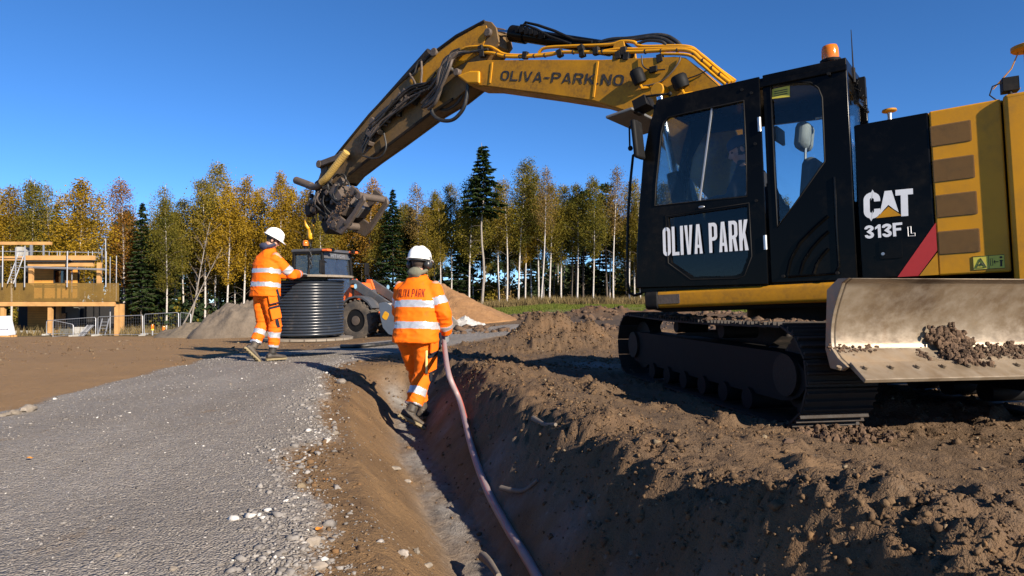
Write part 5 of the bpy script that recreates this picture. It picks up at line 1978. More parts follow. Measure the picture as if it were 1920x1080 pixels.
FRONT = [  # kind, px, top py, depth, tilt
    ('gold', -20, 350, 62, 0), ('gold', 22, 348, 64, 0), ('thin', 50, 332, 66, 0), ('olive', 66, 338, 65, 0), ('thin', 92, 345, 63, 0),
    ('orange', 232, 335, 62, 0), ('spruce', 266, 378, 60, 0),
    ('thin', 300, 345, 63, 0), ('spruce', 306, 385, 62, 0), ('olive', 312, 372, 60, 0), ('olive', 345, 372, 64, 0),
    ('olive', 384, 335, 62, 0), ('olive', 402, 302, 65, 0), ('gold', 425, 345, 61, 0), ('gold', 456, 332, 62, 0), ('gold', 478, 352, 64, 0),
    ('gold', 521, 325, 61, 0), ('gold', 548, 350, 63, 0), ('gold', 578, 352, 61, 0), ('olive', 604, 372, 60, 0), ('gold', 635, 380, 63, 0),
    ('orange', 694, 332, 61, 0), ('spruce', 736, 352, 59, 0), ('olive', 716, 395, 60, 0), ('thin', 782, 345, 60, 0), ('spruce', 770, 385, 63, 0), ('olive', 800, 385, 60, 0),
    ('olive', 826, 372, 60, 0), ('olive', 846, 345, 62, 0), ('olive', 880, 325, 59, 0),
    ('olive', 936, 340, 61, 0), ('thin', 950, 335, 60, 0), ('olive', 972, 296, 60, 2), ('gold', 985, 330, 62, 0), ('olive', 1010, 320, 62, 0),
    ('olive', 1030, 345, 61, 0), ('olive', 1052, 345, 62, 0), ('olive', 1082, 345, 61, 0), ('pine', 1070, 372, 64, 0), ('olive', 1112, 332, 60, 0),
    ('thin', 1150, 312, 60, 0), ('pine', 1140, 340, 64, 0), ('olive', 1180, 335, 62, 0), ('thin', 1200, 352, 61, 0), ('olive', 1215, 345, 62, 0), ('olive', 1240, 340, 61, 0),
    ('gold', 1268, 330, 60, 0), ('olive', 1300, 335, 61, 0), ('gold', 1340, 340, 62, 0),
]
ORD = ['first', 'second', 'third', 'fourth', 'fifth', 'sixth', 'seventh', 'eighth', 'ninth', 'tenth', 'eleventh', 'twelfth', 'thirteenth', 'fourteenth',
       'fifteenth', 'sixteenth', 'seventeenth', 'eighteenth', 'nineteenth', 'twentieth',
       'twenty-first', 'twenty-second', 'twenty-third', 'twenty-fourth', 'twenty-fifth']
FLAB = {'gold': 'golden yellow birch from the left in the front row of the forest', 'olive': 'olive brown birch from the left in the front row of the forest',
        'orange': 'orange tinged birch from the left in the front row of the forest', 'thin': 'slender nearly bare birch from the left in the front row of the forest',
        'spruce': 'dark spruce from the left in the front row of the forest', 'pine': 'dark pine from the left in the front row of the forest'}
seen_n = {}
for k, px, tp, Y, tl_ in sorted(FRONT, key=lambda q: q[1]):
    i = seen_n.get(k, 0)
    seen_n[k] = i + 1
    plant(k, px, tp, Y, tl_, label=(ORD[i]) + ' ' + FLAB[k], group=TLABEL[k][1])
plant('gold', 142, 338, 58, 0, 'broad bright yellow birch right behind the timber house', 2, widen=1.35)
plant('tallspruce', 905, 268, 57)
plant('thin', 1014, 312, 58, 3.5, 'tall thin birch with a straight white trunk leaning slightly right at the field', 0)
plant('snag', 350, 412, 58, 12, 'slim bare tree leaning right across the golden birches beside the grey mound')
plant('snag', 330, 445, 57, 28, 'thin grey bare pole leaning far right behind the fence')
plant('thin', 1236, 420, 52, 0)
for row, (Y0, n, lo_, hi_) in enumerate(((66.5, 38, 375, 430), (71, 40, 385, 440), (77, 40, 395, 445), (84, 36, 405, 450))):
    n = int(n * 1.42)
    for i in range(n):
        px = -60 + 2100 * (i + trng.uniform(0.1, 0.9)) / n
        if 168 < px < 208 and row < 2:
            continue
        kinds = ['olive', 'olive', 'pine', 'spruce', 'thin', 'pine'] if px > 640 else ['olive', 'gold', 'spruce', 'pine', 'olive', 'thin']
        plant(trng.choice(kinds), px, trng.uniform(lo_, hi_) - (25 if px > 640 else 0), Y0 + trng.uniform(-2.5, 2.5))

# undergrowth: dry grass, twigs and low bushes along the forest floor
def blades(n, area, hlo, hhi, width, name, mat, shade=(0.2, 0.8)):
    x, y = area(n)
    z = terrain(x, y)
    n = len(x)
    h = rng.uniform(hlo, hhi, n)
    az = rng.uniform(0, 6.28, n)
    lean = rng.normal(0, 0.35, (n, 2)) * h[:, None]
    w_ = width * rng.uniform(0.6, 1.4, n)
    dx, dy = np.cos(az) * w_, np.sin(az) * w_
    V = np.stack([np.stack([x - dx, y - dy, z - 0.02], 1), np.stack([x + dx, y + dy, z - 0.02], 1), np.stack([x + lean[:, 0], y + lean[:, 1], z + h], 1)], 1).reshape(-1, 3)
    F = np.arange(n * 3).reshape(n, 3)
    return link(name, np_mesh(name, V, F, mat, fattr={'rnd': rng.uniform(shade[0], shade[1], n)}))


M['dry_grass'] = leaf_mat('dry_grass', [(0.1, (0.07, 0.05, 0.025)), (0.5, (0.16, 0.12, 0.055)), (0.95, (0.26, 0.20, 0.10))], 0.2)
M['green_grass'] = leaf_mat('green_grass', [(0.1, (0.05, 0.075, 0.014)), (0.5, (0.09, 0.115, 0.022)), (0.95, (0.17, 0.15, 0.045))], 0.25)


def strip_area(n):
    px = rng.uniform(-80, 2050, n)
    y = rng.uniform(55, 84, n) - np.where(px < 420, 5, 0)
    return (px - 960) / FPX * y, y


def edge_area(n):
    px = rng.uniform(860, 1420, n)
    y = 56.5 + np.abs(rng.normal(0, 1.6, n)) + rng.normal(0, 0.4, n)
    return (px - 960) / FPX * y, y


def field_area(n):
    x = rng.uniform(-2.5, 26, n)
    y = 34 + 23 * rng.random(n) ** 0.8
    ok = fbm(x * 0.4, y * 0.4, 0, 3, 88) > -0.25
    return x[ok], y[ok]


tag(blades(62000, strip_area, 0.2, 0.9, 0.035, 'undergrowth', M['dry_grass'], (0.0, 0.65)), 'brown dry undergrowth on the forest floor between the trunks', kind='stuff')
tag(blades(16000, edge_area, 0.25, 0.7, 0.03, 'dry_grass', M['dry_grass'], (0.4, 1.0)), 'pale dry grass along the edge of the green field', kind='stuff')
tag(blades(60000, field_area, 0.05, 0.16, 0.02, 'grass', M['green_grass']), 'short green grass on the field before the forest', kind='stuff')

# the far side of the wood, one dark mass of stems and foliage
def far_wood():
    n = 36000
    px = rng.uniform(-120, 2050, n)
    y = rng.uniform(92, 108, n)
    x = (px - 960) / FPX * y
    top = np.where(px < 640, 9.0, 6.0) + 3.0 * fbm(px * 0.02, px * 0.0, 0, 3, 91)
    z = terrain(x, y) + rng.random(n) * np.maximum(top, 1.0)
    keep = (fbm(px * 0.03, z * 0.5, 0, 3, 93) > np.where(px > 640, -0.05, -0.45)) | (z - terrain(x, y) < 1.5)
    x, y, z = x[keep], y[keep], z[keep]
    n = len(x)
    P = np.stack([x, y, z], 1)
    a = rng.normal(0, 1, (n, 3)); a /= np.linalg.norm(a, axis=1)[:, None]
    b = rng.normal(0, 1, (n, 3)); b -= a * (a * b).sum(1)[:, None]; b /= np.linalg.norm(b, axis=1)[:, None]
    S = rng.uniform(0.25, 0.6, n)[:, None]
    V = np.stack([P - a * S, P + b * S * 0.7, P + a * S, P - b * S * 0.7], 1).reshape(-1, 3)
    return np_mesh('far_forest', V, np.arange(n * 4).reshape(n, 4), M['needle_pine'], fattr={'rnd': rng.random(n)})


tag(link('far_forest', far_wood()), 'dark far side of the wood seen between the trunks', kind='stuff')

# low leafy bushes that close the gaps between the trunks
def make_bush(seed, mat, n=700):
    T_ = Tree(seed)
    for i in range(9):
        az = T_.r.uniform(0, 6.28)
        L = T_.r.uniform(0.5, 1.0)
        tip = Vector((math.cos(az) * 0.7 * L, math.sin(az) * 0.7 * L, T_.r.uniform(0.5, 1.2)))
        T_.limb([(0, 0, 0), tip * 0.6, tip], 0.02, 0.004, 3)
        T_.leaves(tip * 0.8, (0.32, 0.32, 0.35), n // 9, 0.15, T_.r.uniform(0.2, 0.7))
    return T_.wood.mesh('stems', [M['bark_grey'], M['twig']], 60), T_.crown_mesh('foliage', M[mat])


BUSH = [make_bush(201, 'leaf_olive'), make_bush(202, 'needle_pine'), make_bush(203, 'leaf_sparse', 320)]
for i in range(150):
    px = trng.uniform(-60, 1400)
    Y = trng.uniform(61, 84)
    if px > 850 and Y < 66 and trng.random() < 0.7:
        continue
    k = trng.randrange(3)
    x = at(px, 560, Y).x
    o = empty('bush', (x, Y, gz(x, Y) - 0.1), trng.uniform(0, 6.28))
    s = trng.uniform(0.9, 2.6)
    o.scale = (s * 1.1, s * 1.1, s)
    lb = ['low olive brown bush on the forest floor', 'small dark evergreen bush on the forest floor', 'thin half bare bush on the forest floor'][k]
    tag(o, lb + ' ' + zone(px), 'bush', ['olive bushes', 'dark evergreen bushes', 'half bare bushes'][k] + ' ' + zone(px))
    for nm, me in zip(('stems', 'foliage'), BUSH[k]):
        q = bpy.data.objects.new(nm, me)
        C.objects.link(q)
        q.parent = o

# ================================================================ people
def cloth_mat(name, col, rough=0.85, dirt=0.15, sheen=0.2):
    t = NT(name)
    n1 = t.noise(5, 4, 0.6)
    weave = t.noise(260, 2, 0.5)
    c = t.mix(t.ramp(n1, [(0.45, 0.0), (0.8, dirt)]), col, tuple(v * 0.55 for v in col))
    c = t.mix(t.ramp(t.noise(16, 6, 0.7), [(0.56, 0.0), (0.74, dirt * 1.6)]), c, (0.10, 0.065, 0.035))
    t.bsdf(c, rough, 0.0, t.bump(weave, 0.25, 0.002), **{'Specular IOR Level': 0.15})
    return t.mat


M['hivis'] = cloth_mat('orange_hivis_cloth', (0.80, 0.135, 0.004), 0.75, 0.22)
M['hivis_trouser'] = cloth_mat('orange_hivis_trousers', (0.76, 0.135, 0.006), 0.8, 0.35)
t_ = NT('reflective_tape')
t_.bsdf(t_.mix(t_.noise(60, 3), (0.36, 0.37, 0.40), (0.48, 0.49, 0.52)), 0.35, 0.35)
M['tape'] = t_.mat
M['navy_cloth'] = cloth_mat('navy_cloth', (0.012, 0.014, 0.022))
M['hood_blue'] = cloth_mat('blue_grey_cloth', (0.035, 0.040, 0.070))
M['hood_green'] = cloth_mat('grey_green_cloth', (0.13, 0.13, 0.095))
M['skin'] = worn('skin', (0.42, 0.22, 0.15), (0.35, 0.14, 0.09), 0.3, 8, 0.5, bump=0.05)
M['hair'] = worn('hair', (0.035, 0.022, 0.015), amount=0, rough=0.7)
M['glove'] = cloth_mat('grey_glove', (0.16, 0.17, 0.18))
M['boot'] = worn('boot_leather', (0.018, 0.016, 0.014), (0.16, 0.12, 0.08), 0.7, 9, 0.6)
M['sole'] = worn('muddy_sole', (0.20, 0.16, 0.085), (0.11, 0.08, 0.05), 0.5, 14, 0.8, bump=0.5)
M['helmet'] = worn('white_helmet', (0.72, 0.72, 0.70), (0.45, 0.42, 0.38), 0.12, 4, 0.3, bump=0.0)
M['muff'] = worn('ear_muff', (0.025, 0.026, 0.028), (0.05, 0.05, 0.05), 0.1, 6, 0.35)
M['back_text'] = cloth_mat('dark_red_print', (0.16, 0.02, 0.012))


def fuse(mb, voxel, it=4):
    """Overlapping closed shapes fused into one smooth skin; returns vertices, faces (quads), normals."""
    me = mb.mesh('tmp', M['skin'])
    o = bpy.data.objects.new('tmp', me)
    C.objects.link(o)
    r_ = o.modifiers.new('r', 'REMESH')
    r_.mode = 'VOXEL'
    r_.voxel_size = voxel
    s_ = o.modifiers.new('s', 'SMOOTH')
    s_.factor = 0.5
    s_.iterations = it
    dg = bpy.context.evaluated_depsgraph_get()
    ev = bpy.data.meshes.new_from_object(o.evaluated_get(dg))
    n = len(ev.vertices)
    V = np.empty(n * 3)
    ev.vertices.foreach_get('co', V)
    N = np.empty(n * 3)
    ev.vertex_normals.foreach_get('vector', N)
    F = np.empty(len(ev.loops), dtype=np.int32)
    ev.loops.foreach_get('vertex_index', F)
    tot = np.empty(len(ev.polygons), dtype=np.int32)
    ev.polygons.foreach_get('loop_total', tot)
    st = np.empty(len(ev.polygons), dtype=np.int32)
    ev.polygons.foreach_get('loop_start', st)
    F4 = np.stack([F[st[tot == 4] + k] for k in range(4)], 1)
    bpy.data.objects.remove(o)
    bpy.data.meshes.remove(me)
    bpy.data.meshes.remove(ev)
    return V.reshape(-1, 3), F4, N.reshape(-1, 3)


def seg_param(P, a, b):
    a, b = np.array(a), np.array(b)
    d = b - a
    t = ((P - a) @ d) / (d @ d)
    q = a + np.clip(t, 0, 1)[:, None] * d
    return t, np.linalg.norm(P - q, axis=1)


def wrinkle(V, N, amp, joints, seed):
    """Cloth folds: mostly crosswise creases, deeper close to the joints."""
    x, y, z = V[:, 0], V[:, 1], V[:, 2]
    w1 = 1 - np.abs(vnoise(x * 6 + z * 4, y * 6 - z * 3, z * 17, seed))
    w2 = 1 - np.abs(vnoise(x * 11 - z * 11, y * 11, z * 12 + x * 8, seed + 3))
    k = np.full(len(V), 0.45)
    for j, r in joints:
        d = np.linalg.norm(V - np.array(j), axis=1)
        k = np.maximum(k, np.exp(-(d / r) ** 2))
    big = vnoise(x * 4, y * 4, z * 4, seed + 9)
    disp = amp * k * (1.1 * (w1 ** 3 - 0.4) + 0.7 * (w2 ** 3 - 0.4)) + amp * 0.9 * big
    return V + N * disp[:, None]


def ellring(c, rx, ry, n=22, tilt=0.0, yaw=0.0, sq=2.4):
    out = []
    for j in range(n):
        a = 2 * math.pi * j / n
        ca, sa = math.cos(a), math.sin(a)
        x = rx * math.copysign(abs(ca) ** (2 / sq), ca)
        y = ry * math.copysign(abs(sa) ** (2 / sq), sa)
        p = Matrix.Rotation(yaw, 3, 'Z') @ Matrix.Rotation(tilt, 3, 'X') @ Vector((x, y, 0))
        out.append(Vector(c) + p)
    return out


def limb(mb, pts, rs, n=14):
    mb.tube(pts, rs, n)
    for p, r in zip(pts, rs):
        mb.ball(p, r * 0.995, n, 8)


def hand(mb, w, d, nrm, side, curl=(18, 28, 22), k=1.0):
    """Palm, four fingers and a thumb. d: fingers' direction, nrm: palm's facing, side: towards the thumb."""
    w, d, nrm, s = Vector(w), Vector(d).normalized(), Vector(nrm).normalized(), Vector(side).normalized()
    rings = []
    for t, hw, th in ((-0.02, 0.027, 0.022), (0.02, 0.036, 0.018), (0.06, 0.043, 0.016), (0.095, 0.041, 0.014)):
        c = w + d * t * k
        rings.append([c + s * hw * math.cos(a) * k + nrm * th * math.sin(a) * k for a in [2 * math.pi * i / 12 for i in range(12)]])
    mb.loft(rings)
    for i, (off, ln) in enumerate(((0.031, 0.072), (0.0105, 0.082), (-0.0105, 0.075), (-0.031, 0.058))):
        p = w + d * 0.08 * k + s * off * k
        pts = [p]
        a = 0
        for q, f in zip(curl, (0.46, 0.32, 0.26)):
            a += q
            dv = d * math.cos(R(a)) + nrm * math.sin(R(a))
            p = p + dv * ln * f * k * 1.08
            pts.append(p)
        mb.tube(pts, [0.0105 * k, 0.010 * k, 0.009 * k, 0.0075 * k], 8)
        mb.ball(pts[-1], 0.0078 * k, 8, 6)
    p = w + d * 0.02 * k + s * 0.028 * k
    t1 = p + (s * 0.75 + d * 0.6 + nrm * 0.35).normalized() * 0.045 * k
    t2 = t1 + (d * 0.8 + s * 0.2 + nrm * 0.55).normalized() * 0.035 * k
    mb.tube([p, t1, t2], [0.014 * k, 0.011 * k, 0.009 * k], 8)
    mb.ball(t2, 0.0092 * k, 8, 6)


def head_shapes(mb, HM):
    def P(x, y, z): return HM @ Vector((x, y, z))
    rot = HM.to_3x3()
    mb.ball(P(0, -0.008, 0.03), (0.077, 0.096, 0.098), 18, 12, rot=rot)
    mb.ball(P(0, 0.030, -0.035), (0.062, 0.066, 0.085), 16, 10, rot=rot)
    mb.ball(P(0, 0.060, -0.098), (0.032, 0.026, 0.022), 10, 8, rot=rot)
    mb.ball(P(0, 0.083, 0.030), (0.050, 0.014, 0.012), 10, 6, rot=rot)
    mb.tube([P(0, 0.088, 0.022), P(0, 0.104, -0.008), P(0, 0.118, -0.026)], [0.009, 0.011, 0.014], 8)
    mb.ball(P(0, 0.106, -0.031), (0.019, 0.013, 0.010), 8, 6, rot=rot)
    for s in (-1, 1):
        mb.ball(P(s * 0.078, -0.005, -0.008), (0.012, 0.020, 0.033), 8, 6, rot=rot)
        mb.ball(P(s * 0.045, 0.060, -0.028), (0.022, 0.026, 0.022), 8, 6, rot=rot)
    mb.ball(P(0, 0.086, -0.058), (0.026, 0.012, 0.008), 8, 6, rot=rot)
    mb.ball(P(0, 0.083, -0.072), (0.023, 0.012, 0.008), 8, 6, rot=rot)


def person(label, cat, loc_, yaw, J, opts):
    root = empty('person', loc_, yaw, label, cat)
    if 'matrix' in opts:
        root.matrix_world = opts['matrix']
    sd = opts['seed']
    hr_, hp_, ht_ = opts.get('head', (0, 0, 0))
    HM = Matrix.Translation(J['head']) @ Matrix.Rotation(R(hr_), 4, 'Z') @ Matrix.Rotation(R(hp_), 4, 'X') @ Matrix.Rotation(R(ht_), 4, 'Y')
    # --- body
    mb = MB()
    sp = J['spine']
    wid = [(0.15, 0.10), (0.145, 0.10), (0.16, 0.11), (0.175, 0.115), (0.15, 0.09), (0.06, 0.06)]
    mb.loft([ellring(p, a, b) for p, (a, b) in zip(sp, wid)])
    mb.tube([sp[-1] - Vector((0, 0, 0.05)), Vector(J['head']) + (HM.to_3x3() @ Vector((0, -0.025, -0.05)))], [0.062, 0.056], 14)
    head_shapes(mb, HM)
    for s in 'RL':
        limb(mb, [J['sho' + s], J['elb' + s], J['wri' + s]], [0.058, 0.046, 0.032])
        limb(mb, [J['hip' + s], J['kne' + s], J['ank' + s]], [0.085, 0.062, 0.042])
        fd = Vector(J['sole' + s]).normalized()
        sf = (Vector(J['kne' + s]) - Vector(J['ank' + s])).normalized()
        dnv = -(sf - fd * sf.dot(fd)).normalized()
        limb(mb, [Vector(J['ank' + s]), Vector(J['ank' + s]) + dnv * 0.055, Vector(J['ank' + s]) + dnv * 0.07 + fd * 0.10], [0.040, 0.034, 0.022], 10)
        hand(mb, J['wri' + s], *J['hand' + s], k=1.12)
    V, F, N = fuse(mb, 0.0065, 2)
    fc = V[F].mean(1)
    mi = np.zeros(len(F), dtype=np.int32)
    HI = HM.inverted()
    hl = (np.array(HI.to_3x3()) @ (fc.T)).T + np.array(HI.translation)
    hairy = (np.linalg.norm(hl, axis=1) < 0.2) & (hl[:, 1] < 0.035 - 0.25 * np.clip(hl[:, 2], -0.1, 0.05)) & (hl[:, 2] > -0.055 + 0.35 * np.maximum(hl[:, 1], 0)) & (np.abs(hl[:, 0]) < 0.080)
    mi[hairy] = 1
    for s in 'RL':
        mi[np.linalg.norm(fc - np.array(J['wri' + s]), axis=1) < 0.24] = 2 if opts.get('gloves', True) else 0
    hd = np.linalg.norm(hl, axis=1) < 0.2
    mi[hd & (mi == 2)] = 0
    body = link('body', np_mesh('body', V, F, [M['skin'], M['hair'], M['glove']], True, midx=mi), root)
    for s in (-1, 1):
        e = MB().ball(HM @ Vector((s * 0.031, 0.082, 0.008)), 0.0105, 10, 8).build('eye', M['eye'], root, 60)
    # --- jacket
    mb = MB()
    jr = opts['jacket']
    mb.loft([ellring(p, a, b, 26, tl) for p, a, b, tl in jr])
    for s in 'RL':
        sh, el, wr = Vector(J['sho' + s]), Vector(J['elb' + s]), Vector(J['wri' + s])
        sh = sh - Vector((0.012 if sh.x > 0 else -0.012, 0, 0.035))
        inn = sh.lerp(jr[-2][0], 0.72) + Vector((0, 0, -0.012))
        mb.tube([inn, sh, sh.lerp(el, 0.5), el, el.lerp(wr, 0.55), wr + (wr - el).normalized() * 0.005], [0.066, 0.086, 0.087, 0.080, 0.074, 0.062], 16)
        mb.ball(sh, 0.087, 16, 10)
        mb.ball(el, 0.081, 14, 10)
    V, F, N = fuse(mb, 0.0105, 5)
    jl = [(J['elb' + s], 0.16) for s in 'RL'] + [(jr[0][0] + Vector((0, 0, 0.1)), 0.22), (J['shoR'], 0.12), (J['shoL'], 0.12)]
    V = wrinkle(V, N, opts.get('fold', 0.0145), jl, sd)
    fc = V[F].mean(1)
    best = np.full(len(fc), 9.0)
    lab = np.zeros(len(fc), dtype=np.int32)
    tt = np.zeros(len(fc))
    for i, s in enumerate('RL'):
        for k, (a, b) in enumerate((('sho', 'elb'), ('elb', 'wri'))):
            t, d = seg_param(fc, J[a + s], J[b + s])
            d = d - (0.085 if k == 0 else 0.07)
            m_ = d < best
            best[m_] = d[m_]
            lab[m_] = 1 + k
            tt[m_] = t[m_]
    axis_a, axis_b = jr[0][0], jr[-2][0]
    ta, da = seg_param(fc, axis_a, axis_b)
    H_ = (Vector(axis_b) - Vector(axis_a)).length
    cy = np.array(axis_a)[None, :] + np.clip(ta, 0, 1)[:, None] * (np.array(axis_b) - np.array(axis_a))[None, :]
    rel = fc - cy
    de = np.sqrt((rel[:, 0] / 0.24) ** 2 + (rel[:, 1] / 0.165) ** 2) - 1
    tors = (de * 0.16 < best)
    mi = np.zeros(len(fc), dtype=np.int32)
    hz = ta * H_
    for a, b in opts['tbands']:
        mi[tors & (hz > a) & (hz < b)] = 1
    if J.get('sleeve_bands', True) and opts.get('sbands'):
        for k, a, b in opts['sbands']:
            mi[(~tors) & (lab == k) & (tt > a) & (tt < b)] = 1
    jm = opts['jmat']
    jme = np_mesh('jacket', V, F, [M[jm], M['tape']], True, midx=mi)
    jacket = link('jacket', jme, root)
    # cuffs end and hem are closed cloth edges; collar and hood round the neck
    nk = Vector(jr[-1][0])
    if opts.get('hood'):
        hm = MB()
        rings = []
        hd_ = [(0.00, 0.095, 0.090), (0.03, 0.105, 0.105), (0.065, 0.098, 0.102), (0.085, 0.078, 0.082), (0.055, 0.072, 0.076)]
        for dz, a, b in hd_:
            rings.append(ellring(nk + Vector((0, -0.01, dz - 0.03)), a, b, 20, R(12)))
        hm.loft(rings, caps=False)
        hm.ball(nk + Vector((0, -0.085, 0.03)), (0.085, 0.05, 0.055), 14, 10)
        hm.tube(ellring(nk + Vector((0, -0.012, 0.045)), 0.088, 0.092, 20, R(14)), 0.022, 8, closed=True)
        Vh, Fh, Nh = fuse(hm, 0.008, 3)
        Vh = wrinkle(Vh, Nh, 0.008, [], sd + 5)
        link('hood', np_mesh('hood', Vh, Fh, M[opts['hood']], True), root)
    # --- trousers
    mb = MB()
    pel = Vector(sp[0])
    mb.loft([ellring(pel + Vector((0, 0, dz)), a, b, 22) for dz, a, b in ((0.16, 0.175, 0.13), (0.05, 0.19, 0.145), (-0.04, 0.185, 0.145), (-0.10, 0.15, 0.11))])
    for s in 'RL':
        hp, kn, an = Vector(J['hip' + s]), Vector(J['kne' + s]), Vector(J['ank' + s])
        mb.tube([hp + Vector((0, 0, 0.06)), hp, hp.lerp(kn, 0.5), kn, kn.lerp(an, 0.45), kn.lerp(an, 0.86)], [0.105, 0.112, 0.104, 0.092, 0.088, 0.084], 16)
        mb.ball(kn, 0.093, 14, 10)
    V, F, N = fuse(mb, 0.0105, 4)
    jl = [(J['kne' + s], 0.17) for s in 'RL'] + [(Vector(J['ank' + s]) + Vector((0, 0, 0.1)), 0.15) for s in 'RL'] + [(pel - Vector((0, 0, 0.08)), 0.16)]
    V = wrinkle(V, N, opts.get('fold', 0.0145) * 1.1, jl, sd + 20)
    fc = V[F].mean(1)
    best = np.full(len(fc), 9.0)
    tt = np.zeros(len(fc))
    lab = np.zeros(len(fc), dtype=np.int32)
    for s in 'RL':
        for k, (a, b) in enumerate((('hip', 'kne'), ('kne', 'ank'))):
            t, d = seg_param(fc, J[a + s], J[b + s])
            m_ = d < best
            best[m_], tt[m_], lab[m_] = d[m_], t[m_], k
    mi = np.zeros(len(fc), dtype=np.int32)
    for a, b in opts.get('lbands', ()):
        mi[(lab == 1) & (tt > a) & (tt < b)] = 1
    trousers = link('trousers', np_mesh('trousers', V, F, [M[opts['tmat']], M['tape']], True, midx=mi), root)
    # --- boots
    for s in 'RL':
        an, toe = Vector(J['ank' + s]), Vector(J['toe' + s])
        f = (toe - an)
        f.normalize()
        shaft = (Vector(J['kne' + s]) - an).normalized()
        up = (shaft - f * shaft.dot(f))
        up.normalize()
        sd_ = f.cross(up).normalized()
        # foot frame: along the sole
        dn = -up
        ff = (toe + dn * 0.0 - an)
        c0 = an + dn * 0.045
        fl = J.get('sole' + s)
        if fl is not None:
            f = Vector(fl).normalized()
            up = (shaft - f * shaft.dot(f)).normalized()
            sd_ = f.cross(up).normalized()
            dn = -up
        b_ = MB()
        rr = []
        for t, w_, h_ in ((-0.085, 0.036, 0.075), (-0.05, 0.044, 0.085), (0.02, 0.046, 0.085), (0.08, 0.049, 0.068), (0.14, 0.053, 0.052), (0.19, 0.047, 0.044), (0.215, 0.028, 0.030)):
            cc_ = an + f * t + dn * (0.105 - h_ * 0.5)
            rr.append([cc_ + sd_ * w_ * math.cos(a) + up * h_ * 0.5 * math.sin(a) for a in [2 * math.pi * i / 14 for i in range(14)]])
        b_.loft(rr)
        b_.tube([an + dn * 0.03, an + shaft * 0.07, an + shaft * 0.14], [0.056, 0.056, 0.058], 14)
        Vb, Fb, Nb = fuse(b_, 0.008, 3)
        bo = link('boot', np_mesh('boot', Vb, Fb, M['boot'], True), root)
        so = MB()
        outl = [(-0.098, 0.022), (-0.09, 0.036), (-0.05, 0.044), (0.02, 0.042), (0.08, 0.048), (0.14, 0.055), (0.19, 0.050), (0.222, 0.028)]
        ol = outl + [(t, -w_) for t, w_ in outl[::-1]]
        top = [an + f * t + sd_ * w_ + dn * 0.098 for t, w_ in ol]
        bot = [p + dn * 0.026 for p in top]
        so.loft([top, bot])
        for k in range(7):
            t = -0.085 + k * 0.045
            so.box(an + f * t + dn * 0.126, (0.024, 0.07, 0.012), Matrix((f, sd_, up)).transposed())
        so.build('sole', M['sole'], bo, 40, bevel=0.003)
    # --- headgear
    if opts.get('helmet', True):
        mb = MB()
        prof = [(0.128, 0.0), (0.127, 0.03), (0.120, 0.066), (0.102, 0.100), (0.072, 0.124), (0.036, 0.136), (0.0, 0.139)]
        rings = []
        for r0, z0 in prof:
            ring = []
            for j in range(32):
                a = 2 * math.pi * j / 32
                rx, ry = r0 * 0.93, r0 * 1.10
                ring.append(HM @ Vector((rx * math.cos(a), ry * math.sin(a) - 0.004, z0 + 0.045)))
            rings.append(ring)
        mb.loft(rings)
        brim = []
        for ro, dz in ((0.120, 0.012), (0.126, -0.006)):
            pass
        outer, inner2, low = [], [], []
        for j in range(32):
            a = 2 * math.pi * j / 32
            pk = max(0, math.sin(a)) ** 2.2
            rx, ry = 0.119 + 0.016, 0.141 + 0.014 + 0.045 * pk
            outer.append(HM @ Vector((rx * math.cos(a), ry * math.sin(a) - 0.004, 0.042 - 0.014 * pk)))
            low.append(HM @ Vector((rx * 0.985 * math.cos(a), ry * 0.985 * math.sin(a) - 0.004, 0.036 - 0.014 * pk)))
            inner2.append(HM @ Vector((0.117 * math.cos(a), 0.139 * math.sin(a) - 0.004, 0.052)))
        inner3 = [HM @ Vector((0.110 * math.cos(2 * math.pi * j / 32), 0.132 * math.sin(2 * math.pi * j / 32) - 0.004, 0.040)) for j in range(32)]
        mb.loft([inner3, low, outer, inner2], caps=False)
        hel = mb.build('helmet', M['helmet'], root, 50)
        for k in (-0.03, 0.03):       # raised ribs of the shell
            pts = [HM @ Vector((k, y, 0.045 + 0.142 * math.sqrt(max(0, 1 - (y / 0.146) ** 2)) * 0.985)) for y in [-0.11 + i * 0.022 for i in range(11)]]
            MB().tube(pts, 0.006, 6).build('rib', M['helmet'], hel, 60)
        MB().tube([HM @ Vector((0.108 * math.cos(a), 0.122 * math.sin(a) - 0.004, 0.028)) for a in [2 * math.pi * i / 24 for i in range(24)]], 0.012, 6, closed=True).build('headband', M['muff'], hel, 60)
    if opts.get('muffs'):
        for s in (-1, 1):
            q = MB()
            q.lathe([(0.030, -0.006), (0.046, -0.002), (0.048, 0.016), (0.045, 0.034), (0.034, 0.048), (0.0, 0.052)], HM @ Vector((s * 0.096, 0.0, -0.012)), axis=HM.to_3x3() @ Vector((s, -0.12, 0.05)), n=20)
            mo = q.build('ear_muff', M['muff'], root, 50)
            MB().tube([HM @ Vector((s * 0.142, -0.005, 0.0)), HM @ Vector((s * 0.146, -0.005, 0.04)), HM @ Vector((s * 0.126, 0.0, 0.07))], 0.006, 6).build('muff_arm', M['muff'], mo, 60)
    if opts.get('cap'):
        q = MB()
        rings = []
        for r0, z0 in ((0.103, 0.03), (0.104, 0.06), (0.094, 0.10), (0.066, 0.128), (0.03, 0.138), (0.0, 0.14)):
            rings.append([HM @ Vector((r0 * 0.86 * math.cos(a), r0 * 1.04 * math.sin(a) - 0.006, z0)) for a in [2 * math.pi * i / 24 for i in range(24)]])
        q.loft(rings)
        q.build('cap', M['hood_blue'], root, 50)
    return root, body, jacket, trousers, HM


t_ = NT('eye')
t_.bsdf((0.06, 0.045, 0.04), 0.15)
M['eye'] = t_.mat


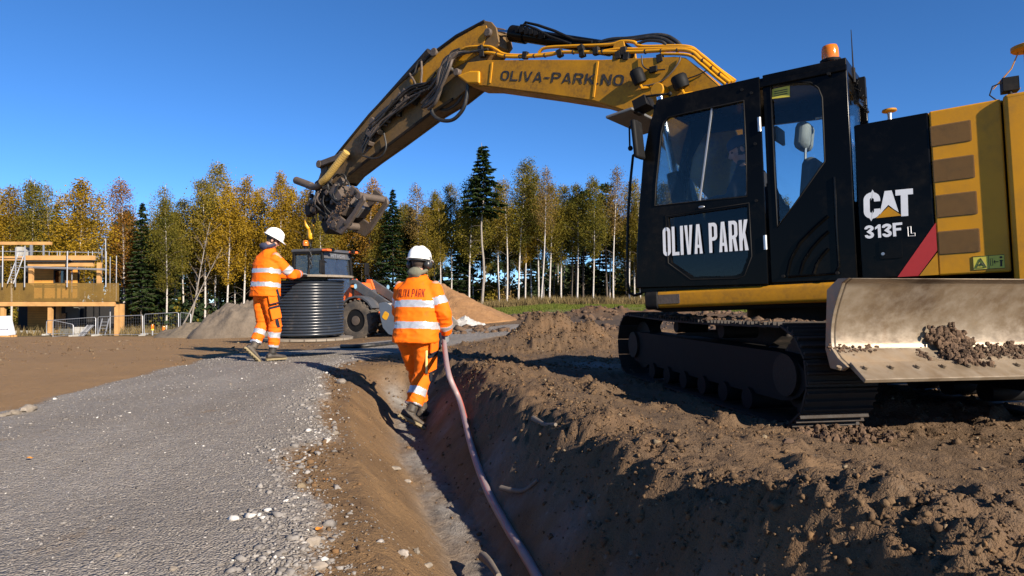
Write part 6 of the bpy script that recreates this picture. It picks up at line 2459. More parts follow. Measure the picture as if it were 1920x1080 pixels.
def stick_on(obj, pts_uv, origin, dirn, off=0.004):
    """Project points onto a worn garment along a direction."""
    me = obj.data
    bv = BVHTree.FromPolygons([v.co for v in me.vertices], [tuple(p.vertices) for p in me.polygons])
    out = []
    d = Vector(dirn).normalized()
    for p in pts_uv:
        h = bv.ray_cast(Vector(p), d)
        out.append((h[0] - d * off) if h[0] is not None else None)
    return out


V3 = lambda *a: Vector(a)
# ---- worker guiding the reel (seen from behind at the left, stepping towards the reel)
J1 = dict(spine=[V3(0, 0, 1.0), V3(0, 0.01, 1.12), V3(0, 0.025, 1.26), V3(0, 0.045, 1.42), V3(0, 0.055, 1.55), V3(0, 0.06, 1.61)],
          head=(0.015, 0.115, 1.765),
          shoR=(0.195, 0.05, 1.515), elbR=(0.245, 0.29, 1.25), wriR=(0.05, 0.545, 1.275),
          shoL=(-0.195, 0.07, 1.515), elbL=(-0.235, 0.30, 1.27), wriL=(-0.10, 0.55, 1.27),
          handR=((-0.30, 0.95, 0.03), (0.1, 0.12, -1), (-0.9, -0.3, 0), (6, 16, 14)), handL=((-0.05, 1, 0.02), (0.0, 0.1, -1), (0.95, 0.0, 0), (6, 14, 12)),
          hipR=(0.10, 0.0, 0.96), kneR=(0.115, 0.10, 0.53), ankR=(0.09, 0.07, 0.125), toeR=(0.12, 0.33, 0.06), soleR=(0.1, 1, 0.0),
          hipL=(-0.10, 0.0, 0.96), kneL=(-0.09, 0.03, 0.53), ankL=(-0.05, -0.13, 0.20), toeL=(-0.03, 0.0, 0.03), soleL=(0.30, 0.60, -0.72))
X1, Y1 = at(496, 680, 9.5).x, 9.5
jk = [(V3(0, 0.0, 0.93), 0.255, 0.185, 0), (V3(0, 0.005, 1.05), 0.240, 0.175, 0), (V3(0, 0.02, 1.22), 0.232, 0.168, 0), (V3(0, 0.04, 1.40), 0.235, 0.168, 0),
      (V3(0, 0.052, 1.51), 0.205, 0.135, 0), (V3(0, 0.06, 1.585), 0.115, 0.10, 0), (V3(0, 0.062, 1.635), 0.088, 0.088, R(10))]
w1, b1, j1, t1, H1 = person('worker in orange work clothes and white helmet guiding the hanging pipe reel by its top', 'worker', (X1, Y1, gz(X1, Y1) + 0.012), R(-37), J1,
    dict(seed=5, head=(-30, -28, 4), jacket=jk, tbands=((0.135, 0.20), (0.335, 0.40)), sbands=((1, 0.60, 0.86), (2, 0.70, 0.86)), jmat='hivis', tmat='hivis_trouser',
         lbands=((0.30, 0.49), (0.76, 0.90)), hood='hood_blue'))
w1.scale = (0.97, 0.97, 0.967)


def thigh_kit(root, J, side, tr):
    """Dark trimmed thigh pocket and tool loop."""
    hp, kn = Vector(J['hip' + side]), Vector(J['kne' + side])
    s = 1 if side == 'R' else -1
    ax = (kn - hp).normalized()
    out = Vector((s, -0.25, 0))
    out = (out - ax * out.dot(ax)).normalized()
    fw = ax.cross(out).normalized()
    rot = Matrix((fw, out, -ax)).transposed()
    c = hp.lerp(kn, 0.62) + out * 0.108
    MB().box(c, (0.15, 0.03, 0.18), rot).build('thigh_pocket', M['hivis_trouser'], root, bevel=0.012)
    MB().box(c - ax * 0.085 + out * 0.004, (0.155, 0.032, 0.035), rot).build('pocket_flap', M['navy_cloth'], root, bevel=0.01)
    c2 = hp.lerp(kn, 0.12) + out * 0.125
    MB().box(c2, (0.13, 0.03, 0.16), rot).build('holster_pocket', M['hivis_trouser'], root, bevel=0.012)
    MB().box(c2 - ax * 0.02 + fw * s * -0.085, (0.035, 0.04, 0.19), rot).build('pocket_trim', M['navy_cloth'], root, bevel=0.01)
    MB().box(c2 + ax * 0.08 + out * 0.006, (0.125, 0.028, 0.02), rot).build('pocket_trim', M['navy_cloth'], root, bevel=0.006)
    MB().box(hp.lerp(kn, 0.95) + out * 0.09, (0.05, 0.03, 0.15), rot).build('pocket_trim', M['navy_cloth'], root, bevel=0.01)


thigh_kit(w1, J1, 'R', t1)

# ---- worker in the trench, back to the camera, pulling the pipe
J2 = dict(spine=[V3(0, 0, 0.96), V3(0, 0.015, 1.08), V3(0, 0.03, 1.22), V3(0, 0.05, 1.37), V3(0.0, 0.06, 1.49), V3(0.0, 0.065, 1.55)],
          head=(0.0, 0.105, 1.70),
          shoR=(0.205, 0.04, 1.46), elbR=(0.30, 0.03, 1.185), wriR=(0.275, 0.18, 0.965),
          shoL=(-0.205, 0.06, 1.46), elbL=(-0.27, 0.18, 1.20), wriL=(-0.12, 0.36, 1.08),
          handR=((-0.02, 0.25, -0.97), (-0.9, 0.3, -0.1), (0.1, 0.95, 0.25), (38, 55, 40)), handL=((0.6, 0.6, -0.4), (0.3, -0.4, -0.8), (0.2, 0.3, 0.9), (40, 50, 40)),
          hipR=(0.10, 0.0, 0.92), kneR=(0.05, 0.09, 0.53), ankR=(-0.005, -0.07, 0.185), toeR=(0.12, 0.0, 0.05), soleR=(0.80, 0.18, -0.42),
          hipL=(-0.10, 0.0, 0.92), kneL=(-0.10, 0.24, 0.56), ankL=(-0.06, 0.34, 0.14), toeL=(-0.05, 0.54, 0.06), soleL=(0, 1, -0.12))
X2, Y2 = at(779, 700, 7.0).x, 7.0
jk2 = [(V3(0, 0.0, 0.875), 0.250, 0.18, 0), (V3(0, 0.01, 1.0), 0.238, 0.172, 0), (V3(0, 0.03, 1.17), 0.235, 0.168, 0), (V3(0, 0.05, 1.34), 0.24, 0.168, 0),
       (V3(0, 0.06, 1.45), 0.212, 0.135, 0), (V3(0, 0.065, 1.525), 0.12, 0.10, 0), (V3(0, 0.065, 1.575), 0.09, 0.09, R(10))]
w2, b2, j2, t2, H2 = person('worker in orange work clothes with black ear muffs walking in the trench with the pipe', 'worker', (X2, Y2, -0.39), R(-15), J2,
    dict(seed=15, head=(-12, -6, 0), jacket=jk2, tbands=((0.135, 0.205), (0.355, 0.425)), sbands=((1, 0.42, 0.70), (2, 0.50, 0.72)), jmat='hivis', tmat='hivis_trouser',
         lbands=((0.40, 0.60), (0.84, 1.02)), hood='hood_green', muffs=True))
thigh_kit(w2, J2, 'R', t2)
# pale rule in the leg pocket
hp, kn = Vector(J2['hipR']), Vector(J2['kneR'])
MB().box(hp.lerp(kn, 0.62) + V3(0.075, -0.105, 0.0), (0.022, 0.016, 0.24)).build('folding_rule', worn('rule_yellow', (0.75, 0.55, 0.2), amount=0), w2, bevel=0.004)
# lettering across the shoulders
sh, L_ = text_shapes('OLIVA PARK', 0.36, 0.10, 0.10)
lm = MB()
for o, hs in sh:
    loops = [o] + hs
    tris = geometry.tessellate_polygon([[Vector((p[0], p[1], 0)) for p in l] for l in loops])
    pts = [Vector(((p[0] / L_ - 0.5) * 0.30 - 0.01, -1.0, 1.345 + p[1] * 0.085)) for l in loops for p in l]
    pr = stick_on(j2, pts, None, (0, 1, 0), 0.005)
    if all(p is not None for p in pr):
        lm.add(pr, [tuple(q) for q in tris])
lm.build('lettering', M['back_text'], w2)

# ---- the digger's driver behind the glass
HS = L3(1388, 282, 0.68)          # head place in the excavator frame
M['dark_jacket'] = cloth_mat('dark_jacket', (0.020, 0.021, 0.028))
z0 = sb.z + 0.38
hx = sb.x + 0.02
J3 = dict(spine=[V3(0, 0.0, 0), V3(0, 0.04, 0.12), V3(0, 0.10, 0.26), V3(0, 0.16, 0.40), V3(0, 0.20, 0.52), V3(0, 0.22, 0.58)],
          head=(0.0, 0.27, 0.72),
          shoR=(0.20, 0.19, 0.49), elbR=(0.27, 0.28, 0.22), wriR=(0.25, 0.50, 0.20),
          shoL=(-0.20, 0.19, 0.49), elbL=(-0.27, 0.28, 0.22), wriL=(-0.25, 0.50, 0.20),
          handR=((0, 0.9, 0.1), (-1, 0, 0), (0, 0, 1), (35, 50, 40)), handL=((0, 0.9, 0.1), (1, 0, 0), (0, 0, 1), (35, 50, 40)),
          hipR=(0.10, 0.05, 0.06), kneR=(0.16, 0.47, 0.10), ankR=(0.16, 0.55, -0.28), toeR=(0.16, 0.75, -0.34), soleR=(0, 1, -0.1),
          hipL=(-0.10, 0.05, 0.06), kneL=(-0.16, 0.47, 0.10), ankL=(-0.16, 0.55, -0.28), toeL=(-0.16, 0.75, -0.34), soleL=(0, 1, -0.1))
head_local = V3(0.27, 0.0, 0.72)
org = V3(HS.x - 0.27, 0.68, HS.z - 0.72)
MX = UP_M @ Matrix.Translation(org) @ Matrix.Rotation(R(-90), 4, 'Z')
jk3 = [(V3(0, 0.0, 0.02), 0.20, 0.16, 0), (V3(0, 0.04, 0.14), 0.20, 0.155, 0), (V3(0, 0.10, 0.27), 0.21, 0.155, 0), (V3(0, 0.155, 0.40), 0.215, 0.15, 0), (V3(0, 0.195, 0.50), 0.18, 0.12, 0), (V3(0, 0.215, 0.56), 0.10, 0.09, 0), (V3(0, 0.22, 0.60), 0.075, 0.075, R(20))]
w3, *_r = person('driver in dark jacket and cap sitting behind the excavator cab glass', 'driver', (0, 0, 0), 0, J3,
    dict(seed=25, head=(25, -22, 0), jacket=jk3, tbands=(), sbands=(), jmat='dark_jacket', tmat='navy_cloth', helmet=False, cap=True, gloves=False, matrix=MX))

# ================================================================ the hanging reel of pipe
def wood_mat(name, c0, c1, rough=0.8):
    t = NT(name)
    n1 = t.noise(3, 5, 0.6, t.mapping((1.0, 9.0, 9.0)))
    n2 = t.noise(1.4, 3, 0.5)
    c = t.mix(n1, c0, c1)
    c = t.mix(t.ramp(n2, [(0.45, 0.0), (0.75, 0.5)]), c, tuple(v * 0.5 for v in c0))
    t.bsdf(c, rough, 0.0, t.bump(n1, 0.3, 0.004))
    return t.mat


M['old_wood'] = wood_mat('weathered_reel_wood', (0.13, 0.105, 0.08), (0.26, 0.22, 0.17))
M['pipe_dark'] = worn('dark_pipe_plastic', (0.022, 0.027, 0.036), (0.10, 0.085, 0.07), 0.12, 4, 0.28, bump=0.02)
RC = Vector((HOOK_TOP.x, HOOK_TOP.y - 0.05, 0))
ZB, ZT, RF, RCO = 0.285, 1.30, 0.70, 0.535
reel = empty('pipe_reel', (RC.x, RC.y, ZB), 0.5, 'big wooden reel of dark pipe hanging from the yellow hook', 'reel')


def disc_boards(z, th, R_, n, name, rotz):
    w = 2 * R_ / n
    for k in range(n):
        x0, x1 = -R_ + k * w + 0.004, -R_ + (k + 1) * w - 0.004
        pts = []
        for i in range(7):
            x = x0 + (x1 - x0) * i / 6
            pts.append((x, math.sqrt(max(R_ * R_ - x * x, 1e-4))))
        pts += [(x, -y) for x, y in pts[::-1]]
        m = MB().prism(pts, z, z + th, axis='z')
        o = m.build('board', M['old_wood'], reel, bevel=0.004)
        o.rotation_euler = (0, 0, rotz)


disc_boards(0.0, 0.035, RF, 9, 'board', 0.3)
disc_boards(ZT - ZB - 0.035, 0.035, RF, 9, 'board', 1.1)
MB().lathe([(0.30, 0.036), (0.30, ZT - ZB - 0.036)], n=24).build('drum', M['old_wood'], reel, 40)
MB().lathe([(RF * 0.55, 0.001), (RF * 0.55, -0.03)], n=24).build('base_ring', M['old_wood'], reel, 40)
turns = 19
r_p = (ZT - ZB - 0.075 - 0.06) / turns / 2
for layer, rad in ((0, RCO), (1, RCO - 2 * r_p)):
    hel = []
    nseg = 40
    for i in range(turns * nseg + 1):
        a = 2 * math.pi * i / nseg
        rr = rad + 0.004 * math.sin(a * 0.37) + 0.003 * math.sin(a * 1.7)
        hel.append((rr * math.cos(a), rr * math.sin(a), 0.042 + r_p + 2 * r_p * i / nseg * (turns - 0.5) / turns))
    MB().tube(hel, r_p * 0.985, 10 if layer == 0 else 6).build('pipe_coil', M['pipe_dark'], reel, 70)
m = MB()
m.lathe([(0.06, 0), (0.06, 0.02)], (0, 0, ZT - ZB + 0.001), n=16)
m.tube([(0, 0, ZT - ZB), (0, 0, ZT - ZB + 0.10)], 0.02, 8)
m.build('lifting_eye', M['grimy'], reel, 40)
# sling: yellow safety hook and black chain
M['hook_yellow'] = worn('yellow_hook_paint', (0.62, 0.30, 0.006), amount=0.15, rough=0.4)
M['chain'] = worn('chain_steel', (0.015, 0.015, 0.016), (0.06, 0.05, 0.04), 0.3, 12, 0.45, metal=0.4)
hook = empty('lifting_chain', HOOK_TOP, 0, 'yellow hook with black chain between the digger and the reel', 'lifting chain')
zt = HOOK_TOP.z
m = MB()
m.tube(smooth_path([(-0.02, 0, 0.02), (-0.055, 0, -0.06), (-0.055, 0, -0.14), (-0.01, 0, -0.21), (0.045, 0, -0.19), (0.06, 0, -0.14)], 5), [0.028] * 26, 8)
m.build('hook', M['hook_yellow'], hook, 50)
m = MB()
m.lathe([(0.03, 0), (0.05, -0.03), (0.05, -0.14), (0.03, -0.18)], (0.02, 0, -0.20), n=12)
m.build('swivel', M['hook_yellow'], hook, 50, bevel=0.004)
MB().tube(smooth_path([(0.045, 0, 0.02), (0.07, 0, -0.06), (0.055, 0, -0.15), (0.03, 0, -0.2)], 5), 0.012, 6).build('safety_latch', M['chain'], hook, 50)
z = -0.42
k = 0
zend = ZT + 0.11 - zt
m = MB()
while z > zend:
    w_, h_ = 0.020, 0.042
    pts = [(w_ * math.cos(a), 0, h_ * math.sin(a)) for a in [2 * math.pi * i / 12 for i in range(12)]]
    pts = [Vector(p) for p in pts]
    if k % 2:
        pts = [Vector((0, p.x, p.z)) for p in pts]
    m.tube([p + Vector((0.02, 0, z)) for p in pts], 0.0085, 6, closed=True)
    z -= 0.064
    k += 1
tag(m.build('chain_links', M['chain'], hook, 60), kind='stuff')

# red and grey pipe being laid
t_ = NT('striped_pipe')
v_ = t_.n('ShaderNodeAttribute', attribute_name='ang')
w1_ = t_.ramp(v_.outputs['Fac'], [(0.0, (0.25, 0.19, 0.195)), (0.28, (0.25, 0.19, 0.195)), (0.34, (0.42, 0.065, 0.05)), (0.60, (0.42, 0.065, 0.05)), (0.66, (0.25, 0.19, 0.195))])
mk = t_.noise(30, 3)
w1_ = t_.mix(t_.ramp(t_.noise(6, 5, 0.65), [(0.42, 0.0), (0.75, 0.6)]), w1_, (0.20, 0.155, 0.115))
t_.bsdf(w1_, 0.5, 0.0, t_.bump(mk, 0.15, 0.004))
M['striped'] = t_.mat
hw = w2.matrix_world
bpy.context.view_layer.update()
hp_w = w2.matrix_world @ (Vector(J2['wriR']) + Vector((-0.045, 0.04, -0.075)))
P_ = [hp_w + Vector((-0.16, 0.45, -0.02)), hp_w + Vector((-0.03, 0.12, 0.05)), hp_w, at(841, 700, 6.3)]
for px, py in ((863, 780), (884, 850), (911, 920), (950, 995), (985, 1052), (1018, 1110), (1060, 1190)):
    q = ground_hit(px, py)
    P_.append(q + Vector((0, -0.01, 0.028 + (0.10 if py == 780 else 0.03 if py == 850 else 0))))
pp = smooth_path(P_, 10)
n_ = 14
V_, F_, A_ = [], [], []
mb_ = MB().tube(pp, 0.026, n_, caps=True)
me_ = mb_.mesh('laid_pipe', M['striped'], 70)
at_ = me_.attributes.new('ang', 'FLOAT', 'POINT')
at_.data.foreach_set('value', np.array([((i % n_) / n_ + 0.10 * math.sin(i / n_ * 0.12)) % 1.0 for i in range(len(me_.vertices))], dtype=np.float32))
tag(link('laid_pipe', me_), 'long red and grey striped pipe running from the worker down into the trench', 'pipe')
# black hose end on the road behind the reel
hz = [at(640, 640, 13.6), at(668, 641, 13.3), at(700, 640, 13.4), at(740, 637, 14.0), at(790, 634, 14.4), at(830, 628, 15.2)]
hz = [Vector((p.x, p.y, gz(p.x, p.y) + 0.04)) for p in hz]
tag(MB().tube(smooth_path(hz, 6), 0.04, 8).build('hose', M['rubber'], None, 60), 'black hose lying on the gravel road beside the loader wheel', 'hose')

# ================================================================ wheel loader behind
LY = 21.5
LX = at(630, 560, LY).x
LZ = gz(LX, LY)
LYAW = math.atan2(-0.43, 0.90)
ld = empty('wheel_loader', (LX, LY, LZ), LYAW, 'orange wheel loader with grey arms and bucket parked behind the reel', 'wheel loader')
M['tyre'] = worn('loader_tyre', (0.035, 0.031, 0.027), (0.20, 0.15, 0.10), 0.85, 3, 0.8, bump=0.3)
M['loader_grey'] = worn('loader_grey_paint', (0.055, 0.058, 0.063), (0.16, 0.12, 0.09), 0.4, 3, 0.5)
M['bucket_grey'] = worn('bucket_blue_grey', (0.085, 0.105, 0.135), (0.16, 0.125, 0.09), 0.35, 2.5, 0.45)
M['bucket_clay'] = worn('clay_covered_bucket', (0.26, 0.235, 0.205), (0.15, 0.12, 0.09), 0.5, 3, 0.8)


def loader_wheel(x, y):
    s = 1 if y > 0 else -1
    w = MB()
    r = 0.60
    w.lathe([(0.34, -0.2), (0.50, -0.22), (0.575, -0.19), (r, -0.12), (r, 0.12), (0.575, 0.19), (0.50, 0.22), (0.34, 0.2), (0.34, -0.2)], (x, y, r), axis=(0, 1, 0), n=40, caps=False)
    for k in range(22):
        a = 2 * math.pi * k / 22
        for yy, sk in ((-0.11, 0.35), (0.11, -0.35)):
            c = Vector((x + (r + 0.005) * math.cos(a + yy * sk), y + yy, r + (r + 0.005) * math.sin(a + yy * sk)))
            w.box(c, (0.045, 0.20, 0.05), Matrix.Rotation(-a, 3, 'Y') @ Matrix.Rotation(sk * 1.2, 3, 'X'))
    t = w.build('wheel', M['tyre'], ld, 40)
    q = MB()
    q.lathe([(0.0, 0.10), (0.13, 0.12), (0.14, 0.20), (0.0, 0.21)], (x, y, r), axis=(0, s, 0), n=20)
    q.build('hub', M['mudsteel'], t, 40)
    MB().lathe([(0.35, 0.17), (0.34, 0.08), (0.14, 0.07), (0.0, 0.07)], (x, y, r), axis=(0, s, 0), n=32).build('rim', M['black_matt'], t, 40)


for x, y in ((1.62, 0.85), (1.62, -0.85), (-1.38, 0.85), (-1.38, -0.85)):
    loader_wheel(x, y)
# rear body and hood
MB().prism([(-2.4, 0.85), (-2.4, 1.5), (-1.3, 1.62), (-1.22, 1.62), (-1.22, 0.7), (-2.1, 0.7)], -0.62, 0.62).build('engine_hood', M['orange_paint'], ld, bevel=0.05)
MB().box((-0.55, 0, 0.85), (1.5, 0.9, 0.5)).build('rear_frame', M['loader_grey'], ld, bevel=0.03)
MB().prism([(0.15, 0.55), (0.15, 1.0), (0.9, 1.75), (1.15, 1.75), (1.5, 0.95), (1.95, 0.75), (1.95, 0.5), (0.9, 0.45)], -0.30, 0.30).build('front_frame', M['orange_paint'], ld, bevel=0.03)
for s in (-1, 1):
    MB().prism([(0.75, 1.0), (0.95, 1.86), (1.12, 1.86), (1.45, 1.1), (1.35, 0.95)], s * 0.33, s * 0.40).build('arm_tower', M['orange_paint'], ld, bevel=0.015)
    rr = [(1.62 + 0.72 * math.cos(R(a)), 0.62 + 0.72 * math.sin(R(a))) for a in (30, 50, 70, 90, 110, 130, 150)]
    q = rr + [(x * 1.0 - (x - 1.62) * 0.07, z - (z - 0.62) * 0.07) for x, z in rr[::-1]]
    MB().prism(q, s * 0.64, s * 1.06).build('mudguard', M['loader_grey'], ld, 40)
    rr = [(-1.38 + 0.72 * math.cos(R(a)), 0.62 + 0.72 * math.sin(R(a))) for a in (10, 35, 60, 90, 120, 150)]
    q = rr + [(x * 1.0 - (x + 1.38) * 0.07, z - (z - 0.62) * 0.07) for x, z in rr[::-1]]
    MB().prism(q, s * 0.64, s * 1.06).build('mudguard', M['orange_paint'], ld, 40)
# cab: pillars, roof, panes
cx0, cx1, cy_ = -1.22, 0.22, 0.72
zc0, zc1 = 1.05, 2.72
cabl = MB()
cabl.box(((cx0 + cx1) / 2, 0, 0.98), (cx1 - cx0, 2 * cy_, 0.14))
cabl.box((cx0 + 0.05, 0, 1.35), (0.1, 2 * cy_ - 0.12, 0.6))
for y in (-cy_ + 0.05, cy_ - 0.05):
    cabl.beam((cx0 + 0.05, y, zc0), (cx0 + 0.10, y, zc1), 0.10, 0.10, up=(0, 1, 0))
    cabl.beam((cx1 - 0.05, y, zc0), (cx1 - 0.22, y, zc1), 0.08, 0.09, up=(0, 1, 0))
    cabl.beam((-0.52, y, zc0), (-0.52, y, zc1), 0.07, 0.07, up=(0, 1, 0))
    cabl.box(((cx0 + cx1) / 2 - 0.35, y, 1.22), (0.75, 0.05, 0.36))
    cabl.beam((cx0 + 0.1, y, zc1 - 0.04), (cx1 - 0.2, y, zc1 - 0.04), 0.08, 0.09, up=(0, 1, 0))
lcab = cabl.build('cab', M['black_matt'], ld, bevel=0.02)
MB().prism([(cx0 - 0.02, zc1 + 0.002), (cx0 + 0.02, zc1 + 0.10), (cx1 - 0.22, zc1 + 0.10), (cx1 - 0.10, zc1 + 0.002)], -cy_, cy_).build('roof', M['loader_grey'], lcab, bevel=0.03)
LG = glass('loader_glass', (0.55, 0.62, 0.66), 0.05, 0.02, 0.06)
for s in (-1, 1):
    y = s * (cy_ - 0.04)
    MB().prism([(cx0 + 0.12, 1.42), (-0.56, 1.42), (-0.56, zc1 - 0.1), (cx0 + 0.16, zc1 - 0.1)], y, y + 0.008).build('window', LG, lcab)
    MB().prism([(-0.48, zc0 + 0.1), (cx1 - 0.1, zc0 + 0.1), (cx1 - 0.26, zc1 - 0.1), (-0.48, zc1 - 0.1)], y, y + 0.008).build('door_window', LG, lcab)
    MB().beam((-0.5, s * (cy_ + 0.01), 1.5), (-0.32, s * (cy_ + 0.02), 2.0), 0.03, 0.03).build('handrail', M['black_matt'], lcab)
MB().beam((cx1 - 0.06, 0, zc0 + 0.05), (cx1 - 0.23, 0, zc1 - 0.22), 2 * cy_ - 0.22, 0.012, up=(1, 0, 0)).build('windscreen', LG, lcab)
vis = MB().beam((cx1 - 0.185, 0, zc1 - 0.20), (cx1 - 0.21, 0, zc1 - 0.005), 2 * cy_ - 0.20, 0.02, up=(1, 0, 0)).build('windscreen_band', M['loader_grey'], lcab)


def fw_frame(u, v, d):      # along the windscreen band, read from the front
    return Vector((cx1 - 0.185 - 0.025 * v / 0.2 + 0.014 + d, -0.30 + u, zc1 - 0.165 + v))


text_mb('HITACHI', fw_frame, 0.11, 0.66, w=0.80, t=0.15, gap=0.20).build('lettering', M['galv'], lcab)
MB().box((-0.75, 0, 1.5), (0.5, 0.5, 0.12)).build('seat', M['seat'], lcab, bevel=0.04)
MB().box((-0.98, 0, 1.9), (0.12, 0.48, 0.75)).build('seat_back', M['seat'], lcab, bevel=0.04)
MB().tube([(-0.15, 0, 1.1), (-0.2, 0, 1.6), (-0.28, 0, 1.75)], 0.03, 8).build('steering_column', M['black_matt'], lcab, 50)
MB().tube([(-0.27 + 0.1 * math.cos(a), 0.19 * math.sin(a), 1.76 + 0.13 * math.cos(a)) for a in [2 * math.pi * i / 20 for i in range(20)]], 0.014, 6, closed=True).build('steering_wheel', M['black_matt'], lcab, 60)
for s in (-1, 1):
    MB().box((cx1 - 0.05, s * (cy_ - 0.08), zc1 + 0.04), (0.24, 0.20, 0.07)).build('corner_cap', M['orange_paint'], lcab, bevel=0.02)
    MB().cyl((cx1 + 0.02, s * 0.5, zc1 + 0.06), (cx1 + 0.10, s * 0.5, zc1 + 0.05), 0.06, 14).build('work_light', M['black_matt'], lcab, 40)
    q = MB().beam((cx1 + 0.0, s * (cy_ + 0.0), zc1 - 0.35), (cx1 + 0.15, s * (cy_ + 0.32), zc1 - 0.3), 0.03, 0.03)
    arm = q.build('mirror_arm', M['black_matt'], ld)
    MB().box((cx1 + 0.15, s * (cy_ + 0.36), zc1 - 0.5), (0.06, 0.22, 0.42)).build('mirror', M['black_matt'], arm, bevel=0.03)
    lt = MB().cyl((1.32, s * 0.82, 1.62), (1.42, s * 0.82, 1.62), 0.09, 18).build('headlight', M['black_matt'], ld, 40)
    MB().cyl((1.421, s * 0.82, 1.62), (1.432, s * 0.82, 1.62), 0.075, 18).build('lens', M['mirror'], lt, 40)
    MB().beam((1.35, s * 0.82, 1.30), (1.35, s * 0.82, 1.54), 0.05, 0.05).build('light_post', M['black_matt'], lt)
MB().box((1.42, -0.95, 1.62), (0.06, 0.10, 0.07)).build('indicator', M['amber'], ld, bevel=0.01)
bq = MB().lathe([(0.05, 0), (0.05, 0.10), (0.09, 0.11), (0.09, 0.13)], (-0.95, -0.35, zc1 + 0.1), n=16).build('beacon', M['black_matt'], ld, 40)
MB().lathe([(0.085, 0.13), (0.09, 0.22), (0.07, 0.30), (0.0, 0.32)], (-0.95, -0.35, zc1 + 0.1), n=16).build('beacon_lens', M['amber'], bq, 60)
# lift arms and bucket
for s in (-1, 1):
    MB().prism([(0.95, 1.80), (1.12, 1.86), (2.95, 0.86), (3.05, 0.62), (2.90, 0.52), (2.15, 1.02), (0.98, 1.60)], s * 0.41, s * 0.50).build('lift_arm', M['loader_grey'], ld, bevel=0.015)
    MB().cyl((0.75, s * 0.33, 0.85), (1.75, s * 0.36, 1.10), 0.06, 12).build('lift_cylinder', M['black_matt'], ld, 40)
MB().prism([(1.35, 1.40), (1.50, 1.55), (1.75, 1.10), (1.70, 0.80), (1.58, 0.85)], -0.06, 0.06).build('tilt_lever', M['loader_grey'], ld, bevel=0.01)
MB().cyl((1.0, 0, 1.55), (1.45, 0, 1.45), 0.07, 14).build('tilt_cylinder', M['black_matt'], ld, 40)
bprof = [(2.10, 1.12), (2.16, 0.70), (2.24, 0.45), (2.42, 0.28), (2.68, 0.22), (3.20, 0.26)]
bback = [(3.20, 0.235), (2.68, 0.19), (2.40, 0.245), (2.21, 0.42), (2.125, 0.69), (2.06, 1.12)]
bk = MB().prism(bprof + bback, -1.32, 1.32).build('bucket', M['bucket_clay'], ld, bevel=0.01)
bk.location = (0.62, 0, 0)
sp_ = [(2.06, 1.12), (2.125, 0.69), (2.21, 0.42), (2.40, 0.245), (2.68, 0.19), (3.20, 0.235), (3.12, 0.50), (2.62, 0.98), (2.30, 1.16)]
for s in (-1, 1):
    MB().prism(sp_, s * 1.322, s * 1.35).build('side_plate', M['bucket_grey'] if s < 0 else M['bucket_clay'], bk, bevel=0.012)
m = MB()
m.prism(rrect(2.22, 0.66, 2.40, 0.88, 0.05, 3), -1.359, -1.352)
m.v = [tuple(Vector((2.31, 0, 0.77)) + Matrix.Rotation(R(30), 3, 'Y') @ (Vector(p) - Vector((2.31, 0, 0.77)))) for p in m.v]
m.build('plate_badge', M['hook_yellow'], bk)
MB().box((2.16, 0, 1.09), (0.05, 2.6, 0.06)).build('rim_bar', M['bucket_clay'], bk, bevel=0.01)

# ================================================================ timber house under construction
HY = 50.0
HX0, HX1 = at(-60, 560, HY).x, at(225, 560, HY).x
HZ = gz((HX0 + HX1) / 2, HY) - 0.05
def hx(px): return at(px, 560, HY).x
def hz_(py, Y=HY): return at(0, py, Y).z
M['pine'] = wood_mat('fresh_pine', (0.36, 0.185, 0.055), (0.48, 0.27, 0.10))
M['siding'] = wood_mat('orange_siding', (0.46, 0.20, 0.030), (0.56, 0.26, 0.045))
M['slat'] = wood_mat('treated_slats', (0.125, 0.070, 0.010), (0.19, 0.112, 0.018))
M['grey_board'] = worn('grey_board', (0.10, 0.10, 0.085), amount=0.1, rough=0.7)
M['pale_panel'] = worn('pale_panel', (0.34, 0.33, 0.30), amount=0.1, rough=0.7)
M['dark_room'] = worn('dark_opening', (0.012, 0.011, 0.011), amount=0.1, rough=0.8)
M['window_glass'] = glass('house_glass', (0.12, 0.13, 0.14), 0.12)
M['felt'] = worn('roof_felt', (0.045, 0.045, 0.048), amount=0.1, rough=0.8)
house = empty('timber_house', ((HX0 + HX1) / 2, HY, HZ), 0, 'unfinished two storey timber house with slatted balcony and scaffold at the left', 'house')
ox, oy, oz = (HX0 + HX1) / 2, HY, HZ
def hb(name, x0, x1, y0, y1, z0, z1, mat, parent=None, bev=0.0):
    return MB().box(((x0 + x1) / 2 - ox, (y0 + y1) / 2 - oy, (z0 + z1) / 2 - oz), (abs(x1 - x0), abs(y1 - y0), abs(z1 - z0))).build(name, M[mat], parent or house, bevel=bev)
zdk = hz_(570)         # underside of the balcony beam top
zrail = hz_(531)
zroof = hz_(484)
# balcony
hb('deck', HX0, at(214, 0, HY + 3.2).x, HY + 0.05, HY + 3.2, zdk - 0.02, zdk + 0.14, 'pine')
hb('edge_beam', HX0, hx(217), HY - 0.12, HY + 0.04, zdk - 0.16, zdk + 0.16, 'pine')
for px in (3, 92, 217):
    hb('post', hx(px) - 0.14, hx(px) + 0.14, HY + 0.06, HY + 0.30, HZ, zdk - 0.03, 'pine')
for px in (57, 183):
    hb('post', hx(px) - 0.13, hx(px) + 0.13, HY + 3.0, HY + 3.26, HZ, zdk - 0.03, 'pine')
screen = hb('balcony_screen', HX0, hx(224), HY - 0.02, HY - 0.005, zdk + 0.17, zdk + 0.19, 'slat')
ns = 21
m = MB()
for k in range(ns):
    z = zdk + 0.22 + (zrail - zdk - 0.24) * k / (ns - 1)
    m.box(((HX0 + hx(225)) / 2 - ox, -0.14, z - oz), (hx(225) - HX0, 0.022, 0.052))
tag(m.build('slats', M['slat'], screen), kind='stuff')
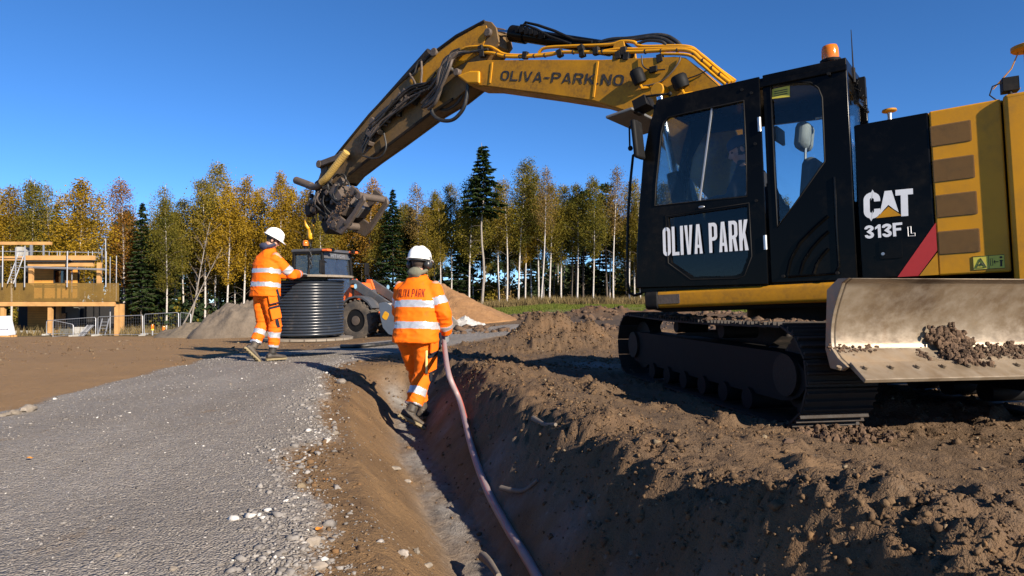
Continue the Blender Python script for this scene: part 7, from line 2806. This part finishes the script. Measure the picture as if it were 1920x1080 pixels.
for px in (-30, 12, 55, 82, 106, 131, 154, 190, 222):
    hb('screen_post', hx(px) - 0.05, hx(px) + 0.05, HY - 0.11, HY - 0.02, zdk + 0.17, zrail - 0.02, 'slat', screen)
# upper storey
WY = HY + 1.7
zu0, zu1 = zdk + 0.15, zroof - 0.75
def wallx(name, x0, x1, holes, mat, z0, z1, Y):
    w = MB()
    nb = int((z1 - z0) / 0.19)
    for k in range(nb):
        za, zb2 = z0 + (z1 - z0) * k / nb, z0 + (z1 - z0) * (k + 1) / nb
        segs = [(x0, x1)]
        for h0, h1, hz0, hz1 in holes:
            if za < hz1 and zb2 > hz0:
                ns_ = []
                for a, b in segs:
                    if h0 > a:
                        ns_.append((a, min(h0, b)))
                    if h1 < b:
                        ns_.append((max(h1, a), b))
                segs = ns_
        for a, b in segs:
            if b - a > 0.05:
                w.box(((a + b) / 2 - ox, Y - oy - 0.01 * 0, (za + zb2) / 2 - oz), (b - a, 0.03, zb2 - za - 0.012), Matrix.Rotation(R(-2), 3, 'X'))
    o = w.build(name, M[mat], house)
    o['kind'] = 'stuff'
    return o
def window(px0, px1, py0, py1, Y, parent=None):
    x0, x1, z1, z0 = at(px0, 560, Y).x, at(px1, 560, Y).x, at(0, py0, Y).z, at(0, py1, Y).z
    fr_ = MB()
    for a, b, c, d in ((x0, x1, z0, z0 + 0.07), (x0, x1, z1 - 0.07, z1), (x0, x0 + 0.07, z0 + .07, z1 - .07), (x1 - 0.07, x1, z0 + .07, z1 - .07)):
        fr_.box(((a + b) / 2 - ox, Y - oy - 0.03, (c + d) / 2 - oz), (b - a, 0.08, d - c))
    f = fr_.build('window', M['dark_room'], house)
    MB().box(((x0 + x1) / 2 - ox, Y - oy, (z0 + z1) / 2 - oz), (x1 - x0 - 0.12, 0.02, z1 - z0 - 0.12)).build('pane', M['window_glass'], f)
    return x0, x1, z0, z1
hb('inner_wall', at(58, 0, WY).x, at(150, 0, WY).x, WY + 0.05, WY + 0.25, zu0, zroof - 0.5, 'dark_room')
w_ = window(101, 123, 506, 532, WY - 0.02)
wallx('siding', at(58, 0, WY).x, at(150, 0, WY).x, [w_], 'siding', zu0, zroof - 0.5, WY)
wallx('siding', at(-70, 0, WY).x, at(20, 0, WY).x, [(at(-70, 0, WY).x, at(14, 0, WY).x, zu0, at(0, 503, WY).z)], 'siding', zu0, zroof - 0.25, WY - 0.8)
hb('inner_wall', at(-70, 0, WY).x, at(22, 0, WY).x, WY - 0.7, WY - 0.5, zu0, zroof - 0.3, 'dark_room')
hb('grey_panel', at(12, 0, WY).x, at(24, 0, WY).x, WY - 0.9, WY - 0.82, zu0, at(0, 502, WY).z, 'grey_board')
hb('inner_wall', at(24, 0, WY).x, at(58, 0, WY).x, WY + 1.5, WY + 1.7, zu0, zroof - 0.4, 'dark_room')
# roof over the balcony wing
hb('roof', at(52, 0, HY).x, at(186, 0, HY + 3.3).x, HY - 0.2, HY + 3.3, zroof - 0.02, zroof + 0.14, 'felt')
hb('fascia', at(52, 0, HY).x, at(187, 0, HY).x, HY - 0.26, HY - 0.205, zroof - 0.16, zroof + 0.18, 'pine')
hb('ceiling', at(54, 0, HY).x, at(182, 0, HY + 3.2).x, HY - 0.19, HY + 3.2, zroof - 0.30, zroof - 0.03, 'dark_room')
hb('lintel', at(56, 0, HY).x, at(178, 0, HY).x, HY + 0.05, HY + 0.25, zroof - 0.62, zroof - 0.31, 'pine')
for px in (55, 183):
    hb('post', hx(px) - 0.13, hx(px) + 0.13, HY + 0.06, HY + 0.3, zdk + 0.15, zroof - 0.32, 'pine')
hb('fascia', at(-70, 0, HY).x, at(50, 0, HY).x, HY + 1.3, HY + 1.4, zroof - 0.1, zroof + 0.22, 'pine')
hb('roof_beam', at(-70, 0, HY).x, at(64, 0, HY).x, HY + 2.0, HY + 2.25, hz_(455), hz_(449), 'pine')
hb('roof_crate', at(-2, 0, HY).x, at(9, 0, HY).x, HY + 2.0, HY + 3.0, zroof + 0.25, zroof + 1.0, 'pale_panel')
for px in (20, 22, 45):
    hb('roof_post', hx(px) - 0.05, hx(px) + 0.05, HY + 2.0, HY + 2.1, zroof + 0.2, hz_(455), 'galv')
# ground floor
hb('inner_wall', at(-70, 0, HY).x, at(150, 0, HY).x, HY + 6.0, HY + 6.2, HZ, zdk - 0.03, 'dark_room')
wallx('siding', at(58, 0, HY + 4).x, at(96, 0, HY + 4).x, [], 'siding', HZ, zdk - 0.05, HY + 4)
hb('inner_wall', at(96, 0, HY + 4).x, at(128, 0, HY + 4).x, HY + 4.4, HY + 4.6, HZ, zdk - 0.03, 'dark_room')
window(102, 126, 586, 617, HY + 4)
hb('grey_wall', at(128, 0, HY + 4).x, at(152, 0, HY + 4).x, HY + 4, HY + 4.2, HZ, zdk - 0.03, 'grey_board')
hb('grey_panel', hx(100), hx(127), HY + 0.6, HY + 0.68, HZ, hz_(617), 'grey_board')
for a, b in ((128, 139), (140, 151)):
    hb('pale_panel', hx(a), hx(b), HY + 0.7, HY + 0.8, HZ, hz_(614), 'pale_panel')
hb('wall_panel', hx(33), hx(52), HY + 5.4, HY + 5.5, HZ, hz_(588), 'grey_board')
hb('concrete_edge', at(-60, 0, HY).x, hx(52), HY + 3.0, HY + 3.2, HZ, HZ + 0.25, 'pale_panel')

# scaffold round the upper storey
scf = empty('scaffold', (hx(120), HY - 0.3, HZ), 0, 'grey tubular scaffold standing round the upper storey of the timber house', 'scaffold')
def tubes(name, segs, parent, o3, r=0.03, mat='galv'):
    for a, b in segs:
        m = MB().tube([Vector(a) - o3, Vector(b) - o3], r, 6)
        m.build(name, M[mat], parent, 60)
o3 = Vector((hx(120), HY - 0.3, HZ))
ztop = hz_(466)
tubes('standard', [((hx(px), HY - 0.5, zrail - 0.3), (hx(px), HY - 0.5, hz_(py))) for px, py in ((14, 462), (38, 465), (55, 462), (134, 472), (206, 472))], scf, o3, 0.045)
tubes('standard', [((hx(px), HY + 1.0, zdk + 0.2), (hx(px), HY + 1.0, hz_(py))) for px, py in ((118, 498), (175, 465), (191, 480), (203, 478), (160, 520))], scf, o3, 0.035)
tubes('standard', [((hx(159), HY + 2.5, zroof), (hx(159), HY + 2.5, hz_(442)))], scf, o3, 0.04)
tubes('ledger', [((hx(-40), HY - 0.5, hz_(500)), (hx(14), HY - 0.5, hz_(500))), ((hx(38), HY - 0.5, hz_(502)), (hx(206), HY - 0.5, hz_(507))), ((hx(55), HY - 0.45, hz_(500)), (hx(206), HY - 0.45, hz_(505)))], scf, o3, 0.04)
tubes('guard_rail', [((hx(38), HY - 0.2, hz_(471)), (hx(190), HY - 0.2, hz_(474))), ((hx(60), HY - 0.2, hz_(480)), (hx(188), HY - 0.2, hz_(482))), ((hx(-40), HY + 0.5, hz_(470)), (hx(38), HY + 0.5, hz_(471))), ((hx(134), HY - 0.5, hz_(486)), (hx(150), HY + 0.8, hz_(496))), ((hx(175), HY + 1, hz_(478)), (hx(206), HY - 0.5, hz_(488)))], scf, o3, 0.03)
tubes('rail_post', [((hx(px), HY - 0.2, hz_(484)), (hx(px), HY - 0.2, hz_(471))) for px in (95, 110, 115, 130, 144, 168, 176)], scf, o3, 0.028)
tubes('standard', [((hx(198), HY + 0.6, HZ), (hx(198), HY + 0.6, zdk - 0.1)), ((hx(212), HY + 0.8, HZ), (hx(212), HY + 0.8, zdk - 0.1))], scf, o3, 0.04)


def ladder(px0, py0, px1, py1, w_, Y, label, n):
    a, b = Vector((hx(px0), Y, hz_(py0))), Vector((hx(px1), Y + 0.3, hz_(py1)))
    o = empty('ladder', a, 0, label, 'ladder')
    for s in (-w_ / 2, w_ / 2):
        MB().beam((s, 0, 0), b - a + Vector((s, 0, 0)), 0.05, 0.06).build('stile', M['galv'], o)
    for k in range(1, n):
        p = (b - a) * k / n
        MB().beam(p + Vector((-w_ / 2, 0, 0)), p + Vector((w_ / 2, 0, 0)), 0.035, 0.035).build('rung', M['galv'], o)


ladder(31, 532, 46, 474, 0.45, HY - 0.62, 'grey ladder leaning up to the roof beside the scaffold', 12)
ladder(200, 628, 203, 597, 0.5, HY - 0.6, 'short grey step ladder under the corner of the balcony', 5)
# steel site fence panels
def fence_panel(px0, px1, top_l, top_r, Y, label, base=None):
    a, b = at(px0, 560, Y), at(px1, 560, Y)
    za, zb2 = gz(a.x, Y), gz(b.x, Y)
    o = empty('fence_panel', (a.x, Y, za), 0, label, 'fence panel', 'mesh fence panels by the timber house')
    h0, h1 = at(px0, top_l, Y).z - za, at(px1, top_r, Y).z - za
    w_ = b.x - a.x
    dz = zb2 - za
    MB().tube([(0, 0, 0.12), (0, 0, h0 - 0.08), (0.08, 0, h0), (w_ - 0.08, 0, h1), (w_, 0, h1 - 0.08), (w_, 0, dz + 0.12)], 0.03, 6).build('frame', M['galv'], o, 60)
    MB().tube([(0, 0, 0.14), (w_, 0, dz + 0.14)], 0.02, 6).build('bottom_rail', M['galv'], o, 60)
    m = MB()
    n = max(6, int(w_ / 0.16))
    for k in range(1, n):
        x = w_ * k / n
        m.tube([(x, 0, 0.14 + dz * k / n), (x, 0, h0 + (h1 - h0) * k / n - 0.01)], 0.003, 3, caps=False)
    for k in range(1, 6):
        m.tube([(0, 0, 0.14 + (h0 - 0.14) * k / 6), (w_, 0, 0.14 + dz + (h1 - dz - 0.14) * k / 6)], 0.003, 3, caps=False)
    tag(m.build('mesh_wires', M['galv'], o), kind='stuff')
    for x, z in ((0, 0.0), (w_, dz)):
        MB().box((x, 0, z + 0.06), (0.22, 0.7, 0.12)).build('foot_block', M['pale_panel'], o, bevel=0.02)
fence_panel(88, 180, 601, 595, 47.0, 'wide steel mesh panel standing in front of the house posts')
fence_panel(100, 138, 601, 608, 46.2, 'small low steel barrier overlapping the wide panel before the house')
fence_panel(184, 268, 594, 591, 47.5, 'steel mesh panel at the right corner of the house')
fence_panel(271, 335, 589, 586, 48.5, 'steel mesh panel in the middle of the row before the trees')
fence_panel(338, 358, 586, 588, 49.5, 'last short steel mesh panel beside the grey earth mound')
# orange lamps on short posts, stacked tube ends, wrapped pallet
for px, py, lab in ((286, 616, 'small orange marker by the fence, left of two'), (307, 613, 'small orange marker by the fence, right of two')):
    p = at(px, py, 46.5)
    zg = gz(p.x, 46.5)
    o = empty('warning_marker', (p.x, 46.5, zg), 0, lab, 'warning marker')
    MB().lathe([(0.05, 0), (0.05, 0.45)], n=10).build('post', M['galv'], o, 50)
    MB().lathe([(0.09, 0.45), (0.10, 0.65), (0.07, 0.75), (0.0, 0.77)], n=14).build('lamp', M['amber'], o, 50)
    MB().lathe([(0.09, 0.35), (0.09, 0.449)], n=14).build('collar', M['decal_yellow'], o, 50)
o = empty('tube_bundle', (hx(178), HY - 1.2, HZ), 0, 'slanting bundle of white tubes leaning under the balcony', 'tubes')
for k in range(5):
    MB().tube([(-0.5 + 0.1 * k, 0, 0.0), (0.05 + 0.12 * k, 0.3, 0.85)], 0.035, 6).build('tube', M['galv'], o, 60)
p = at(3, 632, 44.0)
o = empty('wrapped_pallet', (p.x, 44.0, gz(p.x, 44.0)), 0.2, 'white wrapped pallet on the ground at the far left edge', 'pallet')
MB().prism([(-0.75, 0.12), (-0.65, 1.35), (0.35, 1.4), (0.62, 0.12)], -0.5, 0.5).build('wrapping', worn('white_film', (0.62, 0.66, 0.72), amount=0.1, rough=0.4), o, bevel=0.06)
for k in range(3):
    MB().box((0, -0.4 + 0.4 * k, 0.06), (1.4, 0.12, 0.12)).build('pallet_bearer', M['pine'], o)
MB().box((-0.05, -0.515, 0.55), (1.3, 0.012, 0.05)).build('strap', M['hood_blue'], o)

# ================================================================ earth piles
def pile(name, cx, cy, rx, ry, h, col, label, seed, rz=0.0, rough=0.3, sharp=1.0, pebbles=None):
    t = NT(name + '_soil')
    n2 = t.noise(2.2, 6, 0.65)
    c = t.mix(t.ramp(n2, [(0.35, 0.0), (0.68, 1.0)]), col[0], col[1])
    c = t.mix(t.ramp(t.noise(14, 4, 0.7), [(0.5, 0.0), (0.75, 0.55)]), c, col[2])
    t.bsdf(c, 0.95, 0.0, t.bump(t.noise(9, 6, 0.7), 0.8, 0.06))
    nr, na = 46, 120
    r = (np.arange(nr + 1) / nr)[:, None]
    a = (np.arange(na) / na * 2 * np.pi)[None, :]
    edge = 1 + 0.14 * fbm(np.cos(a) * 1.5 + seed, np.sin(a) * 1.5, 0, 3, seed)
    x = r * np.cos(a) * rx * edge
    y = r * np.sin(a) * ry * edge
    c_, s_ = math.cos(rz), math.sin(rz)
    x, y = x * c_ - y * s_, x * s_ + y * c_
    body_ = (1 - r ** sharp) * np.ones_like(a)
    wx, wy = x + cx, y + cy
    z = terrain(wx, wy) + h * body_ * (1 + rough * fbm(x * 1.1, y * 1.1, seed, 4, seed)) + 0.18 * rough * fbm(x * 4, y * 4, 0, 4, seed + 1) * sm((1 - r) * 6) + 0.10 * rough * np.abs(fbm(x * 9, y * 9, 0, 3, seed + 2)) * sm((1 - r) * 6)
    z = np.where(r >= 0.999, z - 0.15, z)
    V = np.stack([wx.ravel() - cx, wy.ravel() - cy, z.ravel()], 1)
    i = np.arange(nr)[:, None] * na
    j = np.arange(na)[None, :]
    F = np.stack([(i + j).ravel(), (i + na + j).ravel(), (i + na + (j + 1) % na).ravel(), (i + (j + 1) % na).ravel()], 1)
    zb2 = gz(cx, cy)
    V[:, 2] -= zb2
    o = link('earth_pile', np_mesh('earth_pile', V, F, t.mat, True))
    o.location = (cx, cy, zb2)
    return tag(o, label, 'earth pile')


p = at(838, 600, 27)
pile('orange', p.x - 0.2, 27, 3.2, 2.8, 1.48, ((0.20, 0.10, 0.036), (0.27, 0.145, 0.06), (0.13, 0.065, 0.028)), 'orange brown earth pile behind the loader bucket and the worker', 5, 0, 0.2)
p = at(872, 607, 23.5)
pile('rubble', p.x, 23.5, 0.75, 0.6, 0.42, ((0.34, 0.33, 0.31), (0.42, 0.40, 0.38), (0.25, 0.24, 0.22)), 'small heap of pale crushed stone before the orange pile', 9, 0, 0.5)
p = at(436, 600, 38)
pile('grey', p.x + 0.6, 38, 2.9, 2.2, 1.65, ((0.095, 0.075, 0.055), (0.145, 0.115, 0.085), (0.06, 0.046, 0.034)), 'grey brown earth mound behind the worker at the reel', 13, 0.2, 0.50, 2.4)
p = at(362, 606, 39)
pile('grey2', p.x, 39, 2.2, 1.6, 0.9, ((0.095, 0.075, 0.052), (0.14, 0.112, 0.08), (0.06, 0.048, 0.036)), 'low grey earth heap at the left foot of the mound', 17, 0.0, 0.5, 1.6)

# ================================================================ clods, stones, gravel
def template(seed, nsub=0):
    bm = bmesh.new()
    bmesh.ops.create_icosphere(bm, subdivisions=1, radius=1.0)
    V = np.array([v.co[:] for v in bm.verts])
    F = np.array([[v.index for v in f.verts] for f in bm.faces])
    bm.free()
    g = np.random.default_rng(seed)
    V = V * g.uniform(0.38, 1.5, (len(V), 1)) * g.uniform(0.6, 1.3, (1, 3))
    return V, F


TEMPL = [template(i) for i in range(6)]


def scatter(name, x, y, size, mat, rnd, sink=0.25, flat=0.75, zoff=0.0, zs=None):
    n = len(x)
    z = (terrain(x, y) if zs is None else zs) + zoff
    Vs, Fs, K = [], [], []
    off = 0
    which = rng.integers(0, len(TEMPL), n)
    for k, (tv, tf) in enumerate(TEMPL):
        idx = np.where(which == k)[0]
        m = len(idx)
        if not m:
            continue
        a = rng.uniform(0, 6.28, m)
        ca, sa = np.cos(a), np.sin(a)
        b = rng.normal(0, 0.5, m)
        cb, sb_ = np.cos(b), np.sin(b)
        vx, vy, vz = tv[None, :, 0], tv[None, :, 1], tv[None, :, 2]
        y1 = vy * cb[:, None] - vz * sb_[:, None]
        z1 = vy * sb_[:, None] + vz * cb[:, None]
        X = vx * ca[:, None] - y1 * sa[:, None]
        Y = vx * sa[:, None] + y1 * ca[:, None]
        s = size[idx][:, None]
        P = np.stack([x[idx][:, None] + X * s, y[idx][:, None] + Y * s, z[idx][:, None] + z1 * s * flat + s * flat * (1 - 2 * sink) * 0.5], 2).reshape(-1, 3)
        nv = len(tv)
        F = (tf[None] + (np.arange(m) * nv)[:, None, None]).reshape(-1, 3) + off
        Vs.append(P)
        Fs.append(F)
        K.append(np.repeat(rnd[idx], len(tf)))
        off += len(P)
    return link(name, np_mesh(name, np.concatenate(Vs), np.concatenate(Fs), mat, fattr={'rnd': np.concatenate(K)}))


def rnd_mat(name, stops, bscale=60, bump=0.6):
    t = NT(name)
    c = t.ramp(t.attr('rnd').outputs['Fac'], stops)
    n = t.noise(bscale, 4, 0.65)
    c = t.mix(t.ramp(n, [(0.35, 0.35), (0.65, 0.0)]), c, (0.05, 0.035, 0.022))
    b = t.bsdf(c, 0.93, 0.0, t.bump(n, bump, 0.008))
    b.inputs['Specular IOR Level'].default_value = 0.2
    return t.mat


M['clod'] = rnd_mat('soil_clods', [(0.0, (0.062, 0.038, 0.021)), (0.4, (0.100, 0.062, 0.034)), (0.75, (0.135, 0.085, 0.045)), (0.9, (0.175, 0.095, 0.040)), (1.0, (0.20, 0.155, 0.10))])
M['gravel'] = rnd_mat('crushed_stone', [(0.0, (0.10, 0.092, 0.086)), (0.4, (0.17, 0.158, 0.148)), (0.8, (0.24, 0.225, 0.21)), (0.95, (0.34, 0.32, 0.30)), (1.0, (0.52, 0.50, 0.47))], 90, 0.3)
M['pale_stone'] = rnd_mat('pale_stone', [(0.0, (0.17, 0.145, 0.115)), (0.5, (0.25, 0.215, 0.175)), (1.0, (0.34, 0.30, 0.26))], 40, 0.4)


def near_sample(n, x0, x1, y0, y1):
    """more points close to the camera, where they show"""
    y = y0 * (y1 / y0) ** rng.random(n)
    return rng.uniform(x0, x1, n), y


# crumbled soil
x, y = near_sample(420000, -2.6, 5.2, 1.5, 14)
inview = np.abs(x) < 0.80 * y + 0.4
x, y = x[inview], y[inview]
z, g_, gr_, f_, cl_, bk_, hp_2 = terrain(x, y, True)
o_ = (x - trench_x(y)) * 0.965
patch = sm(0.5 + 1.6 * fbm(x * 1.6, y * 1.6, 0, 4, 131))
strip = np.exp(-((o_ + 1.0) / 0.42) ** 2) * (y < 9)
w_ = (0.06 + 0.9 * bk_ * patch + 0.75 * np.clip(hp_2, 0, 1) + 0.55 * strip * patch + 0.35 * patch * (o_ > 1.2) * sm(fbm(x * 0.9, y * 0.9, 0, 3, 133) * 3)) * (1 - g_) * (1 - 0.7 * (np.abs(o_ + 0.4) < 0.28) * (y < 9))
keep = rng.random(len(x)) < w_ * 0.36
x, y = x[keep], y[keep]
size = np.clip(0.0036 * np.exp(rng.normal(0, 0.60, len(x))) * (0.7 + 0.16 * y) , 0.0025, 0.022)
print('clods', len(x))
tag(scatter('soil_clods', x, y, size, M['clod'], np.clip(rng.normal(0.5, 0.24, len(x)) + 0.0, 0, 1), 0.3, 0.85), 'crumbled clods of brown soil over the trench banks and heaps', kind='stuff')
# loose crushed stone: thin over the road, thick along its broken right edge
x, y = near_sample(170000, -7, 0.2, 1.7, 11)
inview = np.abs(x) < 0.80 * y + 0.3
x, y = x[inview], y[inview]
sdg = poly_sd(x, y, GRAVEL)
right = x > -3.4 + 0.0 * y
edge_w = np.exp(-((sdg + 0.05) / 0.22) ** 2) * right * (y < 9.5)
keep = rng.random(len(x)) < np.clip((sdg < 0) * 0.20 + edge_w * 0.22, 0, 1)
x, y, sdg, edge_w = x[keep], y[keep], sdg[keep], edge_w[keep]
size = np.clip((0.0032 + 0.0042 * edge_w * rng.random(len(x)) ** 1.5) * np.exp(rng.normal(0, 0.38, len(x))) * (0.75 + 0.12 * y), 0.002, 0.03)
print('gravel', len(x))
tag(scatter('gravel', x, y, size, M['gravel'], np.clip(rng.normal(0.5, 0.22, len(x)) + 0.08 * edge_w * rng.random(len(x)), 0, 1), 0.3, 0.7), 'loose grey crushed stone on the road and along its edge', kind='stuff')
# larger pale stones thickly strewn on the near right edge of the road
n = 520
t_e = rng.random(n) ** 1.5
ex = np.interp(t_e, [0, 0.25, 0.5, 0.7, 1.0], [-0.72, -0.85, -1.15, -1.25, -1.70]) + rng.normal(0, 0.10, n) - 0.05
ey = np.interp(t_e, [0, 0.25, 0.5, 0.7, 1.0], [2.2, 2.75, 3.6, 4.4, 6.0]) + rng.normal(0, 0.08, n)
tag(scatter('edge_stones', ex, ey, np.clip(0.009 * np.exp(rng.normal(0, 0.45, n)), 0.005, 0.026) * (0.7 + 0.1 * ey), M['gravel'], np.clip(rng.normal(0.62, 0.22, n), 0, 1), 0.3, 0.7), 'pale broken stones strewn along the right edge of the gravel', kind='stuff')
# far left field: pebbles and lumps
x = rng.uniform(-22, -2, 9000)
y = rng.uniform(9, 34, 9000)
keep = (poly_sd(x, y, GRAVEL) > 0.1) & (np.abs(x) < 0.85 * y) & (rng.random(9000) < 0.15 + 0.5 * sm(fbm(x * 0.5, y * 0.5, 0, 3, 151) * 3))
x, y = x[keep], y[keep]
tag(scatter('pebbles', x, y, np.clip(0.016 * np.exp(rng.normal(0, 0.5, len(x))), 0.006, 0.07), M['clod'], np.clip(rng.normal(0.72, 0.22, len(x)), 0, 1), 0.3, 0.6), 'small lumps and pebbles over the bare brown field', kind='stuff')
x = rng.uniform(-1.5, 12, 5000)
y = rng.uniform(17, 34, 5000)
keep = fbm(x * 0.6, y * 0.6, 0, 3, 153) > 0.0
x, y = x[keep], y[keep]
tag(scatter('peat_lumps', x, y, np.clip(0.05 * np.exp(rng.normal(0, 0.6, len(x))), 0.02, 0.22), M['mud'], rng.random(len(x)), 0.3, 0.7), 'dark lumps of turned soil before the green field', kind='stuff')

# single stones one can point at
def stone(px, py, s, label, mat='pale_stone', seed=0, fl=0.7):
    p = ground_hit(px, py)
    g = random.Random(seed)
    m = MB()
    clump(m, (0, 0, s * 0.25), s, 10, 7, seed, 0.55, fl)
    o = m.build('stone', M[mat], None, 35)
    o.location = (p.x, p.y, gz(p.x, p.y))
    o.rotation_euler = (0, 0, g.uniform(0, 6.28))
    at_ = o.data.attributes.new('rnd', 'FLOAT', 'FACE')
    at_.data.foreach_set('value', np.full(len(o.data.polygons), g.random(), dtype=np.float32))
    tag(o, label, 'stone')
    return p


for i, (px, py, s, lb) in enumerate([
    (640, 719, 0.085, 'pale rounded stone lying on top of the trench bank left of the walking worker'),
    (54, 772, 0.055, 'largest pale stone at the left edge of the gravel road'),
    (30, 777, 0.04, 'pale stone second from the left at the gravel edge'),
    (10, 781, 0.04, 'leftmost pale stone at the gravel edge'),
    (613, 741, 0.035, 'grey stone on the soil bank just below the pale rounded stone'),
    (628, 815, 0.03, 'pale stone on the brown strip at the gravel corner'),
    (741, 882, 0.035, 'pale angular stone on the brown slope beside the trench'),
    (765, 905, 0.03, 'pale stone just below another on the brown slope'),
    (757, 1042, 0.022, 'grey stone on the brown slope near the bottom of the picture'),
    (781, 1038, 0.018, 'orange tinted pebble beside a grey stone near the bottom'),
    (801, 1064, 0.022, 'reddish stone on the brown slope at the bottom edge'),
    (585, 1020, 0.03, 'broad pale stone on the gravel edge near the bottom'),
    (598, 1066, 0.03, 'pale flat stone at the bottom edge of the gravel'),
    (222, 1045, 0.014, 'white chip of stone lying alone on the gravel'),
    (324, 1070, 0.014, 'white chip of stone at the bottom of the gravel'),
    (432, 722, 0.02, 'lone white pebble on the far part of the gravel road'),
    (1478, 832, 0.024, 'brown muddy stone beside the track on the right'),
    (905, 925, 0.03, 'pale root end sticking out of the trench wall'),
]):
    stone(px, py, s, lb, 'mud' if 'muddy' in lb else 'pale_stone', seed=60 + i, fl=0.62)
# roots and sticks in the trench wall
def root(pts, r, lb):
    P = []
    for px, py, Y in pts:
        p = at(px, py, Y)
        p.z = max(p.z, gz(p.x, p.y) + r * 0.7)
        P.append(p)
    m = MB().tube(smooth_path(P, 5), [r * (1 - 0.5 * i / (len(P) * 5 - 4)) for i in range((len(P) - 1) * 5 + 1)], 8)
    tag(m.build('root', M['root'], None, 60), lb, 'root')
M['root'] = wood_mat('clay_covered_root', (0.10, 0.08, 0.062), (0.18, 0.15, 0.12))
root([(940, 915, 4.1), (965, 920, 4.0), (985, 924, 3.95), (1008, 936, 3.9)], 0.018, 'pale root lying across the dark trench wall right of the pipe')
root([(1000, 855, 4.6), (1022, 868, 4.4), (1042, 888, 4.2)], 0.02, 'clay covered root sticking out high on the trench wall')
root([(905, 1043, 3.45), (918, 1055, 3.3), (935, 1080, 3.1)], 0.025, 'grey broken stick standing in the trench bottom')
# fallen leaves
for i, (px, py, s, lb) in enumerate([(54, 865, 0.014, 'single orange leaf on the gravel at the left'), (598, 1003, 0.018, 'orange leaf among the pale stones of the gravel edge'), (612, 906, 0.011, 'small orange leaf on the brown strip by the gravel')]):
    p = ground_hit(px, py)
    m = MB()
    n = 10
    pts = [(0, 0, 0.012)] + [(s * (1 + 0.25 * math.sin(3 * a)) * math.cos(a), s * 0.8 * math.sin(a), 0.010 + 0.35 * s * abs(math.sin(a)) ** 2) for a in [2 * math.pi * k / n for k in range(n)]]
    m.add(pts, [(0, 1 + k, 1 + (k + 1) % n) for k in range(n)])
    m.tube([(s * 0.9, 0, 0.01), (s * 1.6, 0.003, 0.015)], 0.0012, 4)
    o = m.build('leaf', M['fallen_leaf'] if 'fallen_leaf' in M else M.setdefault('fallen_leaf', worn('fallen_leaf', (0.55, 0.20, 0.02), (0.3, 0.1, 0.02), 0.4, 30, 0.7)), None)
    o.location = (p.x, p.y, gz(p.x, p.y) + 0.006)
    o.rotation_euler = (0.1, 0.1, i * 1.3)
    tag(o, lb, 'leaf')
